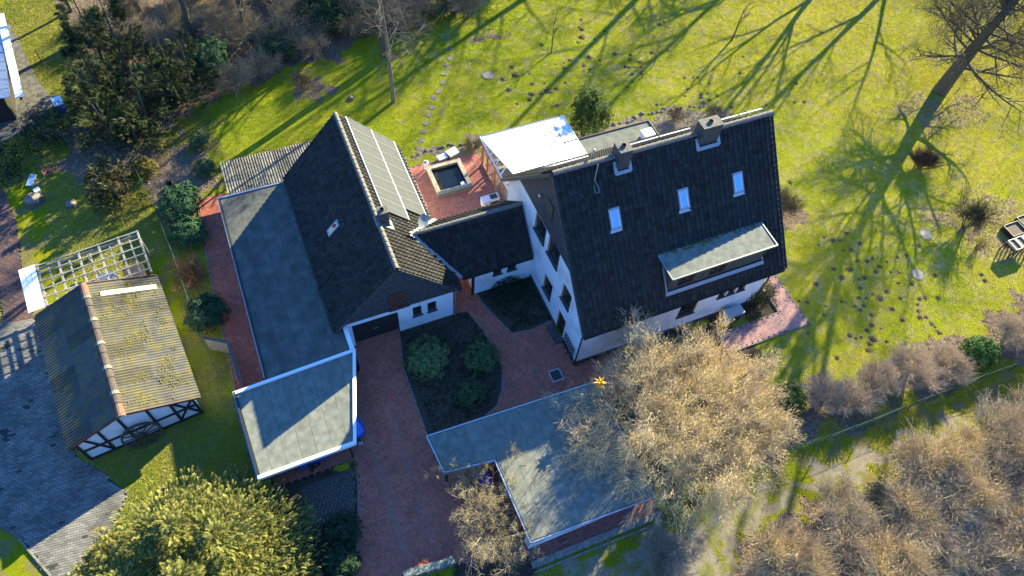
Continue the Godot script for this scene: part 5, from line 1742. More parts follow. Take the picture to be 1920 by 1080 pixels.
	var ce := Vector3(0, R + 0.02, 0.35)
	var lean := Basis(Vector3.RIGHT, -0.14)
	var rim := B.new()
	var n := 28
	for i in n:
		var a0 := TAU * i / n; var a1 := TAU * (i + 1) / n
		rim.bar(ce + lean * Vector3(cos(a0) * R, sin(a0) * R, 0), ce + lean * Vector3(cos(a1) * R, sin(a1) * R, 0), 0.1, 0.11, lean * Vector3(cos(a0), sin(a0), 0))
	part(w, "rim", rim, M["dark_wood2"])
	for i in 14:
		var a := TAU * i / 14.0
		var sp := B.new()
		sp.bar(ce + lean * Vector3(cos(a) * 0.12, sin(a) * 0.12, 0), ce + lean * Vector3(cos(a) * (R - 0.05), sin(a) * (R - 0.05), 0), 0.055, 0.055, lean * Vector3.BACK)
		part(w, "spoke", sp, M["dark_wood2"])
	var hb := B.new()
	hb.tube(PackedVector3Array([ce + lean * Vector3(0, 0, -0.14), ce + lean * Vector3(0, 0, 0.16)]), PackedFloat32Array([0.15, 0.11]), 12)
	part(w, "hub", hb, M["dark_wood2"])
	# pergola: open battens, white sheets at its left end
	var p := thing("pergola", "grey pergola frame of rafters and battens behind the shed", "pergola", Vector3(-11.15, 0, -25.2), "", turn)
	var za := -L - 3.35; var zb := -L - 0.1
	var yp := 2.45
	for i in 11:
		var x := -2.3 + i * 0.575
		var rb := B.new()
		var big := i % 2 == 0
		rb.bar(Vector3(x, yp - (0.0 if big else 0.05), za - (0.15 if big else -0.3)), Vector3(x, yp - (0.0 if big else 0.05), zb), 0.1 if big else 0.075, 0.14 if big else 0.09)
		part(p, "rafter", rb, M["pale_wood"])
	for j in 6:
		var z := lerpf(za, zb - 0.2, j / 5.0)
		var bb := B.new()
		bb.bar(Vector3(-2.6, yp + 0.1, z), Vector3(3.5, yp + 0.1, z - 0.02), 0.07, 0.05)
		part(p, "batten", bb, M["pale_wood"])
	for i in 3:
		var sb := B.new()
		deck(sb, [Vector3(-3.25 + i * 0.3, yp + 0.14 + i * 0.012, za - 0.1), Vector3(-2.97 + i * 0.3, yp + 0.14 + i * 0.012, za - 0.1), Vector3(-2.97 + i * 0.3, yp + 0.14 + i * 0.012, zb - 0.1), Vector3(-3.25 + i * 0.3, yp + 0.14 + i * 0.012, zb - 0.1)], 0.015)
		part(p, "roof_sheet", sb, M["white_sheet"])
	for x in [-2.9, 0.3, 3.4]:
		for z in [za + 0.1]:
			var pb := B.new()
			pb.bar(Vector3(x, -0.05, z), Vector3(x, yp - 0.1, z), 0.1, 0.1, Vector3.BACK)
			part(p, "post", pb, M["old_wood"])
	var eb := B.new()
	eb.bar(Vector3(-2.9, yp - 0.12, za + 0.1), Vector3(3.5, yp - 0.12, za + 0.1), 0.09, 0.12)
	part(p, "edge_beam", eb, M["pale_wood"])
	# things stored under the pergola
	var store := [["sheet_stack", "grey sheets stacked under the pergola", "sheets", Vector3(-11.2, 0, -31.6), Vector3(1.0, 0.8, 1.5), "grey_metal"], ["plank_stack", "dark planks stacked under the pergola", "planks", Vector3(-9.6, 0, -31.8), Vector3(1.2, 0.6, 1.3), "dark_wood"], ["garden_cupboard", "pale box cupboard under the pergola", "cupboard", Vector3(-12.7, 0, -31.4), Vector3(0.7, 1.2, 0.9), "old_wood"]]
	for q in store:
		var st := thing(q[0], q[1], q[2], q[3])
		for i in 5:
			var sb := B.new()
			var y: float = i * q[4].y / 5.0
			sb.box(q[3] + Vector3(-q[4].x / 2 + rnd(-0.06, 0.06), y, -q[4].z / 2 + rnd(-0.08, 0.08)), q[3] + Vector3(q[4].x / 2 + rnd(-0.06, 0.06), y + q[4].y / 5.0 - 0.01, q[4].z / 2 + rnd(-0.08, 0.08)))
			part(st, "layer", sb, M[q[5]])

func far_shed():
	var s := thing("metal_shed", "white walled shed with corrugated metal roof at the far path", "shed", Vector3(-16.6, 0, -52.0))
	var wb := B.new()
	wb.box(Vector3(-19.0, -0.1, -56.5), Vector3(-15.6, 2.35, -48.6))
	part(s, "wall", wb, M["dark_wood"])
	var fb := B.new()
	fb.bar(Vector3(-15.05, 2.75, -57.0), Vector3(-14.35, 2.55, -47.7), 0.5, 0.06)
	part(s, "fascia", fb, M["white_paint"])
	var sheet := corrugated(1.0, 4.6, 0.15, 0.02)
	for i in 9:
		piece(s, "roof_sheet", sheet, M["zinc"], Transform3D(Basis(Vector3.FORWARD, Vector3(0.1, 1, 0).normalized(), Vector3(-1, 0.1, 0).normalized()), Vector3(-14.9 - i * 0.03, 2.6, -47.8 - i * 0.98)))
	gutter(s, Vector3(-14.3, 2.45, -47.6), Vector3(-14.9, 2.5, -57.0), M["dark_metal"])

# ---------------------------------------------------------------- small things in the garden
func mound_mesh(sd: int, r: float, h: float) -> ArrayMesh:
	var f := FastNoiseLite.new()
	f.seed = sd
	f.frequency = 3.0
	var b := B.new()
	var rings := []
	for i in 5:
		var q := i / 4.0
		var ring := []
		for k in 11:
			var a := TAU * k / 11.0
			var p := Vector2(cos(a), sin(a)) * r * q
			var e := f.get_noise_2d(p.x * 4.0 / r * 0.3, p.y * 4.0 / r * 0.3)
			ring.append(Vector3(p.x * (1.0 + 0.35 * e), maxf(-0.03, h * (1.0 - q * q) * (1.0 + 0.5 * e)) - 0.02, p.y * (1.0 + 0.35 * e)))
		rings.append(ring)
	for i in 4:
		for k in 11:
			b.quad(rings[i][k], rings[i + 1][k], rings[i + 1][(k + 1) % 11], rings[i][(k + 1) % 11])
	for i in 34:
		var a := rnd(0, TAU); var d := r * sqrt(rng.randf()) * 1.25
		lump(b, Vector3(cos(a) * d, maxf(0.0, h * (1.0 - d * d / r / r)) * 0.9, sin(a) * d), rnd(0.015, 0.045))
	return b.mesh()

func single(called: String, label: String, category: String, group: String, m: Mesh, mt: Material, xf: Transform3D) -> MeshInstance3D:
	var o := MeshInstance3D.new()
	o.name = numbered(called)
	o.mesh = m
	o.material_override = mt
	o.transform = xf
	add_child(o)
	tag(o, label, category, group)
	return o

func slab_stone(sd: int, r: float, h: float) -> ArrayMesh:
	rng.seed = sd
	var b := B.new()
	var p := PackedVector2Array()
	var n := 7
	for i in n:
		var a := TAU * i / n + rnd(-0.25, 0.25)
		p.append(Vector2(cos(a), sin(a)) * r * rnd(0.78, 1.15))
	b.prism(p, -h, 0.0)
	return b.mesh()

func rock_mesh(sd: int, r: float) -> ArrayMesh:
	rng.seed = sd
	var b := B.new()
	var rows := []
	for i in 5:
		var y := -0.7 + i * 0.4
		var q := sqrt(maxf(0.02, 1.0 - y * y))
		var ring := []
		for k in 7:
			var a := TAU * (k + 0.5 * (i % 2)) / 7.0
			ring.append(Vector3(cos(a) * q, y * 0.7, sin(a) * q) * r * rnd(0.75, 1.15))
		rows.append(ring)
	for i in 4:
		for k in 7:
			b.quad(rows[i][k], rows[i + 1][k], rows[i + 1][(k + 1) % 7], rows[i][(k + 1) % 7])
	for k in range(1, 6):
		b.tri(rows[4][0], rows[4][k + 1], rows[4][k])
	return b.mesh()

func box_thing(called: String, label: String, category: String, at: Vector3, turn: float, pieces: Array) -> Node3D:
	# pieces: [name, lo, hi, material]
	var t := thing(called, label, category, at, "", turn if turn != 0.0 else 0.0001)
	for q in pieces:
		var b := B.new()
		b.box(q[1], q[2])
		part(t, q[0], b, M[q[3]])
	return t

func garden_things():
	# molehills
	var shapes := []
	for i in 6:
		shapes.append(mound_mesh(300 + i, 0.21, 0.085))
	rng.seed = 500
	for i in MOLES.size():
		var p: Array = MOLES[i]
		var s: float = p[2] * rnd(0.62, 1.05)
		single("molehill", "dark brown molehill of fresh earth on the lawn", "molehill", "molehills scattered over the lawn", shapes[i % 6], M["mole_soil"], Transform3D(Basis(Vector3.UP, rnd(0, TAU)).scaled(Vector3(s, s * rnd(0.8, 1.1), s)), Vector3(p[0], ground_y(p[0], p[1]), p[1])))
	# stepping stones
	var steps := STEPS
	var stones := [slab_stone(71, 0.27, 0.06), slab_stone(72, 0.25, 0.06), slab_stone(73, 0.29, 0.06)]
	rng.seed = 501
	for i in steps.size():
		var p: Array = STEPS[i]
		single("stepping_stone", "flat grey stepping stone in the lawn path", "stepping stone", "stepping stones crossing the lawn", stones[i % 3], M["stone"], Transform3D(Basis(Vector3.UP, rnd(0, TAU)), Vector3(p[0], ground_y(p[0], p[1]) + 0.035, p[1])))
	# border stones along the back edge of the lawn
	var rocks := []
	for i in 4:
		rocks.append(rock_mesh(80 + i, 0.16))
	rng.seed = 502
	var line := [Vector2(9.2, -35.9), Vector2(12.5, -36.3), Vector2(15, -35.8), Vector2(20, -35.2), Vector2(23, -34.6), Vector2(26, -34.0), Vector2(28, -34.3), Vector2(31, -34.1), Vector2(34.1, -33.0), Vector2(34.4, -31.4)]
	for k in line.size() - 1:
		var n := int((line[k + 1] - line[k]).length() / 0.42)
		for i in n:
			var p: Vector2 = line[k].lerp(line[k + 1], (i + rnd(0.1, 0.9)) / n) + Vector2(rnd(-0.12, 0.12), rnd(-0.15, 0.15))
			var s := rnd(0.6, 1.35)
			single("border_stone", "pale field stone edging the border behind the house", "stone", "field stones edging the border", rocks[rng.randi() % 4], M["stone"], Transform3D(Basis(Vector3.UP, rnd(0, TAU)).scaled(Vector3(s * rnd(0.9, 1.5), s, s)), Vector3(p.x, 0.0, p.y)))
	# pond basin on the terrace
	var pd := thing("pond_basin", "square concrete pond basin with dark water on the terrace", "pond", Vector3(11.5, 0, -32.9))
	var x0 := 10.25; var x1 := 12.78; var z0 := -34.25; var z1 := -31.6
	var rim := B.new()
	rim.box(Vector3(x0, 0, z0), Vector3(x0 + 0.24, 0.46, z1)); rim.box(Vector3(x1 - 0.24, 0, z0), Vector3(x1, 0.46, z1))
	rim.box(Vector3(x0 + 0.24, 0, z0), Vector3(x1 - 0.24, 0.458, z0 + 0.24)); rim.box(Vector3(x0 + 0.24, 0, z1 - 0.24), Vector3(x1 - 0.24, 0.458, z1))
	part(pd, "basin_wall", rim, M["concrete"])
	for q in [[Vector3(x0 - 0.03, 0.461, z0 - 0.03), Vector3(x0 + 0.27, 0.51, z1 + 0.03)], [Vector3(x1 - 0.27, 0.461, z0 - 0.03), Vector3(x1 + 0.03, 0.51, z1 + 0.03)], [Vector3(x0 + 0.27, 0.461, z0 - 0.03), Vector3(x1 - 0.27, 0.508, z0 + 0.27)], [Vector3(x0 + 0.27, 0.461, z1 - 0.27), Vector3(x1 - 0.27, 0.508, z1 + 0.03)]]:
		var cb := B.new()
		cb.box(q[0], q[1])
		part(pd, "coping", cb, M["cream_stone"])
	var wt := B.new()
	wt.box(Vector3(x0 + 0.24, 0.2, z0 + 0.24), Vector3(x1 - 0.24, 0.24, z1 - 0.24))
	part(pd, "water", wt, M["pond_water"])
	var rd := thing("pond_reeds", "dry reeds growing along one side of the pond", "reeds", Vector3(10.75, 0.24, -32.6))
	var rb := B.new()
	for i in 90:
		var o := Vector3(10.55 + absf(rng.randfn(0, 0.16)), 0.24, rnd(-33.7, -31.95))
		blade(rb, o, Vector3(rnd(-0.5, 0.5), 1, rnd(-0.5, 0.5)).normalized(), rnd(0.25, 0.5), 0.02)
	part(rd, "blades", rb, M["dry_grass"]).set_meta("kind", "stuff")
	var rd2 := thing("pond_plant", "small green tuft growing in the pond corner", "plant", Vector3(12.15, 0.24, -33.3))
	var rb2 := B.new()
	for i in 40:
		blade(rb2, Vector3(12.15 + rnd(-0.15, 0.15), 0.24, -33.3 + rnd(-0.15, 0.15)), Vector3(rnd(-0.8, 0.8), 1, rnd(-0.8, 0.8)).normalized(), rnd(0.15, 0.3), 0.02)
	part(rd2, "blades", rb2, M["plant_green"]).set_meta("kind", "stuff")
	box_thing("pond_pump", "small white box at the edge of the pond water", "box", Vector3(12.25, 0.22, -32.1), 0.2, [["housing", Vector3(-0.13, 0, -0.1), Vector3(0.13, 0.16, 0.1), "white_paint"], ["lid", Vector3(-0.145, 0.161, -0.115), Vector3(0.145, 0.19, 0.115), "white_paint"]])
	# slabs and an urn behind the pond
	var sl := [[Vector3(11.72, 0, -34.95), Vector3(0.62, 0.3, 0.42), "cream_stone"], [Vector3(12.55, 0, -35.05), Vector3(0.75, 0.42, 0.6), "cream_stone"]]
	for i in 2:
		var q: Array = sl[i]
		box_thing("stone_block", ["low pale stone block behind the pond", "taller pale stone block with bowl behind the pond"][i], "stone", q[0], 0.15 * (i + 1), [["block", Vector3(-q[1].x / 2, -0.05, -q[1].z / 2), Vector3(q[1].x / 2, q[1].y, q[1].z / 2), q[2]], ["cap_stone", Vector3(-q[1].x / 2 - 0.03, q[1].y + 0.002, -q[1].z / 2 - 0.03), Vector3(q[1].x / 2 + 0.03, q[1].y + 0.06, q[1].z / 2 + 0.03), "white_paint"]])
	var ur := thing("garden_urn", "white stone urn at the pond corner", "urn", Vector3(10.35, 0.0, -34.55))
	var ub := B.new()
	ub.lathe(Vector3(10.35, 0, -34.55), [[0.0, 0.0], [0.14, 0.0], [0.13, 0.06], [0.06, 0.14], [0.06, 0.3], [0.16, 0.5], [0.2, 0.68], [0.17, 0.7], [0.0, 0.6]], 14)
	part(ur, "bowl", ub, M["white_paint"])
	# air conditioner on the terrace, heat pump by the front
	unit("air_conditioner", "white air conditioner outdoor unit beside the conservatory posts", Vector3(13.4, 0.045, -29.85), Vector3(1.2, 0.8, 0.55), "white_paint", 0.0)
	unit("heat_pump", "grey heat pump unit below the three small windows", Vector3(24.42, 0.03, -15.95), Vector3(1.3, 1.0, 0.6), "pump_grey", 0.0)
	# covers
	var mc := thing("drain_cover", "square steel drain cover in the brick court", "cover", Vector3(12.32, 0.05, -16.3))
	var fb := B.new()
	fb.box(Vector3(11.96, 0.03, -16.68), Vector3(12.68, 0.062, -15.92))
	part(mc, "frame", fb, M["zinc"])
	var fi := B.new()
	fi.box(Vector3(12.02, 0.03, -16.62), Vector3(12.62, 0.066, -15.98))
	part(mc, "lid", fi, M["dark_metal"])
	for q in [[18.13, -42.18, 0.5, "round concrete well cover in the lawn near the molehills"], [41.53, -17.01, 0.5, "round concrete cover in the lawn by the coppiced shrub"], [38.66, -14.43, 0.48, "round concrete cover in the lawn below the tree shadow"]]:
		var c := thing("well_cover", q[3], "cover", Vector3(q[0], 0, q[1]))
		var cb := B.new()
		var gy := ground_y(q[0], q[1])
		var circ := PackedVector2Array(); var small := PackedVector2Array()
		for k in 20:
			circ.append(Vector2(q[0], q[1]) + Vector2(cos(TAU * k / 20.0), sin(TAU * k / 20.0)) * q[2])
			small.append(Vector2(q[0], q[1]) + Vector2(cos(TAU * k / 20.0), sin(TAU * k / 20.0)) * (q[2] - 0.09))
		cb.prism(circ, gy - 0.05, gy + 0.03)
		part(c, "ring", cb, M["stone"])
		var cl := B.new()
		cl.prism(small, gy - 0.04, gy + 0.045)
		part(c, "lid", cl, M["concrete"])
	# raised beds on the right edge
	for q in [[Vector3(47.85, 0, -15.0), "open black raised bed nearest the coppiced shrub"], [Vector3(49.35, 0, -15.25), "second black raised bed at the picture edge"]]:
		var t := thing("raised_bed", q[1], "raised bed", q[0], "black raised beds")
		for s in [[Vector3(-0.68, -0.05, -0.53), Vector3(0.68, 0.4, -0.48)], [Vector3(-0.68, -0.05, 0.48), Vector3(0.68, 0.4, 0.53)], [Vector3(-0.68, -0.05, -0.478), Vector3(-0.63, 0.4, 0.478)], [Vector3(0.63, -0.05, -0.478), Vector3(0.68, 0.4, 0.478)]]:
			var b := B.new()
			b.box(q[0] + s[0], q[0] + s[1])
			part(t, "side_board", b, M["black_plastic"])
		var b2 := B.new()
		b2.box(q[0] + Vector3(-0.625, -0.05, -0.475), q[0] + Vector3(0.625, 0.28, 0.475))
		part(t, "soil", b2, M["litter"])
	var pt := thing("planter_table", "dark potting table beside the raised beds", "table", Vector3(46.6, 0, -13.7))
	var tb := B.new()
	tb.box(Vector3(45.75, 0.72, -14.15), Vector3(47.75, 0.78, -13.25))
	part(pt, "table_top", tb, M["dark_wood"])
	for i in 5:
		for z in [-14.1, -13.3]:
			var lb := B.new()
			lb.bar(Vector3(45.8 + i * 0.47, -0.05, z), Vector3(45.8 + i * 0.47, 0.72, z), 0.07, 0.07, Vector3.BACK)
			part(pt, "leg", lb, M["dark_wood"])
	var names := ["first planter tray on the potting table", "middle planter tray on the potting table", "last planter tray on the potting table"]
	for i in 3:
		var c := Vector3(46.1 + i * 0.63, 0.782, -13.7)
		var t := thing("planter_tray", names[i], "planter", c, "planter trays on the potting table")
		for s in [[Vector3(-0.27, 0, -0.43), Vector3(0.27, 0.22, -0.4)], [Vector3(-0.27, 0, 0.4), Vector3(0.27, 0.22, 0.43)], [Vector3(-0.27, 0, -0.398), Vector3(-0.24, 0.22, 0.398)], [Vector3(0.24, 0, -0.398), Vector3(0.27, 0.22, 0.398)]]:
			var b := B.new()
			b.box(c + s[0], c + s[1])
			part(t, "side", b, M["zinc"])
		var b2 := B.new()
		b2.box(c + Vector3(-0.238, 0.0, -0.396), c + Vector3(0.238, 0.12, 0.396))
		part(t, "soil", b2, M["litter"])
	# odds and ends by the left hedge
	var tp := thing("blue_tarpaulin", "crumpled blue tarpaulin beside the evergreen shrub", "tarpaulin", Vector3(-5.8, 0, -37.9))
	var tg := B.new()
	var grid := []
	for i in 9:
		var row := []
		for j in 15:
			row.append(Vector3(-6.35 + j * 0.085 + i * 0.012, 0.06 + rnd(0.0, 0.2) * (1.0 if i > 0 and i < 8 else 0.15), -38.55 + i * 0.075 + j * 0.07))
		grid.append(row)
	for i in 8:
		for j in 14:
			tg.quad(grid[i][j], grid[i + 1][j], grid[i + 1][j + 1], grid[i][j + 1])
	part(tp, "sheet", tg, M["blue_tarp"])
	for q in [[-6.5, -38.75, "dark grey plant pot beside the blue tarpaulin", "black_plastic"], [-6.22, -38.2, "terracotta plant pot beside the blue tarpaulin", "clay"]]:
		var t := thing("plant_pot", q[2], "pot", Vector3(q[0], 0, q[1]))
		var b := B.new()
		b.lathe(Vector3(q[0], 0, q[1]), [[0.15, 0.0], [0.2, 0.34], [0.225, 0.34], [0.225, 0.4], [0.18, 0.4], [0.17, 0.1], [0.0, 0.1]], 14)
		part(t, "body", b, M[q[3]])
	box_thing("rain_barrel_box", "white and blue box under the dark conifer", "box", Vector3(-12.6, 0, -48.7), 0.2, [["body", Vector3(-0.3, 0, -0.45), Vector3(0.3, 0.75, 0.45), "blue_tarp"], ["lid", Vector3(-0.33, 0.752, -0.48), Vector3(0.33, 0.83, 0.48), "white_paint"]])
	box_thing("blue_board", "pale blue board lying by the clinker path", "board", Vector3(-15.05, 0.05, -42.3), -0.35, [["panel", Vector3(-0.22, 0, -0.5), Vector3(0.22, 0.06, 0.5), "blue_board"], ["batten", Vector3(-0.22, 0.062, -0.42), Vector3(0.22, 0.1, -0.36), "blue_board"]])
	box_thing("white_bucket", "small white bucket beside the tree stump", "bucket", Vector3(-14.7, 0, -41.1), 0.3, [["body", Vector3(-0.17, 0, -0.17), Vector3(0.17, 0.28, 0.17), "white_paint"], ["rim", Vector3(-0.19, 0.281, -0.19), Vector3(0.19, 0.31, 0.19), "white_paint"]])
	for q in [[-15.0, -40.4, 0.55, 0.35, "wide tree stump by the clinker path"], [-12.8, -39.3, 0.36, 0.22, "low grey tree stump in the rough grass"], [7.3, -43.15, 0.2, 0.14, "short brown log stub on the lawn"]]:
		var t := thing("tree_stump", q[4], "stump", Vector3(q[0], 0, q[1]))
		var b := B.new()
		b.lathe(Vector3(q[0], -0.05, q[1]), [[q[2] * 1.25, 0.0], [q[2] * 1.05, q[3] * 0.5], [q[2], q[3]], [q[2] * 0.95, q[3] + 0.04]], 13)
		part(t, "bark", b, M["bark"])
		var c := B.new()
		c.lathe(Vector3(q[0], -0.05, q[1]), [[q[2] * 0.96, q[3] + 0.035], [0.001, q[3] + 0.045]], 13)
		part(t, "cut_face", c, M["old_wood"])
	var bp := thing("brick_heap", "small heap of reddish bricks under the shrubs", "bricks", Vector3(-14.0, 0, -42.8))
	var bm := brick_mesh(0.24, 0.115, 0.07)
	for i in 26:
		piece(bp, "brick", bm, M["clay"], Transform3D(Basis(Vector3.UP, rnd(0, TAU)) * Basis(Vector3.RIGHT, rnd(-0.3, 0.3)), Vector3(-14.0 + rng.randfn(0, 0.3), 0.1 + rnd(0, 0.16), -42.8 + rng.randfn(0, 0.25))))
	# little wall and post at the drive mouth
	var lw := thing("drive_wall", "low stone wall with cap at the mouth of the drive", "wall", Vector3(1.5, 0, -8.5))
	for i in 4:
		var b := B.new()
		var a := Vector3(0.3 + i * 0.56, 0, -8.62 + i * 0.07)
		b.box(a + Vector3(0, -0.05, -0.15), a + Vector3(0.55, 0.72, 0.15))
		part(lw, "block", b, M["stone"])
		var c := B.new()
		c.box(a + Vector3(-0.005, 0.722, -0.19), a + Vector3(0.545, 0.79, 0.19))
		part(lw, "cap_stone", c, M["mossy_stone"])
	var gp := thing("gate_post", "square stone gate post ending the low drive wall", "post", Vector3(2.68, 0, -8.35))
	var gb := B.new()
	gb.box(Vector3(2.56, -0.05, -8.5), Vector3(2.86, 0.95, -8.2))
	part(gp, "shaft", gb, M["stone"])
	var gc := B.new()
	gc.box(Vector3(2.52, 0.952, -8.54), Vector3(2.9, 1.03, -8.16))
	part(gp, "cap_stone", gc, M["mossy_stone"])
	# pallets of bricks left on the apron
	var bt := thing("brick_stack", "loose red bricks left on the garage apron", "bricks", Vector3(8.75, 0.045, -7.45))
	for i in 9:
		piece(bt, "brick", bm, M["clay"], Transform3D(Basis(Vector3.UP, 0.4 + rnd(-0.15, 0.15)), Vector3(8.6 + (i % 3) * 0.13 + rnd(-0.03, 0.03), 0.12 + (i / 6) * 0.075, -7.7 + (i / 3) * 0.27)))

func blade(b: B, o: Vector3, d: Vector3, l: float, w: float):
	var s := d.cross(Vector3(0.3, 0.2, 0.9)).normalized() * w * 0.5
	var m := o + d * l * 0.55 + Vector3(0, -0.02 * l, 0)
	b.quad(o - s, o + s, m + s * 0.8, m - s * 0.8)
	b.tri(m - s * 0.8, m + s * 0.8, o + d * l + Vector3(d.x, -0.25, d.z) * l * 0.2)

func unit(called: String, label: String, c: Vector3, s: Vector3, m: String, turn: float):
	var t := thing(called, label, "heat pump" if called == "heat_pump" else "air conditioner", c)
	var b := B.new()
	b.box(c + Vector3(-s.x / 2, 0.08, -s.z / 2), c + Vector3(s.x / 2, s.y, s.z / 2))
	part(t, "casing", b, M[m])
	var l := B.new()
	l.box(c + Vector3(-s.x / 2 - 0.015, s.y + 0.001, -s.z / 2 - 0.015), c + Vector3(s.x / 2 + 0.015, s.y + 0.03, s.z / 2 + 0.015))
	part(t, "lid", l, M[m])
	var g := B.new()
	for i in 9:
		g.box(c + Vector3(-s.x * 0.1, 0.16 + i * (s.y - 0.28) / 9.0, s.z / 2 + 0.001), c + Vector3(s.x * 0.44, 0.16 + i * (s.y - 0.28) / 9.0 + 0.03, s.z / 2 + 0.02))
	part(t, "grille", g, M["dark_metal"])
	if called == "air_conditioner":
		var p := B.new()
		p.box(c + Vector3(0.0, s.y + 0.031, -s.z * 0.42), c + Vector3(s.x * 0.42, s.y + 0.05, s.z * 0.3))
		part(t, "solar_plate", p, M["solar_dark"])
	for x in [-0.4, 0.4]:
		var f := B.new()
		f.box(c + Vector3(x * s.x - 0.05, -0.01, -s.z * 0.45), c + Vector3(x * s.x + 0.05, 0.08, s.z * 0.45))
		part(t, "foot", f, M["rubber"])

# ---------------------------------------------------------------- fences
func wire_fence(called: String, label: String, pts: Array, h: float):
	var f := thing(called, label, "fence", Vector3(pts[0].x, 0, pts[0].y))
	for k in pts.size() - 1:
		var a: Vector2 = pts[k]; var e: Vector2 = pts[k + 1]
		var n := maxi(1, int(round((e - a).length() / 2.5)))
		for i in n:
			var p := a.lerp(e, float(i) / n); var q := a.lerp(e, float(i + 1) / n)
			var pb := B.new()
			pb.tube(PackedVector3Array([Vector3(p.x, -0.1, p.y), Vector3(p.x, h + 0.06, p.y)]), PackedFloat32Array([0.03, 0.03]), 8)
			part(f, "post", pb, M["mesh_green"])
			var wb := B.new()
			var d := Vector3(q.x - p.x, 0, q.y - p.y)
			for j in 11:
				var y := 0.06 + j * (h - 0.08) / 10.0
				wb.bar(Vector3(p.x, y, p.y), Vector3(q.x, y, q.y), 0.003, 0.003)
			var m := int(d.length() / 0.1)
			for j in m:
				var o := Vector3(p.x, 0.05, p.y) + d * ((j + 0.5) / m)
				wb.bar(o, o + Vector3(0, h - 0.06, 0), 0.003, 0.003, Vector3.BACK)
			part(f, "wire_mesh", wb, M["mesh_green"]).set_meta("kind", "stuff")
			var tb := B.new()
			tb.tube(PackedVector3Array([Vector3(p.x, h, p.y), Vector3(q.x, h, q.y)]), PackedFloat32Array([0.009, 0.009]), 6)
			part(f, "top_rail", tb, M["mesh_green"])

func fences():
	wire_fence("wire_fence", "green wire mesh fence between the neighbour garden and the side walk", [Vector2(-9.5, -45.3), Vector2(-8.7, -42.6), Vector2(-8.2, -39.4), Vector2(-7.6, -36.2), Vector2(-7.1, -32.0), Vector2(-6.8, -28.6), Vector2(-6.7, -26.0), Vector2(-6.2, -23.5), Vector2(-5.7, -21.6)], 1.2)
	wire_fence("wire_fence", "green wire mesh fence along the lane hedge", [Vector2(22.0, -7.1), Vector2(25.26, -6.75), Vector2(28.24, -6.65), Vector2(31.4, -6.63), Vector2(34.6, -6.52), Vector2(36.75, -6.5), Vector2(42, -6.2), Vector2(50, -5.6)], 1.2)
	wire_fence("wire_fence", "low wire fence across the neighbour lawn near the white shed", [Vector2(-13.6, -54.5), Vector2(-11.0, -54.0), Vector2(-8.5, -54.2)], 1.0)
	# board screens
	var s := thing("board_screen", "grey wooden board screen beside the side walk", "fence", Vector3(-5.1, 0, -24.0))
	for q in [[Vector2(-6.35, -25.2), Vector2(-5.12, -24.4)], [Vector2(-5.1, -24.35), Vector2(-5.02, -21.8)]]:
		var d: Vector2 = q[1] - q[0]
		var n := int(d.length() / 0.16)
		for i in n:
			var p: Vector2 = q[0] + d * ((i + 0.5) / n)
			var b := B.new()
			b.bar(Vector3(p.x, 0.05, p.y), Vector3(p.x, 1.45 + rnd(-0.02, 0.02), p.y), 0.13, 0.025, Vector3(-d.y, 0, d.x).normalized())
			part(s, "board", b, M["old_wood"])
		var c := B.new()
		c.bar(Vector3(q[0].x, 1.5, q[0].y), Vector3(q[1].x, 1.5, q[1].y), 0.14, 0.04)
		part(s, "cap_rail", c, M["slate"])

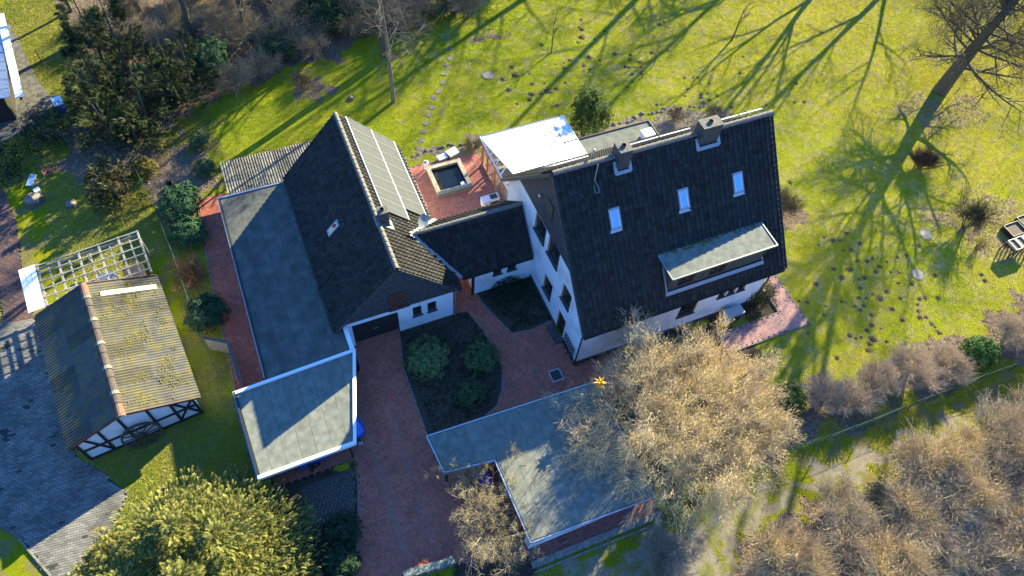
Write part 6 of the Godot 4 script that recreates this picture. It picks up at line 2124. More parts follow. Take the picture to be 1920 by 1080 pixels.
const MOLES := [[28.24, -46.12, 1.0], [27.63, -45.27, 1.0], [27.75, -44.99, 1.4], [27.29, -44.12, 1.3], [29.58, -44.28, 1.0], [28.27, -43.56, 0.8], [26.75, -43.59, 1.0], [23.72, -44.25, 1.0], [34.50, -43.48, 1.0], [35.04, -43.74, 1.0], [29.11, -41.41, 1.2], [30.27, -40.86, 1.0], [26.84, -41.64, 1.3], [32.08, -40.55, 1.0], [33.56, -40.39, 1.0], [29.95, -40.33, 1.0], [30.55, -39.73, 1.0], [27.52, -41.00, 0.7], [25.11, -41.73, 1.0], [24.51, -41.57, 1.0], [23.80, -41.66, 0.6], [25.91, -40.80, 1.2], [24.28, -41.01, 1.0], [26.22, -40.27, 1.0], [29.20, -39.67, 1.0], [29.43, -39.48, 1.0], [29.83, -39.37, 0.6], [30.39, -39.14, 0.7], [20.32, -42.48, 1.0], [20.24, -41.55, 1.6], [19.11, -41.39, 1.2], [21.34, -41.33, 1.0], [29.29, -38.67, 1.0], [29.99, -38.48, 1.0], [23.65, -39.44, 1.0], [21.09, -40.22, 1.0], [19.12, -40.18, 1.5], [22.70, -39.06, 1.0], [21.99, -39.03, 1.7], [21.34, -38.94, 1.0], [20.61, -39.18, 1.2], [20.25, -38.62, 1.2], [19.10, -38.55, 0.7], [21.98, -37.32, 1.0], [23.53, -37.05, 1.0], [28.89, -37.89, 1.0], [28.22, -37.47, 0.6], [29.50, -34.91, 1.0], [29.86, -34.84, 0.6], [22.10, -39.96, 0.6], [39.23, -37.60, 0.9], [37.85, -35.90, 0.9], [33.21, -36.94, 0.9], [33.91, -36.71, 0.9], [34.30, -36.58, 0.9], [34.78, -35.69, 0.9], [32.80, -35.72, 0.9], [33.52, -34.83, 0.9], [34.03, -34.70, 0.9], [32.18, -35.07, 0.9], [33.31, -34.48, 0.9], [34.63, -34.18, 0.9], [33.76, -33.98, 0.9], [33.12, -33.88, 0.9], [40.12, -34.36, 0.9], [41.75, -33.35, 0.9], [40.30, -31.55, 0.9], [41.11, -31.34, 0.9], [37.88, -32.02, 0.9], [34.99, -32.68, 0.9], [35.03, -24.48, 0.9], [35.82, -31.77, 0.9], [36.15, -19.13, 0.9], [34.41, -19.39, 0.9], [34.85, -18.93, 0.9], [35.33, -18.76, 0.9], [36.54, -18.11, 0.9], [33.67, -18.92, 0.9], [35.61, -17.79, 0.9], [35.05, -17.97, 0.9], [38.31, -16.09, 0.9], [36.60, -16.68, 0.9], [36.10, -16.62, 0.9], [35.44, -16.86, 0.9], [37.34, -16.04, 0.9], [36.64, -15.90, 0.9], [33.43, -16.89, 1.3], [34.47, -16.48, 1.3], [36.10, -15.63, 0.9], [37.05, -15.25, 0.9], [37.52, -15.05, 0.9], [39.07, -14.54, 0.9], [39.81, -13.97, 0.9], [33.51, -16.09, 1.2], [34.61, -15.56, 0.9], [35.01, -15.51, 1.2], [36.92, -14.33, 0.9], [37.73, -13.92, 1.2], [31.50, -16.26, 0.9], [34.19, -14.95, 0.9], [34.74, -14.24, 0.9], [35.73, -14.05, 0.9], [34.11, -14.13, 0.9], [34.97, -13.77, 1.3], [33.62, -14.36, 0.9], [36.27, -13.28, 0.9], [38.77, -12.40, 1.3], [37.47, -12.81, 0.9], [37.91, -12.69, 0.9], [37.06, -12.49, 0.9], [32.33, -14.49, 0.9], [31.09, -14.58, 0.9], [30.07, -15.26, 0.9], [29.63, -15.54, 0.9], [32.95, -13.90, 0.9], [33.58, -13.73, 0.9], [33.14, -13.53, 0.9], [35.22, -12.80, 0.9], [36.81, -12.05, 0.9], [30.55, -14.03, 0.9], [33.64, -12.95, 0.9], [36.57, -11.63, 1.5], [36.95, -11.49, 0.9], [35.33, -11.89, 0.9], [33.17, -12.30, 0.9], [33.54, -11.84, 0.9], [36.97, -10.95, 0.9], [37.04, -10.68, 0.9], [37.00, -10.23, 0.9], [32.61, -12.09, 0.9], [31.25, -12.17, 0.9], [31.49, -11.85, 0.9], [31.88, -11.80, 0.9], [32.55, -11.37, 1.2], [32.09, -11.19, 0.9], [33.28, -10.92, 0.9], [31.71, -10.83, 0.9], [34.33, -10.39, 0.9], [29.47, -11.14, 0.9], [28.75, -13.28, 0.9], [42.98, -12.84, 0.9], [42.84, -12.35, 0.9], [40.40, -16.43, 0.9], [38.96, -16.03, 0.9]]
const STEPS := [[16.48, -47.39], [16.43, -46.25], [15.95, -45.14], [15.49, -44.43], [14.94, -43.55], [14.53, -42.66], [13.86, -41.80], [13.32, -41.28], [12.77, -40.32], [12.31, -39.60], [11.82, -38.88], [11.42, -38.13], [10.95, -37.37], [10.50, -36.68]]

# ---------------------------------------------------------------- trees and shrubs
class Wood:
	# grows a branching frame into one mesh and remembers its tips
	var b := B.new()
	var tips := []
	var r := RandomNumberGenerator.new()
	var kids := []
	var lenr := []
	var open := []
	var wander := 0.12
	var rise := 0.12
	var r_min := 0.006
	func grow(p: Vector3, d: Vector3, l: float, rad: float, lv: int, top := false):
		var n := 6 if lv == 0 else (4 if lv == 1 else 3)
		var pts := PackedVector3Array([p]); var rr := PackedFloat32Array([rad])
		var q := p; var e := d
		for i in n:
			e = (e + Vector3(r.randf_range(-1, 1), r.randf_range(-1, 1), r.randf_range(-1, 1)) * wander * (0.35 if lv == 0 else 1.0) + Vector3(0, rise * (0.3 if lv == 0 else 1.0), 0)).normalized()
			q += e * l / n
			pts.append(q)
			rr.append(maxf(r_min, rad * (1.0 - (i + 1.0) / n * (0.72 if lv < kids.size() else 0.6))))
		b.tube(pts, rr, [9, 6, 4, 3, 3, 3][mini(lv, 5)], false)
		if lv >= kids.size():
			tips.append([q, e])
			return
		var k: int = kids[lv]
		for i in k:
			var f := lerpf(open[lv][0], 0.98, (i + r.randf()) / k)
			var s := minf(f * n, n - 0.001)
			var j := int(s)
			var at := pts[j].lerp(pts[j + 1], s - j)
			var ax := (pts[j + 1] - pts[j]).normalized()
			var side := ax.cross(Vector3(r.randf_range(-1, 1), r.randf_range(-1, 1), r.randf_range(-1, 1))).normalized()
			var an := deg_to_rad(r.randf_range(open[lv][1], open[lv][2]))
			var cl: float = l * lenr[lv] * r.randf_range(0.6, 1.15) * (1.0 - 0.45 * (f - open[lv][0]))
			grow(at, (ax * cos(an) + side * sin(an)).normalized(), cl, maxf(r_min, rr[j] * (0.24 if lv == 0 and k > 20 else 0.6)), lv + 1)

func bare_tree_mesh(sd: int, h: float, rad: float, kids: Array, lenr: Array, open: Array, wander := 0.14, rise := 0.1, r_min := 0.008) -> Array:
	var w := Wood.new()
	w.r.seed = sd
	w.kids = kids; w.lenr = lenr; w.open = open; w.wander = wander; w.rise = rise; w.r_min = r_min
	w.grow(Vector3(0, -0.1, 0), Vector3.UP, h, rad, 0)
	return [w.b.mesh(), w.tips]

func spreading_tree() -> Array:
	# stout bole full of thin side branches, dividing into great limbs
	var w := Wood.new()
	w.r.seed = 41
	w.kids = [34, 8, 5, 3]; w.lenr = [0.68, 0.5, 0.5, 0.55]; w.open = [[0.26, 60, 100], [0.2, 28, 62], [0.15, 30, 65], [0.15, 25, 60]]
	w.wander = 0.13; w.rise = 0.03; w.r_min = 0.009
	w.grow(Vector3(0, -0.1, 0), Vector3.UP, 10.5, 0.62, 0)
	for i in 6:
		var a := TAU * i / 6.0 + w.r.randf_range(-0.3, 0.3)
		var tilt := w.r.randf_range(0.3, 0.75)
		w.grow(Vector3(0, 8.2 + i * 0.28, 0), Vector3(cos(a) * sin(tilt), cos(tilt), sin(a) * sin(tilt)), w.r.randf_range(9.5, 12.5), 0.26, 1)
	return [w.b.mesh(), w.tips]

func twig_mesh(sd: int, n: int, l: float, spread: float, thick: float, bud: float, buds: int) -> ArrayMesh:
	# a bunch of thin twigs with buds, growing up y
	var r := RandomNumberGenerator.new()
	r.seed = sd
	var b := B.new()
	b.coloured = true
	for i in n:
		var d := Vector3(r.randf_range(-1, 1) * spread, r.randf_range(0.35, 1.0), r.randf_range(-1, 1) * spread).normalized()
		var o := Vector3(r.randf_range(-0.2, 0.2), r.randf_range(-0.3, 0.2), r.randf_range(-0.2, 0.2)) * l
		var s := d.cross(Vector3(r.randf_range(-1, 1), 0.3, r.randf_range(-1, 1))).normalized()
		var ll := l * r.randf_range(0.6, 1.15)
		var m := o + d * ll * 0.5 + s * ll * 0.06
		var e := o + d * ll
		b.col = Color(1, 1, 1) * r.randf_range(0.45, 1.3)
		var t := s * thick * 0.5
		var u := d.cross(s).normalized() * thick * 0.5
		b.quad(o - t, o + t, m + t * 0.8, m - t * 0.8); b.quad(m - t * 0.8, m + t * 0.8, e + t * 0.4, e - t * 0.4)
		b.quad(o - u, o + u, m + u * 0.8, m - u * 0.8); b.quad(m - u * 0.8, m + u * 0.8, e + u * 0.4, e - u * 0.4)
		for k in buds:
			var f := r.randf_range(0.3, 1.0)
			var c := o.lerp(e, f) + s * ll * 0.05 * (1.0 - absf(f * 2.0 - 1.0))
			var g := Vector3(r.randf_range(-1, 1), r.randf_range(0, 1), r.randf_range(-1, 1)).normalized() * bud
			var x := g.cross(d).normalized() * bud * 0.4
			b.col = Color(1.35, 1.18, 0.7) * r.randf_range(0.8, 1.25)
			b.quad(c, c + g * 0.5 + x, c + g, c + g * 0.5 - x)
	return b.mesh()

func leaf_mesh(sd: int, n: int, l: float, w: float, up := 0.35) -> ArrayMesh:
	# rosette of folded leaves around y
	var r := RandomNumberGenerator.new()
	r.seed = sd
	var b := B.new()
	b.coloured = true
	for i in n:
		var a := TAU * i / n + r.randf_range(-0.4, 0.4)
		var d := Vector3(cos(a), r.randf_range(up - 0.4, up + 0.4), sin(a)).normalized()
		var s := d.cross(Vector3.UP).normalized()
		var o := Vector3(r.randf_range(-0.3, 0.3), r.randf_range(-0.2, 0.3), r.randf_range(-0.3, 0.3)) * l
		var ll := l * r.randf_range(0.7, 1.2)
		var m := o + d * ll * 0.5; var e := o + d * ll - Vector3(0, ll * 0.25, 0)
		var fold := Vector3(0, ll * 0.08, 0)
		b.col = Color(1, 1, 1) * r.randf_range(0.75, 1.2)
		b.tri(o, m + s * w * 0.5 + fold, m); b.tri(m, m + s * w * 0.5 + fold, e)
		b.tri(o, m, m - s * w * 0.5 + fold); b.tri(m, e, m - s * w * 0.5 + fold)
	return b.mesh()

func spray_mesh(sd: int, l: float, w: float, n: int) -> ArrayMesh:
	# flat feathery spray of scale leaves, growing along z and drooping
	var r := RandomNumberGenerator.new()
	r.seed = sd
	var b := B.new()
	b.coloured = true
	for i in n:
		var f := (i + 0.5) / n
		var o := Vector3(0, 0.25 * l * sin(f * 2.2) - 0.18 * l * f * f, l * f * 0.85)
		for s in [-1, 1]:
			var d := Vector3(s * r.randf_range(0.55, 0.95), r.randf_range(-0.25, 0.35), r.randf_range(0.5, 1.0)).normalized()
			var ll := w * (1.0 - 0.55 * absf(f - 0.35)) * r.randf_range(0.7, 1.15)
			var x := d.cross(Vector3.UP).normalized() * ll * 0.17
			b.col = Color(1, 1, 1) * r.randf_range(0.65, 1.0) * lerpf(0.75, 1.25, f)
			b.quad(o, o + d * ll * 0.5 + x, o + d * ll, o + d * ll * 0.5 - x)
		b.col = Color(1, 1, 1)
	b.col = Color(1.15, 1.1, 0.9)
	var e := Vector3(0, 0.25 * l * sin(2.0) - 0.15 * l, l * 0.85)
	b.tri(e + Vector3(-0.08 * l, 0, -0.1 * l), e + Vector3(0.08 * l, 0, -0.1 * l), e + Vector3(0, -0.02, 0.18 * l))
	return b.mesh()

var leaf_shapes := []
var wood_shapes := {}

func face(n: Vector3, spin: float) -> Basis:
	# a basis whose y is n
	var s := n.cross(Vector3(0.21, 0.35, 0.91)).normalized()
	return Basis(s, n, s.cross(n)).rotated(n, spin)

func leafy_shrub(called: String, label: String, at: Vector3, rx: float, h: float, col: Color, count: int, size := 1.0, shape := 0, group := "", material := "leaf_tint", ragged := 0.25):
	var t := thing(called, label, "shrub", at, group)
	var f := FastNoiseLite.new()
	f.seed = int(at.x * 31 + at.z * 57)
	f.frequency = 0.9
	var sb := B.new()
	for i in 7:
		var a := TAU * i / 7.0 + rnd(-0.3, 0.3)
		var e := at + Vector3(cos(a) * rx * 0.6, h * rnd(0.55, 0.8), sin(a) * rx * 0.6)
		sb.tube(PackedVector3Array([at + Vector3(cos(a) * 0.08, -0.05, sin(a) * 0.08), at.lerp(e, 0.5) + Vector3(0, h * 0.1, 0), e]), PackedFloat32Array([0.035, 0.025, 0.012]), 5, false)
	part(t, "stems", sb, M["bark"])
	var xfs := []; var cols := []
	for i in count:
		var d := Vector3(rng.randfn(), rng.randfn(), rng.randfn()).normalized()
		if d.y < -0.35: d.y = -d.y
		var s := 1.0 + ragged * 2.0 * f.get_noise_3d(d.x * 2.2, d.y * 2.2, d.z * 2.2)
		var q := s * (1.0 - 0.42 * pow(rng.randf(), 2.2))
		var p := at + Vector3(d.x * rx * q, h * 0.42 + d.y * h * 0.56 * q, d.z * rx * q)
		if p.y < 0.05: p.y = rnd(0.05, 0.25)
		var nn := (d + Vector3(rnd(-0.5, 0.5), rnd(-0.1, 0.7), rnd(-0.5, 0.5))).normalized()
		var z := size * rnd(0.75, 1.25)
		xfs.append(Transform3D(face(nn, rnd(0, TAU)).scaled(Vector3(z, z, z)), p))
		var g := rnd(0.65, 1.3)
		cols.append(Color(col.r * g * rnd(0.9, 1.12), col.g * g, col.b * g))
	copies(t, "foliage", leaf_shapes[shape], M[material], xfs, cols)
	return t

func conifer(called: String, label: String, at: Vector3, r: float, h: float, col: Color, lit: Color, count: int, size: float, lobes: int, group := "", narrow := 0.75):
	# several leaders with drooping sprays on whorled boughs
	var t := thing(called, label, "tree", at, group)
	var tops := []
	var wb := B.new()
	for i in lobes:
		var a := TAU * i / lobes + rnd(-0.4, 0.4)
		var d := 0.0 if lobes == 1 or (lobes > 7 and i == 0) else r * rnd(0.3, 0.58)
		var hh := h * (rnd(0.72, 1.0) if i > 0 else 1.0)
		var foot := at + Vector3(cos(a) * d, 0, sin(a) * d)
		tops.append([foot, hh, r * (1.0 if lobes == 1 else rnd(0.55, 0.78))])
		wb.tube(PackedVector3Array([at + Vector3(cos(a) * 0.15, -0.1, sin(a) * 0.15), at.lerp(foot, 0.8) + Vector3(0, hh * 0.3, 0), foot + Vector3(0, hh * 0.95, 0)]), PackedFloat32Array([0.16, 0.1, 0.02]), 7, false)
	part(t, "trunk", wb, M["bark"])
	var xfs := []; var cols := []
	var boughs := []
	var nb := maxi(24, int(count / 42.0))
	for i in nb:
		var k: Array = tops[rng.randi() % tops.size()]
		var f := pow(rng.randf(), 1.15)
		boughs.append([k, f, rnd(0, TAU), k[2] * (1.0 - pow(f, 1.5)) * rnd(0.72, 1.06) + 0.12])
	for i in count:
		var bo: Array = boughs[rng.randi() % nb]
		var k: Array = bo[0]
		var s := pow(rng.randf(), 0.4)
		var rr: float = bo[3] * s
		var a: float = bo[2] + rng.randfn(0, 0.22) / maxf(0.35, s)
		var y: float = k[1] * (0.06 + 0.94 * bo[1]) + rr * (0.28 - narrow * 0.35) + rng.randfn(0, 0.14)
		var p: Vector3 = k[0] + Vector3(cos(a) * rr, maxf(0.15, y), sin(a) * rr)
		var od := Vector3(cos(a + rng.randfn(0, 0.35)), rnd(-0.1, narrow), sin(a + rng.randfn(0, 0.35))).normalized()
		var up := (Vector3.UP * 0.9 + Vector3(rnd(-0.7, 0.7), 0, rnd(-0.7, 0.7))).normalized()
		var x := up.cross(od).normalized()
		var z := size * rnd(0.7, 1.25)
		xfs.append(Transform3D(Basis(x, od.cross(x), od).scaled_local(Vector3(z, z, z)), p))
		var g := rnd(0.7, 1.25)
		var c := col.lerp(lit, pow(rng.randf(), 0.8))
		cols.append(Color(c.r * g, c.g * g, c.b * g))
	copies(t, "crown", leaf_shapes[3], M["needle_tint"], xfs, cols)
	return t

func bare_tree(called: String, label: String, at: Vector3, kind: String, scale_y: float, turn: float, m: String, group := "", lean := Vector2.ZERO) -> Node3D:
	# frame and fine twigs from a shared shape
	var t := thing(called, label, "tree", Vector3(at.x, ground_y(at.x, at.z), at.z), group)
	org[t] = Vector3.ZERO
	var w: Array = wood_shapes[kind]
	var xf := Transform3D(Basis(Vector3(1, 0, 0), lean.y) * Basis(Vector3(0, 0, 1), lean.x) * Basis(Vector3.UP, turn).scaled(Vector3(scale_y, scale_y, scale_y)), Vector3.ZERO)
	piece(t, "trunk", w[0], M[m], xf)
	if w.size() > 2 and w[2] != null:
		var xfs := []; var cols := []
		var c: Color = w[3]
		for n in w[1].size():
			if kind == "tall" and n % 3 > 0: continue
			var q: Array = w[1][n]
			var p: Vector3 = q[0]; var d: Vector3 = q[1]
			var z := rnd(0.7, 1.3)
			xfs.append(xf * Transform3D(face((d + Vector3(rnd(-0.3, 0.3), rnd(-0.1, 0.4), rnd(-0.3, 0.3))).normalized(), rnd(0, TAU)).scaled(Vector3(z, z, z)), p))
			var g := rnd(0.75, 1.25)
			cols.append(Color(c.r * g, c.g * g, c.b * g))
		copies(t, "crown", w[2], M["twig_tint"], xfs, cols)
	return t

func bare_shrub(called: String, label: String, at: Vector3, r: float, h: float, m: String, twig: Color, clumps: int, size: float, group := "", stems := 9) -> Node3D:
	# many stems from one stool, their ends full of twigs
	var t := thing(called, label, "shrub", Vector3(at.x, ground_y(at.x, at.z), at.z), group)
	org[t] = Vector3.ZERO
	var b := B.new()
	var ends := []
	for i in stems:
		var a := TAU * i / stems + rnd(-0.4, 0.4)
		var reach := r * rnd(0.35, 0.95)
		var p0 := Vector3(cos(a) * 0.1, -0.08, sin(a) * 0.1)
		var p3 := Vector3(cos(a) * reach, h * rnd(0.6, 0.98) * (1.0 - 0.3 * reach / r), sin(a) * reach)
		var p1 := p0.lerp(p3, 0.35) + Vector3(0, h * 0.16, 0); var p2 := p0.lerp(p3, 0.7) + Vector3(0, h * 0.14, 0)
		b.tube(PackedVector3Array([p0, p1, p2, p3]), PackedFloat32Array([0.035 * size, 0.026 * size, 0.017 * size, 0.007 * size]), 5, false)
		for k in 5:
			var f := rnd(0.3, 0.95)
			var o := p0.lerp(p3, f) + Vector3(0, h * 0.15 * sin(f * PI), 0)
			var e := o + Vector3(rnd(-1, 1), rnd(0.1, 1.0), rnd(-1, 1)).normalized() * r * rnd(0.25, 0.5)
			b.tube(PackedVector3Array([o, o.lerp(e, 0.5) + Vector3(0, 0.04, 0), e]), PackedFloat32Array([0.014 * size, 0.01 * size, 0.005 * size]), 3, false)
			ends.append([o, e])
	part(t, "stems", b, M[m])
	var xfs := []; var cols := []
	for i in clumps:
		var q: Array = ends[rng.randi() % ends.size()]
		var p: Vector3 = q[0].lerp(q[1], rnd(0.2, 1.05))
		var d: Vector3 = ((q[1] - q[0]).normalized() + Vector3(p.x, h * 0.35, p.z).normalized() * 0.8 + Vector3(rnd(-0.6, 0.6), rnd(-0.2, 0.6), rnd(-0.6, 0.6))).normalized()
		var z := size * rnd(0.7, 1.3)
		xfs.append(Transform3D(face(d, rnd(0, TAU)).scaled(Vector3(z, z, z)), p))
		var g := rnd(0.7, 1.3)
		cols.append(Color(twig.r * g, twig.g * g, twig.b * g))
	copies(t, "crown", leaf_shapes[4], M["twig_tint"], xfs, cols)
	return t

func copy_of(src: Node3D, label: String, at: Vector3, turn: float, s: float) -> Node3D:
	var c: Node3D = src.duplicate()
	c.name = numbered(String(src.name).rstrip("0123456789").rstrip("_"))
	add_child(c)
	c.position = Vector3(at.x, ground_y(at.x, at.z), at.z)
	c.rotation.y = turn
	c.scale = Vector3(s, s, s)
	c.set_meta("label", label)
	return c

func trees():
	rng.seed = 900
	leaf_shapes = [leaf_mesh(1, 7, 0.13, 0.05), leaf_mesh(2, 9, 0.07, 0.035), leaf_mesh(3, 6, 0.16, 0.075), spray_mesh(4, 0.5, 0.17, 10), twig_mesh(5, 6, 0.8, 0.7, 0.0135, 0.032, 2), twig_mesh(6, 7, 0.72, 0.7, 0.0115, 0.036, 5), twig_mesh(7, 4, 0.7, 0.8, 0.006, 0.0, 0)]
	# shared frames of bare trees
	wood_shapes["tall"] = bare_tree_mesh(21, 23.0, 0.46, [30, 8, 5, 3], [0.42, 0.5, 0.5, 0.55], [[0.13, 55, 95], [0.2, 30, 65], [0.15, 30, 65], [0.15, 25, 60]], 0.13, 0.02, 0.009)
	wood_shapes["spreading"] = spreading_tree()
	wood_shapes["wood"] = bare_tree_mesh(22, 15.0, 0.3, [11, 6, 4, 3], [0.34, 0.5, 0.5, 0.55], [[0.3, 35, 70], [0.2, 30, 65], [0.15, 30, 65], [0.15, 25, 60]], 0.17, 0.07, 0.008)
	wood_shapes["forked"] = bare_tree_mesh(23, 13.0, 0.25, [7, 6, 4, 3], [0.6, 0.5, 0.5, 0.5], [[0.16, 20, 48], [0.25, 25, 60], [0.2, 30, 65], [0.15, 25, 60]], 0.16, 0.09, 0.008)
	wood_shapes["slender"] = bare_tree_mesh(24, 11.0, 0.16, [26, 7, 5], [0.3, 0.5, 0.5], [[0.3, 40, 80], [0.2, 30, 65], [0.15, 25, 60]], 0.1, 0.04, 0.007)
	wood_shapes["sapling"] = bare_tree_mesh(25, 3.1, 0.055, [7, 5, 4], [0.42, 0.5, 0.5], [[0.4, 25, 50], [0.2, 25, 55], [0.2, 25, 55]], 0.1, 0.08, 0.005)
	wood_shapes["fruit"] = bare_tree_mesh(26, 3.2, 0.09, [5, 4, 4], [0.62, 0.5, 0.5], [[0.42, 28, 48], [0.25, 25, 55], [0.2, 25, 55]], 0.12, 0.08, 0.006)
	for k in ["tall", "spreading", "wood", "forked", "slender"]:
		wood_shapes[k].append(leaf_shapes[6])
		wood_shapes[k].append(Color(0.15, 0.13, 0.09))
	for k in ["sapling", "fruit"]:
		wood_shapes[k].append(null)
	# trees one can see
	bare_tree("lawn_tree", "big bare tree with dark leaning trunk at the right of the lawn", Vector3(52.75, 0, -28.58), "spreading", 1.0, 2.3, "bark", "", Vector2(-0.02, 0.03))
	bare_tree("mossy_tree", "thick mossy bare tree behind the side house", Vector3(11.29, 0, -46.9), "wood", 1.22, 2.0, "bark", "", Vector2(0.02, 0.0))
	bare_tree("slim_tree", "slim grey bare tree standing alone on the lawn behind the solar roof", Vector3(10.25, 0, -41.81), "slender", 1.1, 1.0, "bark_grey")
	bare_tree("sapling", "dark sapling with forked top among the molehills", Vector3(24.1, 0, -43.14), "sapling", 1.0, 0.3, "bark")
	bare_tree("sapling", "thin whip sapling right of the ivy covered bush", Vector3(31.49, 0, -39.06), "sapling", 0.72, 2.0, "bark")
	bare_tree("fruit_tree", "young forked fruit tree casting a long branching shadow", Vector3(39.44, 0, -39.73), "fruit", 1.0, 0.5, "bark")
	# trees beyond the top of the picture whose shadows cross the lawn
	var outside := [[57.0, -47.0, "forked", 1.15, 0.4], [44.5, -61.0, "tall", 0.95, 2.2], [38.0, -62.5, "wood", 1.2, 4.0], [52.5, -58.5, "tall", 0.9, 5.1], [66.0, -46.0, "forked", 1.3, 3.0], [31.0, -63.0, "forked", 1.2, 1.7], [60.0, -55.0, "wood", 1.2, 0.9]]
	for q in outside:
		bare_tree("park_tree", "bare park tree beyond the top edge of the lawn", Vector3(q[0], 0, q[1]), q[2], q[3], q[4], "bark", "bare trees beyond the lawn")
	# woodland at the top left
	var woods := [[-2.5, -53.0, "wood", 0.8, 0.5, "bare tree with brown twigs left of the evergreen hedge"], [1.5, -52.2, "forked", 0.62, 2.5, "forked bare tree between hollies at the wood edge"], [4.2, -56.5, "wood", 0.85, 3.6, "bare tree rising at the top edge above the hollies"], [-6.0, -58.5, "wood", 0.9, 1.4, "bare tree standing above the dark conifers"], [14.6, -54.0, "forked", 0.85, 5.0, "bare tree at the top edge above the round laurels"], [20.0, -57.5, "wood", 1.0, 2.9, "bare tree at the top edge above the lawn corner"], [-11.0, -60.0, "slender", 0.9, 0.2, "slim bare tree at the top edge beside the yellow meadow"], [8.5, -59.0, "tall", 0.8, 4.4, "tall bare tree beyond the evergreen hedge"], [27.5, -57.0, "forked", 0.95, 1.1, "forked bare tree beyond the lawn corner"]]
	for q in woods:
		bare_tree("woodland_tree", q[5], Vector3(q[0], 0, q[1]), q[2], q[3], q[4], "bark", "bare woodland trees")
	# conifers at the left
	var dark := Color(0.035, 0.05, 0.022); var lit := Color(0.1, 0.11, 0.04)
	conifer("yew_tree", "broad dark yew standing foremost in the left group", Vector3(-8.2, 0, -44.0), 3.4, 6.2, dark, lit, 3600, 0.8, 5, "dark conifers at the left")
	conifer("yew_tree", "tall dark conifer at the back of the left group", Vector3(-8.6, 0, -49.4), 3.2, 8.5, dark, lit, 3400, 0.85, 3, "dark conifers at the left")
	conifer("yew_tree", "dark conifer on the lawn side of the left group", Vector3(-4.6, 0, -47.0), 2.8, 5.6, dark, Color(0.085, 0.1, 0.04), 2600, 0.8, 4, "dark conifers at the left")
	conifer("cypress", "small golden tipped cypress among the dark conifers", Vector3(-10.3, 0, -46.6), 1.3, 5.4, Color(0.07, 0.08, 0.025), Color(0.3, 0.27, 0.09), 1000, 0.6, 1)
	conifer("juniper", "olive juniper behind the pergola", Vector3(-9.8, 0, -39.0), 1.9, 2.8, Color(0.035, 0.042, 0.018), Color(0.17, 0.15, 0.06), 1900, 0.62, 4)
	# big golden thuja in the foreground
	conifer("thuja_tree", "broad golden green thuja at the bottom edge", Vector3(-8.7, 0, -10.8), 5.6, 6.4, Color(0.12, 0.145, 0.03), Color(0.33, 0.295, 0.08), 46000, 0.52, 12, "", 0.5)
	conifer("thuja_tree", "leaning golden thuja bough reaching over the paver court", Vector3(-12.3, 0, -12.8), 2.9, 4.2, Color(0.12, 0.145, 0.03), Color(0.35, 0.295, 0.085), 12000, 0.48, 6, "", 0.5)
	# leafy shrubs
	var rho := Color(0.085, 0.13, 0.05)
	leafy_shrub("rhododendron", "round rhododendron nearest the garage door", Vector3(5.35, 0.06, -19.7), 1.3, 1.75, Color(0.12, 0.175, 0.065), 1150, 1.0, 0, "rhododendrons in the drive bed", "leaf_tint", 0.22)
	leafy_shrub("rhododendron", "rhododendron beside the path to the front door", Vector3(8.45, 0.06, -18.7), 1.05, 1.35, rho, 800, 1.0, 0, "rhododendrons in the drive bed", "leaf_tint", 0.3)
	leafy_shrub("rhododendron", "small rhododendron at the garage end of the bed", Vector3(6.95, 0.06, -16.8), 0.85, 1.0, rho * 0.8, 520, 1.0, 0, "rhododendrons in the drive bed", "leaf_tint", 0.35)
	leafy_shrub("box_shrub", "dark low shrub against the link wall", Vector3(11.9, 0.06, -22.75), 1.0, 1.0, Color(0.03, 0.05, 0.022), 650, 1.0, 1, "", "leaf_tint", 0.2)
	leafy_shrub("laurel", "glossy laurel beside the blue tarpaulin", Vector3(-6.1, 0, -36.2), 1.35, 2.0, Color(0.05, 0.105, 0.045), 950, 1.1, 2)
	leafy_shrub("laurel", "glossy laurel below the one by the tarpaulin", Vector3(-6.0, 0, -33.8), 1.15, 1.6, Color(0.05, 0.105, 0.045), 700, 1.1, 2)
	leafy_shrub("laurel", "dark laurel against the side walk beside the mesh fence", Vector3(-6.0, 0, -27.3), 1.2, 1.7, Color(0.035, 0.07, 0.035), 850, 1.0, 2)
	leafy_shrub("holly", "dark bushy holly beside the far concrete path", Vector3(-13.4, 0, -45.6), 2.0, 2.6, Color(0.018, 0.036, 0.02), 1500, 1.05, 1, "", "leaf_tint", 0.3)
	leafy_shrub("holly", "dark holly at the left edge above the stump", Vector3(-16.4, 0, -43.4), 1.8, 2.4, Color(0.016, 0.032, 0.018), 1200, 1.05, 1, "", "leaf_tint", 0.3)
	leafy_shrub("holly", "large round holly at the top edge", Vector3(7.4, 0, -51.6), 2.1, 3.0, Color(0.028, 0.062, 0.028), 1800, 1.1, 2, "evergreen hedge at the wood edge", "leaf_tint", 0.22)
	leafy_shrub("holly", "dark holly right of the large round one", Vector3(10.6, 0, -50.9), 1.7, 2.2, Color(0.026, 0.056, 0.026), 1300, 1.1, 2, "evergreen hedge at the wood edge", "leaf_tint", 0.22)
	leafy_shrub("holly", "dark holly behind the mossy trunk", Vector3(13.6, 0, -50.4), 1.5, 1.9, Color(0.03, 0.055, 0.025), 1000, 1.1, 2, "evergreen hedge at the wood edge", "leaf_tint", 0.25)
	leafy_shrub("holly", "open holly at the right end of the evergreen hedge", Vector3(16.6, 0, -50.2), 1.5, 1.7, Color(0.05, 0.07, 0.03), 750, 1.05, 1, "evergreen hedge at the wood edge", "leaf_tint", 0.4)
	leafy_shrub("ivy_bush", "bright ivy bush right of the dark conifers", Vector3(-1.8, 0, -49.6), 1.6, 2.3, Color(0.045, 0.09, 0.04), 1100, 1.1, 2, "", "leaf_tint", 0.4)
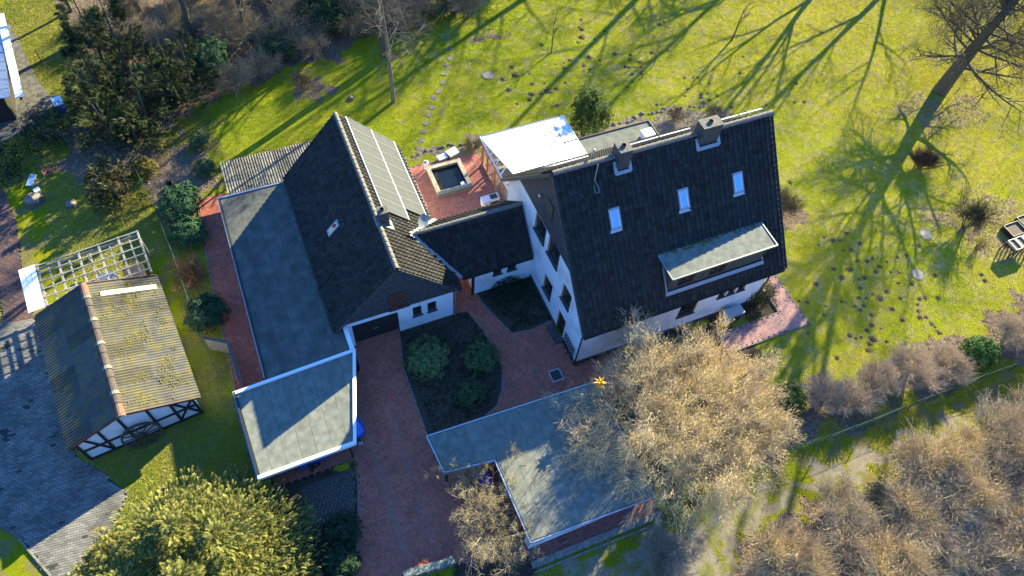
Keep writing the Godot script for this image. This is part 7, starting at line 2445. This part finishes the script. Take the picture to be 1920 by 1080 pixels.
	leafy_shrub("ivy_bush", "ivy bush under the forked bare tree", Vector3(3.6, 0, -50.0), 1.8, 1.8, Color(0.04, 0.075, 0.035), 1050, 1.1, 2, "", "leaf_tint", 0.45)
	leafy_shrub("ivy_column", "tall ivy covered bush beside the conservatory", Vector3(22.4, 0, -33.7), 1.05, 4.3, Color(0.06, 0.10, 0.025), 1500, 1.0, 2, "", "leaf_tint", 0.5)
	leafy_shrub("ivy_column", "small ivy bush leaning right of the tall one", Vector3(23.9, 0, -34.0), 0.75, 2.6, Color(0.085, 0.115, 0.03), 520, 1.0, 2, "", "leaf_tint", 0.5)
	leafy_shrub("corner_shrub", "olive shrub inside the brick walk corner", Vector3(27.1, 0, -16.6), 1.0, 1.5, Color(0.075, 0.085, 0.03), 1000, 0.9, 1, "", "leaf_tint", 0.3)
	leafy_shrub("corner_shrub", "low brown shrub in front of the heat pump", Vector3(25.9, 0, -15.6), 0.55, 0.6, Color(0.1, 0.09, 0.04), 260, 0.9, 1, "", "leaf_tint", 0.3)
	leafy_shrub("laurel", "bright green laurel in the lane hedge", Vector3(37.6, 0, -7.9), 1.0, 1.9, Color(0.06, 0.13, 0.03), 620, 1.1, 2)
	leafy_shrub("laurel", "leafy green shrub at the start of the lane hedge", Vector3(24.6, 0, -9.6), 1.0, 1.2, Color(0.07, 0.11, 0.03), 420, 1.0, 2, "", "leaf_tint", 0.5)
	for q in [[-1.9, -11.9, "clipped dark laurel nearest the lattice pavers"], [-2.4, -10.4, "clipped dark laurel in the middle beside the drive"], [-3.0, -8.9, "clipped dark laurel at the bottom edge beside the drive"]]:
		leafy_shrub("hedge_laurel", q[2], Vector3(q[0], 0, q[1]), 0.95, 1.5, Color(0.03, 0.055, 0.028), 750, 1.0, 0, "laurel hedge beside the drive", "leaf_tint", 0.2)
	leafy_shrub("euonymus", "yellow variegated shrub at the bottom edge of the hedge", Vector3(-2.2, 0, -8.1), 0.55, 0.8, Color(0.2, 0.26, 0.06), 260, 0.9, 0)
	for q in [[-3.9, -42.0, "small green shrub in the leafy strip nearest the lawn"], [-4.0, -39.3, "low green shrub left of the lean-to roof"], [-7.9, -40.6, "yellow leaved shrub beside the rusty fence rail"]]:
		leafy_shrub("garden_shrub", q[2], Vector3(q[0], 0, q[1]), 0.75, 0.9, Color(0.16, 0.14, 0.03) if q[0] < -7 else Color(0.06, 0.11, 0.05), 330, 0.9, 2, "", "leaf_tint", 0.5)
	# big pussy willow over the garage
	willow()
	hazel()
	# bare shrubs
	var tan := Color(0.2, 0.145, 0.085); var grey := Color(0.12, 0.10, 0.08)
	bare_shrub("red_dogwood", "bare reddish shrub beside the side walk fence", Vector3(-6.3, 0, -30.4), 1.1, 1.5, "clay", Color(0.26, 0.13, 0.07), 190, 0.75, "", 14)
	var row := [[26.6, -9.0, 1.25, 1.7, "first brown shrub of the lane hedge beside the pale bush"], [28.2, -8.2, 1.1, 1.6, "brown bare shrub second in the lane hedge"], [30.3, -8.6, 1.3, 1.8, "brown bare shrub third in the lane hedge"], [32.6, -8.4, 1.6, 2.1, "large round bare shrub in the middle of the lane hedge"], [35.2, -7.9, 1.2, 1.7, "bare shrub left of the bright laurel"], [40.4, -8.0, 1.4, 2.4, "tall bare shrub right of the bright laurel"], [43.0, -8.2, 1.5, 2.8, "tall bare shrub at the right picture edge"]]
	for q in row:
		bare_shrub("hedge_shrub", q[4], Vector3(q[0], 0, q[1]), q[2], q[3], "old_wood", Color(0.62, 0.5, 0.36), int(480 * q[2]), 0.75, "bare shrubs of the lane hedge", 16)
	bare_shrub("coppiced_shrub", "coppiced shrub with fanned dark stems right of the lawn", Vector3(44.6, 0, -16.5), 1.5, 2.6, "bark", Color(0.1, 0.09, 0.06), 240, 0.9, "", 18)
	bare_shrub("rose_bush", "small spiky rose bush below the coppiced shrub", Vector3(44.2, 0, -14.7), 0.6, 0.9, "bark", Color(0.12, 0.08, 0.06), 30, 0.6, "", 9)
	bare_shrub("rose_bush", "small red stemmed rose bush right of the coppiced shrub", Vector3(46.2, 0, -16.6), 0.5, 0.7, "clay", Color(0.16, 0.08, 0.06), 25, 0.6, "", 7)
	bare_shrub("lilac_bush", "grey bare bush at the sunny house corner", Vector3(32.7, 0, -22.4), 1.3, 1.6, "bark_grey", grey, 420, 0.75, "", 14)
	bare_shrub("broom_bush", "round reddish brown bush in the tree shadow", Vector3(45.6, 0, -22.4), 1.15, 1.3, "bark", Color(0.17, 0.1, 0.075), 520, 0.7, "", 18)
	for q in [[30.0, -33.0, "dry grass tussock left in the back border"], [33.0, -32.3, "dry grass tussock right in the back border"], [17.0, -34.6, "dry border shrub before the conservatory"], [14.2, -35.2, "dry brown border shrub behind the terrace"], [28.2, -30.6, "dry shrub between the rear wing and the border stones"]]:
		bare_shrub("dry_shrub", q[2], Vector3(q[0], 0, q[1]), 0.8, 0.7, "old_wood", Color(0.2, 0.15, 0.08), 130, 0.6, "dry plants of the back border", 12)
	bare_shrub("bed_shrub", "bare branched shrub in the shaded drive bed", Vector3(7.6, 0.06, -20.6), 0.8, 0.9, "bark_grey", Color(0.2, 0.17, 0.12), 12, 0.6, "", 7)
	bare_shrub("bed_shrub", "dry shrub in the leafy island bed of the lawn", Vector3(4.4, 0, -45.4), 0.9, 1.1, "old_wood", tan, 140, 0.7, "", 12)
	for q in [[-0.5, -46.6, "low bare bush at the wood edge left of the island bed"], [1.6, -47.6, "bare bush at the wood edge behind the island bed"], [-3.0, -55.5, "bare bush among the litter at the top left"], [0.5, -55.0, "brown bare bush in the middle of the litter"], [5.8, -48.6, "thin bare bush below the large holly"], [-7.2, -53.0, "bare bush behind the dark conifers"], [-9.4, -55.6, "pale bare bush beside the yellow meadow"], [19.0, -49.6, "bare bush at the right end of the wood edge"]]:
		bare_shrub("woodland_bush", q[2], Vector3(q[0], 0, q[1]), 1.6, 1.9, "bark_grey", Color(0.36, 0.3, 0.2), 260, 0.95, "bare bushes at the wood edge", 12)
	# more brush in the wood, copies of the stools above
	var brush: Array = [get_node("woodland_bush"), get_node("woodland_bush_001"), get_node("woodland_bush_003")]
	for i in 44:
		var bx := rnd(-7.0, 26.0); var bz := rnd(-60.0, -48.4)
		if bz > -49.0 - maxf(0.0, bx - 12.0) * 0.35 or (bx < -4.0 and bz > -52.0): continue
		copy_of(brush[i % 3], "tangled bare brush in the leaf litter of the wood", Vector3(bx, 0, bz), rnd(0, TAU), rnd(0.7, 1.35)).set_meta("group", "tangled brush in the wood")
	# thicket along the lane: copies of three stools
	var proto := []
	proto.append(bare_shrub("thicket_shrub", "brown bare thicket shrub below the gravel lane", Vector3(19.5, 0, -1.6), 1.7, 2.2, "old_wood", Color(0.66, 0.53, 0.35), 400, 1.0, "thicket shrubs along the lane", 16))
	proto.append(bare_shrub("thicket_shrub", "brown bare thicket shrub below the gravel lane", Vector3(23.0, 0, -1.8), 1.8, 2.0, "bark_grey", Color(0.6, 0.5, 0.36), 400, 1.0, "thicket shrubs along the lane", 16))
	proto.append(bare_shrub("thicket_shrub", "brown bare thicket shrub below the gravel lane", Vector3(26.5, 0, -1.5), 1.6, 2.5, "old_wood", Color(0.7, 0.56, 0.34), 400, 1.0, "thicket shrubs along the lane", 16))
	var spots := []
	for i in 14:
		for j in 8:
			var x := 18.0 + i * 2.05 + rnd(-0.7, 0.7); var z := -2.6 + j * 1.75 + rnd(-0.6, 0.6) - i * 0.05
			if z > -0.6 + (x - 18.0) * 0.34: continue
			if j == 0 and (i == 1 or i == 2 or i == 4): continue
			spots.append(Vector3(x, 0, z))
	for s in spots:
		copy_of(proto[rng.randi() % 3], "brown bare thicket shrub below the gravel lane", s, rnd(0, TAU), rnd(0.75, 1.2))
	bare_tree("lane_tree", "thin bare tree beside the gravel lane", Vector3(21.0, 0, -2.8), "sapling", 1.3, 4.0, "bark_grey")
	bare_tree("lane_tree", "twisted bare tree in the thicket at the lower right", Vector3(33.5, 0, -0.8), "fruit", 1.2, 2.0, "bark_grey")
	bare_tree("lane_tree", "pale bare tree at the lower right corner", Vector3(31.5, 0, 1.8), "fruit", 1.5, 1.0, "pale_wood")
	bare_shrub("lane_shrub", "thin bare shrub on the lane below the garage", Vector3(13.2, 0, -4.6), 1.3, 1.9, "old_wood", Color(0.22, 0.17, 0.1), 60, 0.9, "", 12)
	bare_shrub("lane_shrub", "bare shrub at the bottom edge beside the lane", Vector3(12.0, 0, -3.2), 1.2, 1.8, "old_wood", Color(0.22, 0.17, 0.1), 60, 0.9, "", 12)

func willow():
	var at := Vector3(17.0, 0, -10.4)
	var t := thing("pussy_willow", "great pale budding willow bush over the double garage", "shrub", at)
	org[t] = Vector3.ZERO
	var f := FastNoiseLite.new()
	f.seed = 9
	f.frequency = 0.35
	var w := Wood.new()
	w.r.seed = 77
	w.kids = [6, 5, 4]; w.lenr = [0.5, 0.52, 0.5]; w.open = [[0.25, 22, 50], [0.2, 25, 55], [0.2, 25, 60]]
	w.wander = 0.16; w.rise = 0.06; w.r_min = 0.007
	for i in 13:
		var a := TAU * i / 13.0 + w.r.randf_range(-0.2, 0.2)
		var tilt := w.r.randf_range(0.35, 1.02)
		w.grow(Vector3(cos(a) * 0.25, -0.1, sin(a) * 0.25), Vector3(cos(a) * sin(tilt), cos(tilt), sin(a) * sin(tilt)).normalized(), w.r.randf_range(4.6, 6.6), 0.11, 0)
	var tr := MeshInstance3D.new()
	tr.name = "stems"; tr.mesh = w.b.mesh(); tr.material_override = M["hazel_bark"]
	t.add_child(tr, true)
	var xfs := []; var cols := []
	var c := Vector3(-0.7, 3.3, 0.3)
	for q in w.tips:
		for k in 2:
			var p: Vector3 = q[0] + Vector3(rnd(-0.35, 0.35), rnd(-0.3, 0.3), rnd(-0.35, 0.35))
			if p.z < -1.1 and p.y > 3.6 and k > 0: continue
			push_twig(xfs, cols, p, (p - c).normalized() * 0.7 + q[1] * 0.6, 1.0, Color(0.68, 0.54, 0.35))
	for i in 2200:
		var d := Vector3(rng.randfn(), rng.randfn(), rng.randfn()).normalized()
		if d.y < -0.25: d.y *= -1.0
		var s := (0.9 + 0.3 * f.get_noise_3d(d.x * 6.0, d.y * 6.0, d.z * 6.0)) * (1.0 - 0.3 * pow(rng.randf(), 1.6))
		var p := c + Vector3(d.x * 6.1, d.y * 3.3, d.z * 5.7) * s
		if p.y < 0.4: continue
		if at.x + p.x < 13.7 and p.y < 2.6: continue
		if p.z < -1.1 and p.y > 3.3 + (p.z + 1.1) * 0.12 and i % 3 > 0: p.y = rnd(1.4, 3.2)
		if at.x + p.x < 15.5 and p.y > 2.9 + (at.x + p.x - 10.5) * 0.62: continue
		if at.z + p.z < -15.9: continue
		push_twig(xfs, cols, p, d + Vector3(0, 0.35, 0), 1.0, Color(0.7, 0.56, 0.36))
	# low boughs reaching over the garage roof
	for i in 200:
		var lx := rnd(10.4, 14.0); var lz := rnd(-13.8, -8.6) + (lx - 12.0) * 0.3
		push_twig(xfs, cols, Vector3(lx, 2.75 + absf(rng.randfn(0, 0.35)) + (lx - 10.4) * 0.12, lz) - at, Vector3(-0.8, 0.4, rnd(-0.5, 0.5)), 0.95, Color(0.68, 0.54, 0.35))
	copies(t, "crown", leaf_shapes[5], M["twig_tint"], xfs, cols)

func push_twig(xfs: Array, cols: Array, p: Vector3, d: Vector3, s: float, col: Color):
	var z := s * rnd(0.7, 1.25)
	xfs.append(Transform3D(face((d + Vector3(rnd(-0.6, 0.6), rnd(-0.3, 0.6), rnd(-0.6, 0.6))).normalized(), rnd(0, TAU)).scaled(Vector3(z, z, z)), p))
	var g := rnd(0.65, 1.3)
	cols.append(Color(col.r * g, col.g * g, col.b * g * rnd(0.8, 1.1)))

func hazel():
	var at := Vector3(5.6, 0, -9.5)
	var t := thing("hazel_bush", "pale bare hazel with catkins hanging over the drive", "shrub", at)
	org[t] = Vector3.ZERO
	var w := Wood.new()
	w.r.seed = 31
	w.kids = [9, 6, 3]; w.lenr = [0.55, 0.5, 0.5]; w.open = [[0.25, 25, 60], [0.2, 25, 60], [0.2, 25, 60]]
	w.wander = 0.28; w.rise = 0.02; w.r_min = 0.008
	for i in 12:
		var a := TAU * i / 12.0 + w.r.randf_range(-0.2, 0.2)
		var tilt := w.r.randf_range(0.35, 1.2)
		w.grow(Vector3(cos(a) * 0.15, -0.1, sin(a) * 0.15), Vector3(cos(a) * sin(tilt), cos(tilt), sin(a) * sin(tilt)).normalized(), w.r.randf_range(3.0, 4.3), 0.055, 0)
	var tr := MeshInstance3D.new()
	tr.name = "stems"; tr.mesh = w.b.mesh(); tr.material_override = M["hazel_bark"]
	t.add_child(tr, true)
	var xfs := []; var cols := []
	var sub := 0
	for q in w.tips:
		sub += 1
		if sub % 2 == 0:
			push_twig(xfs, cols, q[0], q[1], 0.5, Color(0.5, 0.4, 0.22))
	copies(t, "crown", leaf_shapes[5], M["twig_tint"], xfs, cols)

# ---------------------------------------------------------------- grass, leaves, ground plants
func lawn_cover():
	rng.seed = 1200
	var r := RandomNumberGenerator.new()
	r.seed = 5
	var b := B.new()
	for i in 7:
		var a := TAU * i / 7.0 + r.randf_range(-0.4, 0.4)
		blade(b, Vector3(cos(a) * 0.035, -0.01, sin(a) * 0.035), Vector3(cos(a) * 0.75, r.randf_range(0.5, 1.1), sin(a) * 0.75).normalized(), r.randf_range(0.05, 0.1), 0.018)
	var tuft := b.mesh()
	var fn := FastNoiseLite.new()
	fn.seed = 8
	fn.frequency = 0.16
	var fl := FastNoiseLite.new()
	fl.seed = 9
	fl.frequency = 0.9
	var root := thing("grass", "short mossy lawn grass around the houses", "grass")
	root.set_meta("kind", "stuff")
	var xfs := []; var cols := []
	var keep := [Rect2(-3.6, -38.0, 6.8, 3.6), Rect2(-3.6, -34.6, 18, 14.2), Rect2(13.4, -34.0, 13.4, 17.4), Rect2(22.9, -21.6, 6.4, 7.8), Rect2(-5.4, -20.9, 19.1, 14.2), Rect2(-14.5, -33.0, 7.0, 11.5)]
	var lane := [Vector2(-18, -63), Vector2(0, -57), Vector2(23, -50), Vector2(46, -43), Vector2(70, -36)]
	var tries := 0
	while xfs.size() < 380000 and tries < 900000:
		tries += 1
		var x := rng.randf_range(-18.5, 74.0); var z := rng.randf_range(-66.0, -3.0)
		if z < -66.0 + (x + 14.0) * 0.325: continue
		if x > 50.0 + (-z - 11.0) * 0.95: continue
		var k := zone_at(x, z)
		if k != 0 and k != 4 and not (k == 6 and rng.randf() < 0.45): continue
		var p := Vector2(x, z)
		var hit := false
		for q in keep:
			if q.has_point(p): hit = true; break
		if hit: continue
		if x < -14.2 and z > -43.0 and z < -13: continue
		var n1 := fn.get_noise_2d(x, z); var n2 := fl.get_noise_2d(x, z)
		var dry := clampf((x - 20.0) / 26.0, 0, 1) * 0.6 + n1 * 0.75 + 0.25 + n2 * 0.3
		dry = clampf(dry, 0, 1)
		var g := rng.randf_range(0.7, 1.25)
		var c := Color(0.25, 0.28, 0.02).lerp(Color(0.54, 0.46, 0.06), dry)
		if n2 > 0.28 and x > 10.0 or rng.randf() < 0.03: c = c.lerp(Color(0.46, 0.39, 0.22), 0.65)
		if k == 4: c = c.lerp(Color(0.2, 0.18, 0.06), 0.5)
		if k == 4 and z > -7.5 and x > 8.0 and rng.randf() < 0.75: continue
		var s := rng.randf_range(0.6, 1.25) * (1.0 + 0.35 * n2) * (1.3 if k == 4 else 0.85)
		xfs.append(Transform3D(Basis(Vector3.UP, rng.randf() * TAU).scaled(Vector3(s * 1.4, s * 0.5, s * 1.4)), Vector3(x, ground_y(x, z), z)))
		cols.append(Color(c.r * g, c.g * g, c.b * g))
	copies(root, "blades", tuft, M["grass_tint"], xfs, cols)
	# fallen leaves
	var lb := B.new()
	lb.tri(Vector3(-0.05, 0.0, 0), Vector3(0, 0.018, 0.035), Vector3(0.055, 0.006, 0)); lb.tri(Vector3(-0.05, 0.0, 0), Vector3(0.055, 0.006, 0), Vector3(0, 0.02, -0.035))
	var leaf := lb.mesh()
	var lr := thing("leaves", "brown fallen leaves under the trees and hedges", "leaves")
	lr.set_meta("kind", "stuff")
	xfs = []; cols = []
	tries = 0
	while xfs.size() < 120000 and tries < 900000:
		tries += 1
		var x := rng.randf_range(-17.0, 60.0); var z := rng.randf_range(-64.0, 4.0)
		if z < -66.0 + (x + 14.0) * 0.325: continue
		var k := zone_at(x, z)
		if k == 3 or k == 2: continue
		if (k == 0 or k == 4) and rng.randf() > 0.02 + 0.05 * clampf((x - 28.0) / 14.0, 0, 1): continue
		var p := Vector2(x, z)
		var hit := false
		for q in keep:
			if q.has_point(p): hit = true; break
		if hit: continue
		var s := rng.randf_range(0.55, 1.1)
		xfs.append(Transform3D(Basis.from_euler(Vector3(rng.randf_range(-0.6, 0.6), rng.randf() * TAU, rng.randf_range(-0.6, 0.6))).scaled(Vector3(s, s, s)), Vector3(x, ground_y(x, z) + rng.randf_range(0.01, 0.06), z)))
		var g := rng.randf_range(0.45, 1.35)
		cols.append(Color(0.27 * g, 0.19 * g, 0.13 * g) if rng.randf() < 0.75 else Color(0.34 * g, 0.27 * g, 0.2 * g))
	copies(lr, "leaves", leaf, M["stone_tint"], xfs, cols)
	# ground cover in the shaded beds
	var gc := thing("ground_cover", "dark ivy ground cover in the shaded beds", "ground cover")
	gc.set_meta("kind", "stuff")
	xfs = []; cols = []
	for i in 3200:
		var first := i % 5 < 3
		var x := rng.randf_range(4.2, 9.3) if first else rng.randf_range(10.1, 13.6)
		var z := rng.randf_range(-22.3, -15.6) if first else rng.randf_range(-23.3, -20.0)
		if first and not Geometry2D.is_point_in_polygon(Vector2(x, z), P2([4.5, -22.4, 8.8, -22.3, 9.3, -20.6, 9.4, -19.3, 9.35, -17.9, 8.8, -16.7, 8.1, -15.85, 7.3, -15.5, 4.0, -15.55, 4.0, -17.4, 4.05, -20.0])): continue
		if not first and x < 10.1 + (z + 23.3) * 0.27: continue
		if fl.get_noise_2d(x, z) < -0.25: continue
		var s := rng.randf_range(0.6, 1.2)
		xfs.append(Transform3D(face(Vector3(rng.randf_range(-0.4, 0.4), 1, rng.randf_range(-0.4, 0.4)).normalized(), rng.randf() * TAU).scaled(Vector3(s, s, s)), Vector3(x, 0.07 + rng.randf() * 0.12, z)))
		var g := rng.randf_range(0.5, 1.3)
		cols.append(Color(0.035 * g, 0.052 * g, 0.026 * g) if rng.randf() < 0.75 else Color(0.11 * g, 0.09 * g, 0.06 * g))
	copies(gc, "leaves", leaf_shapes[1], M["leaf_tint"], xfs, cols)
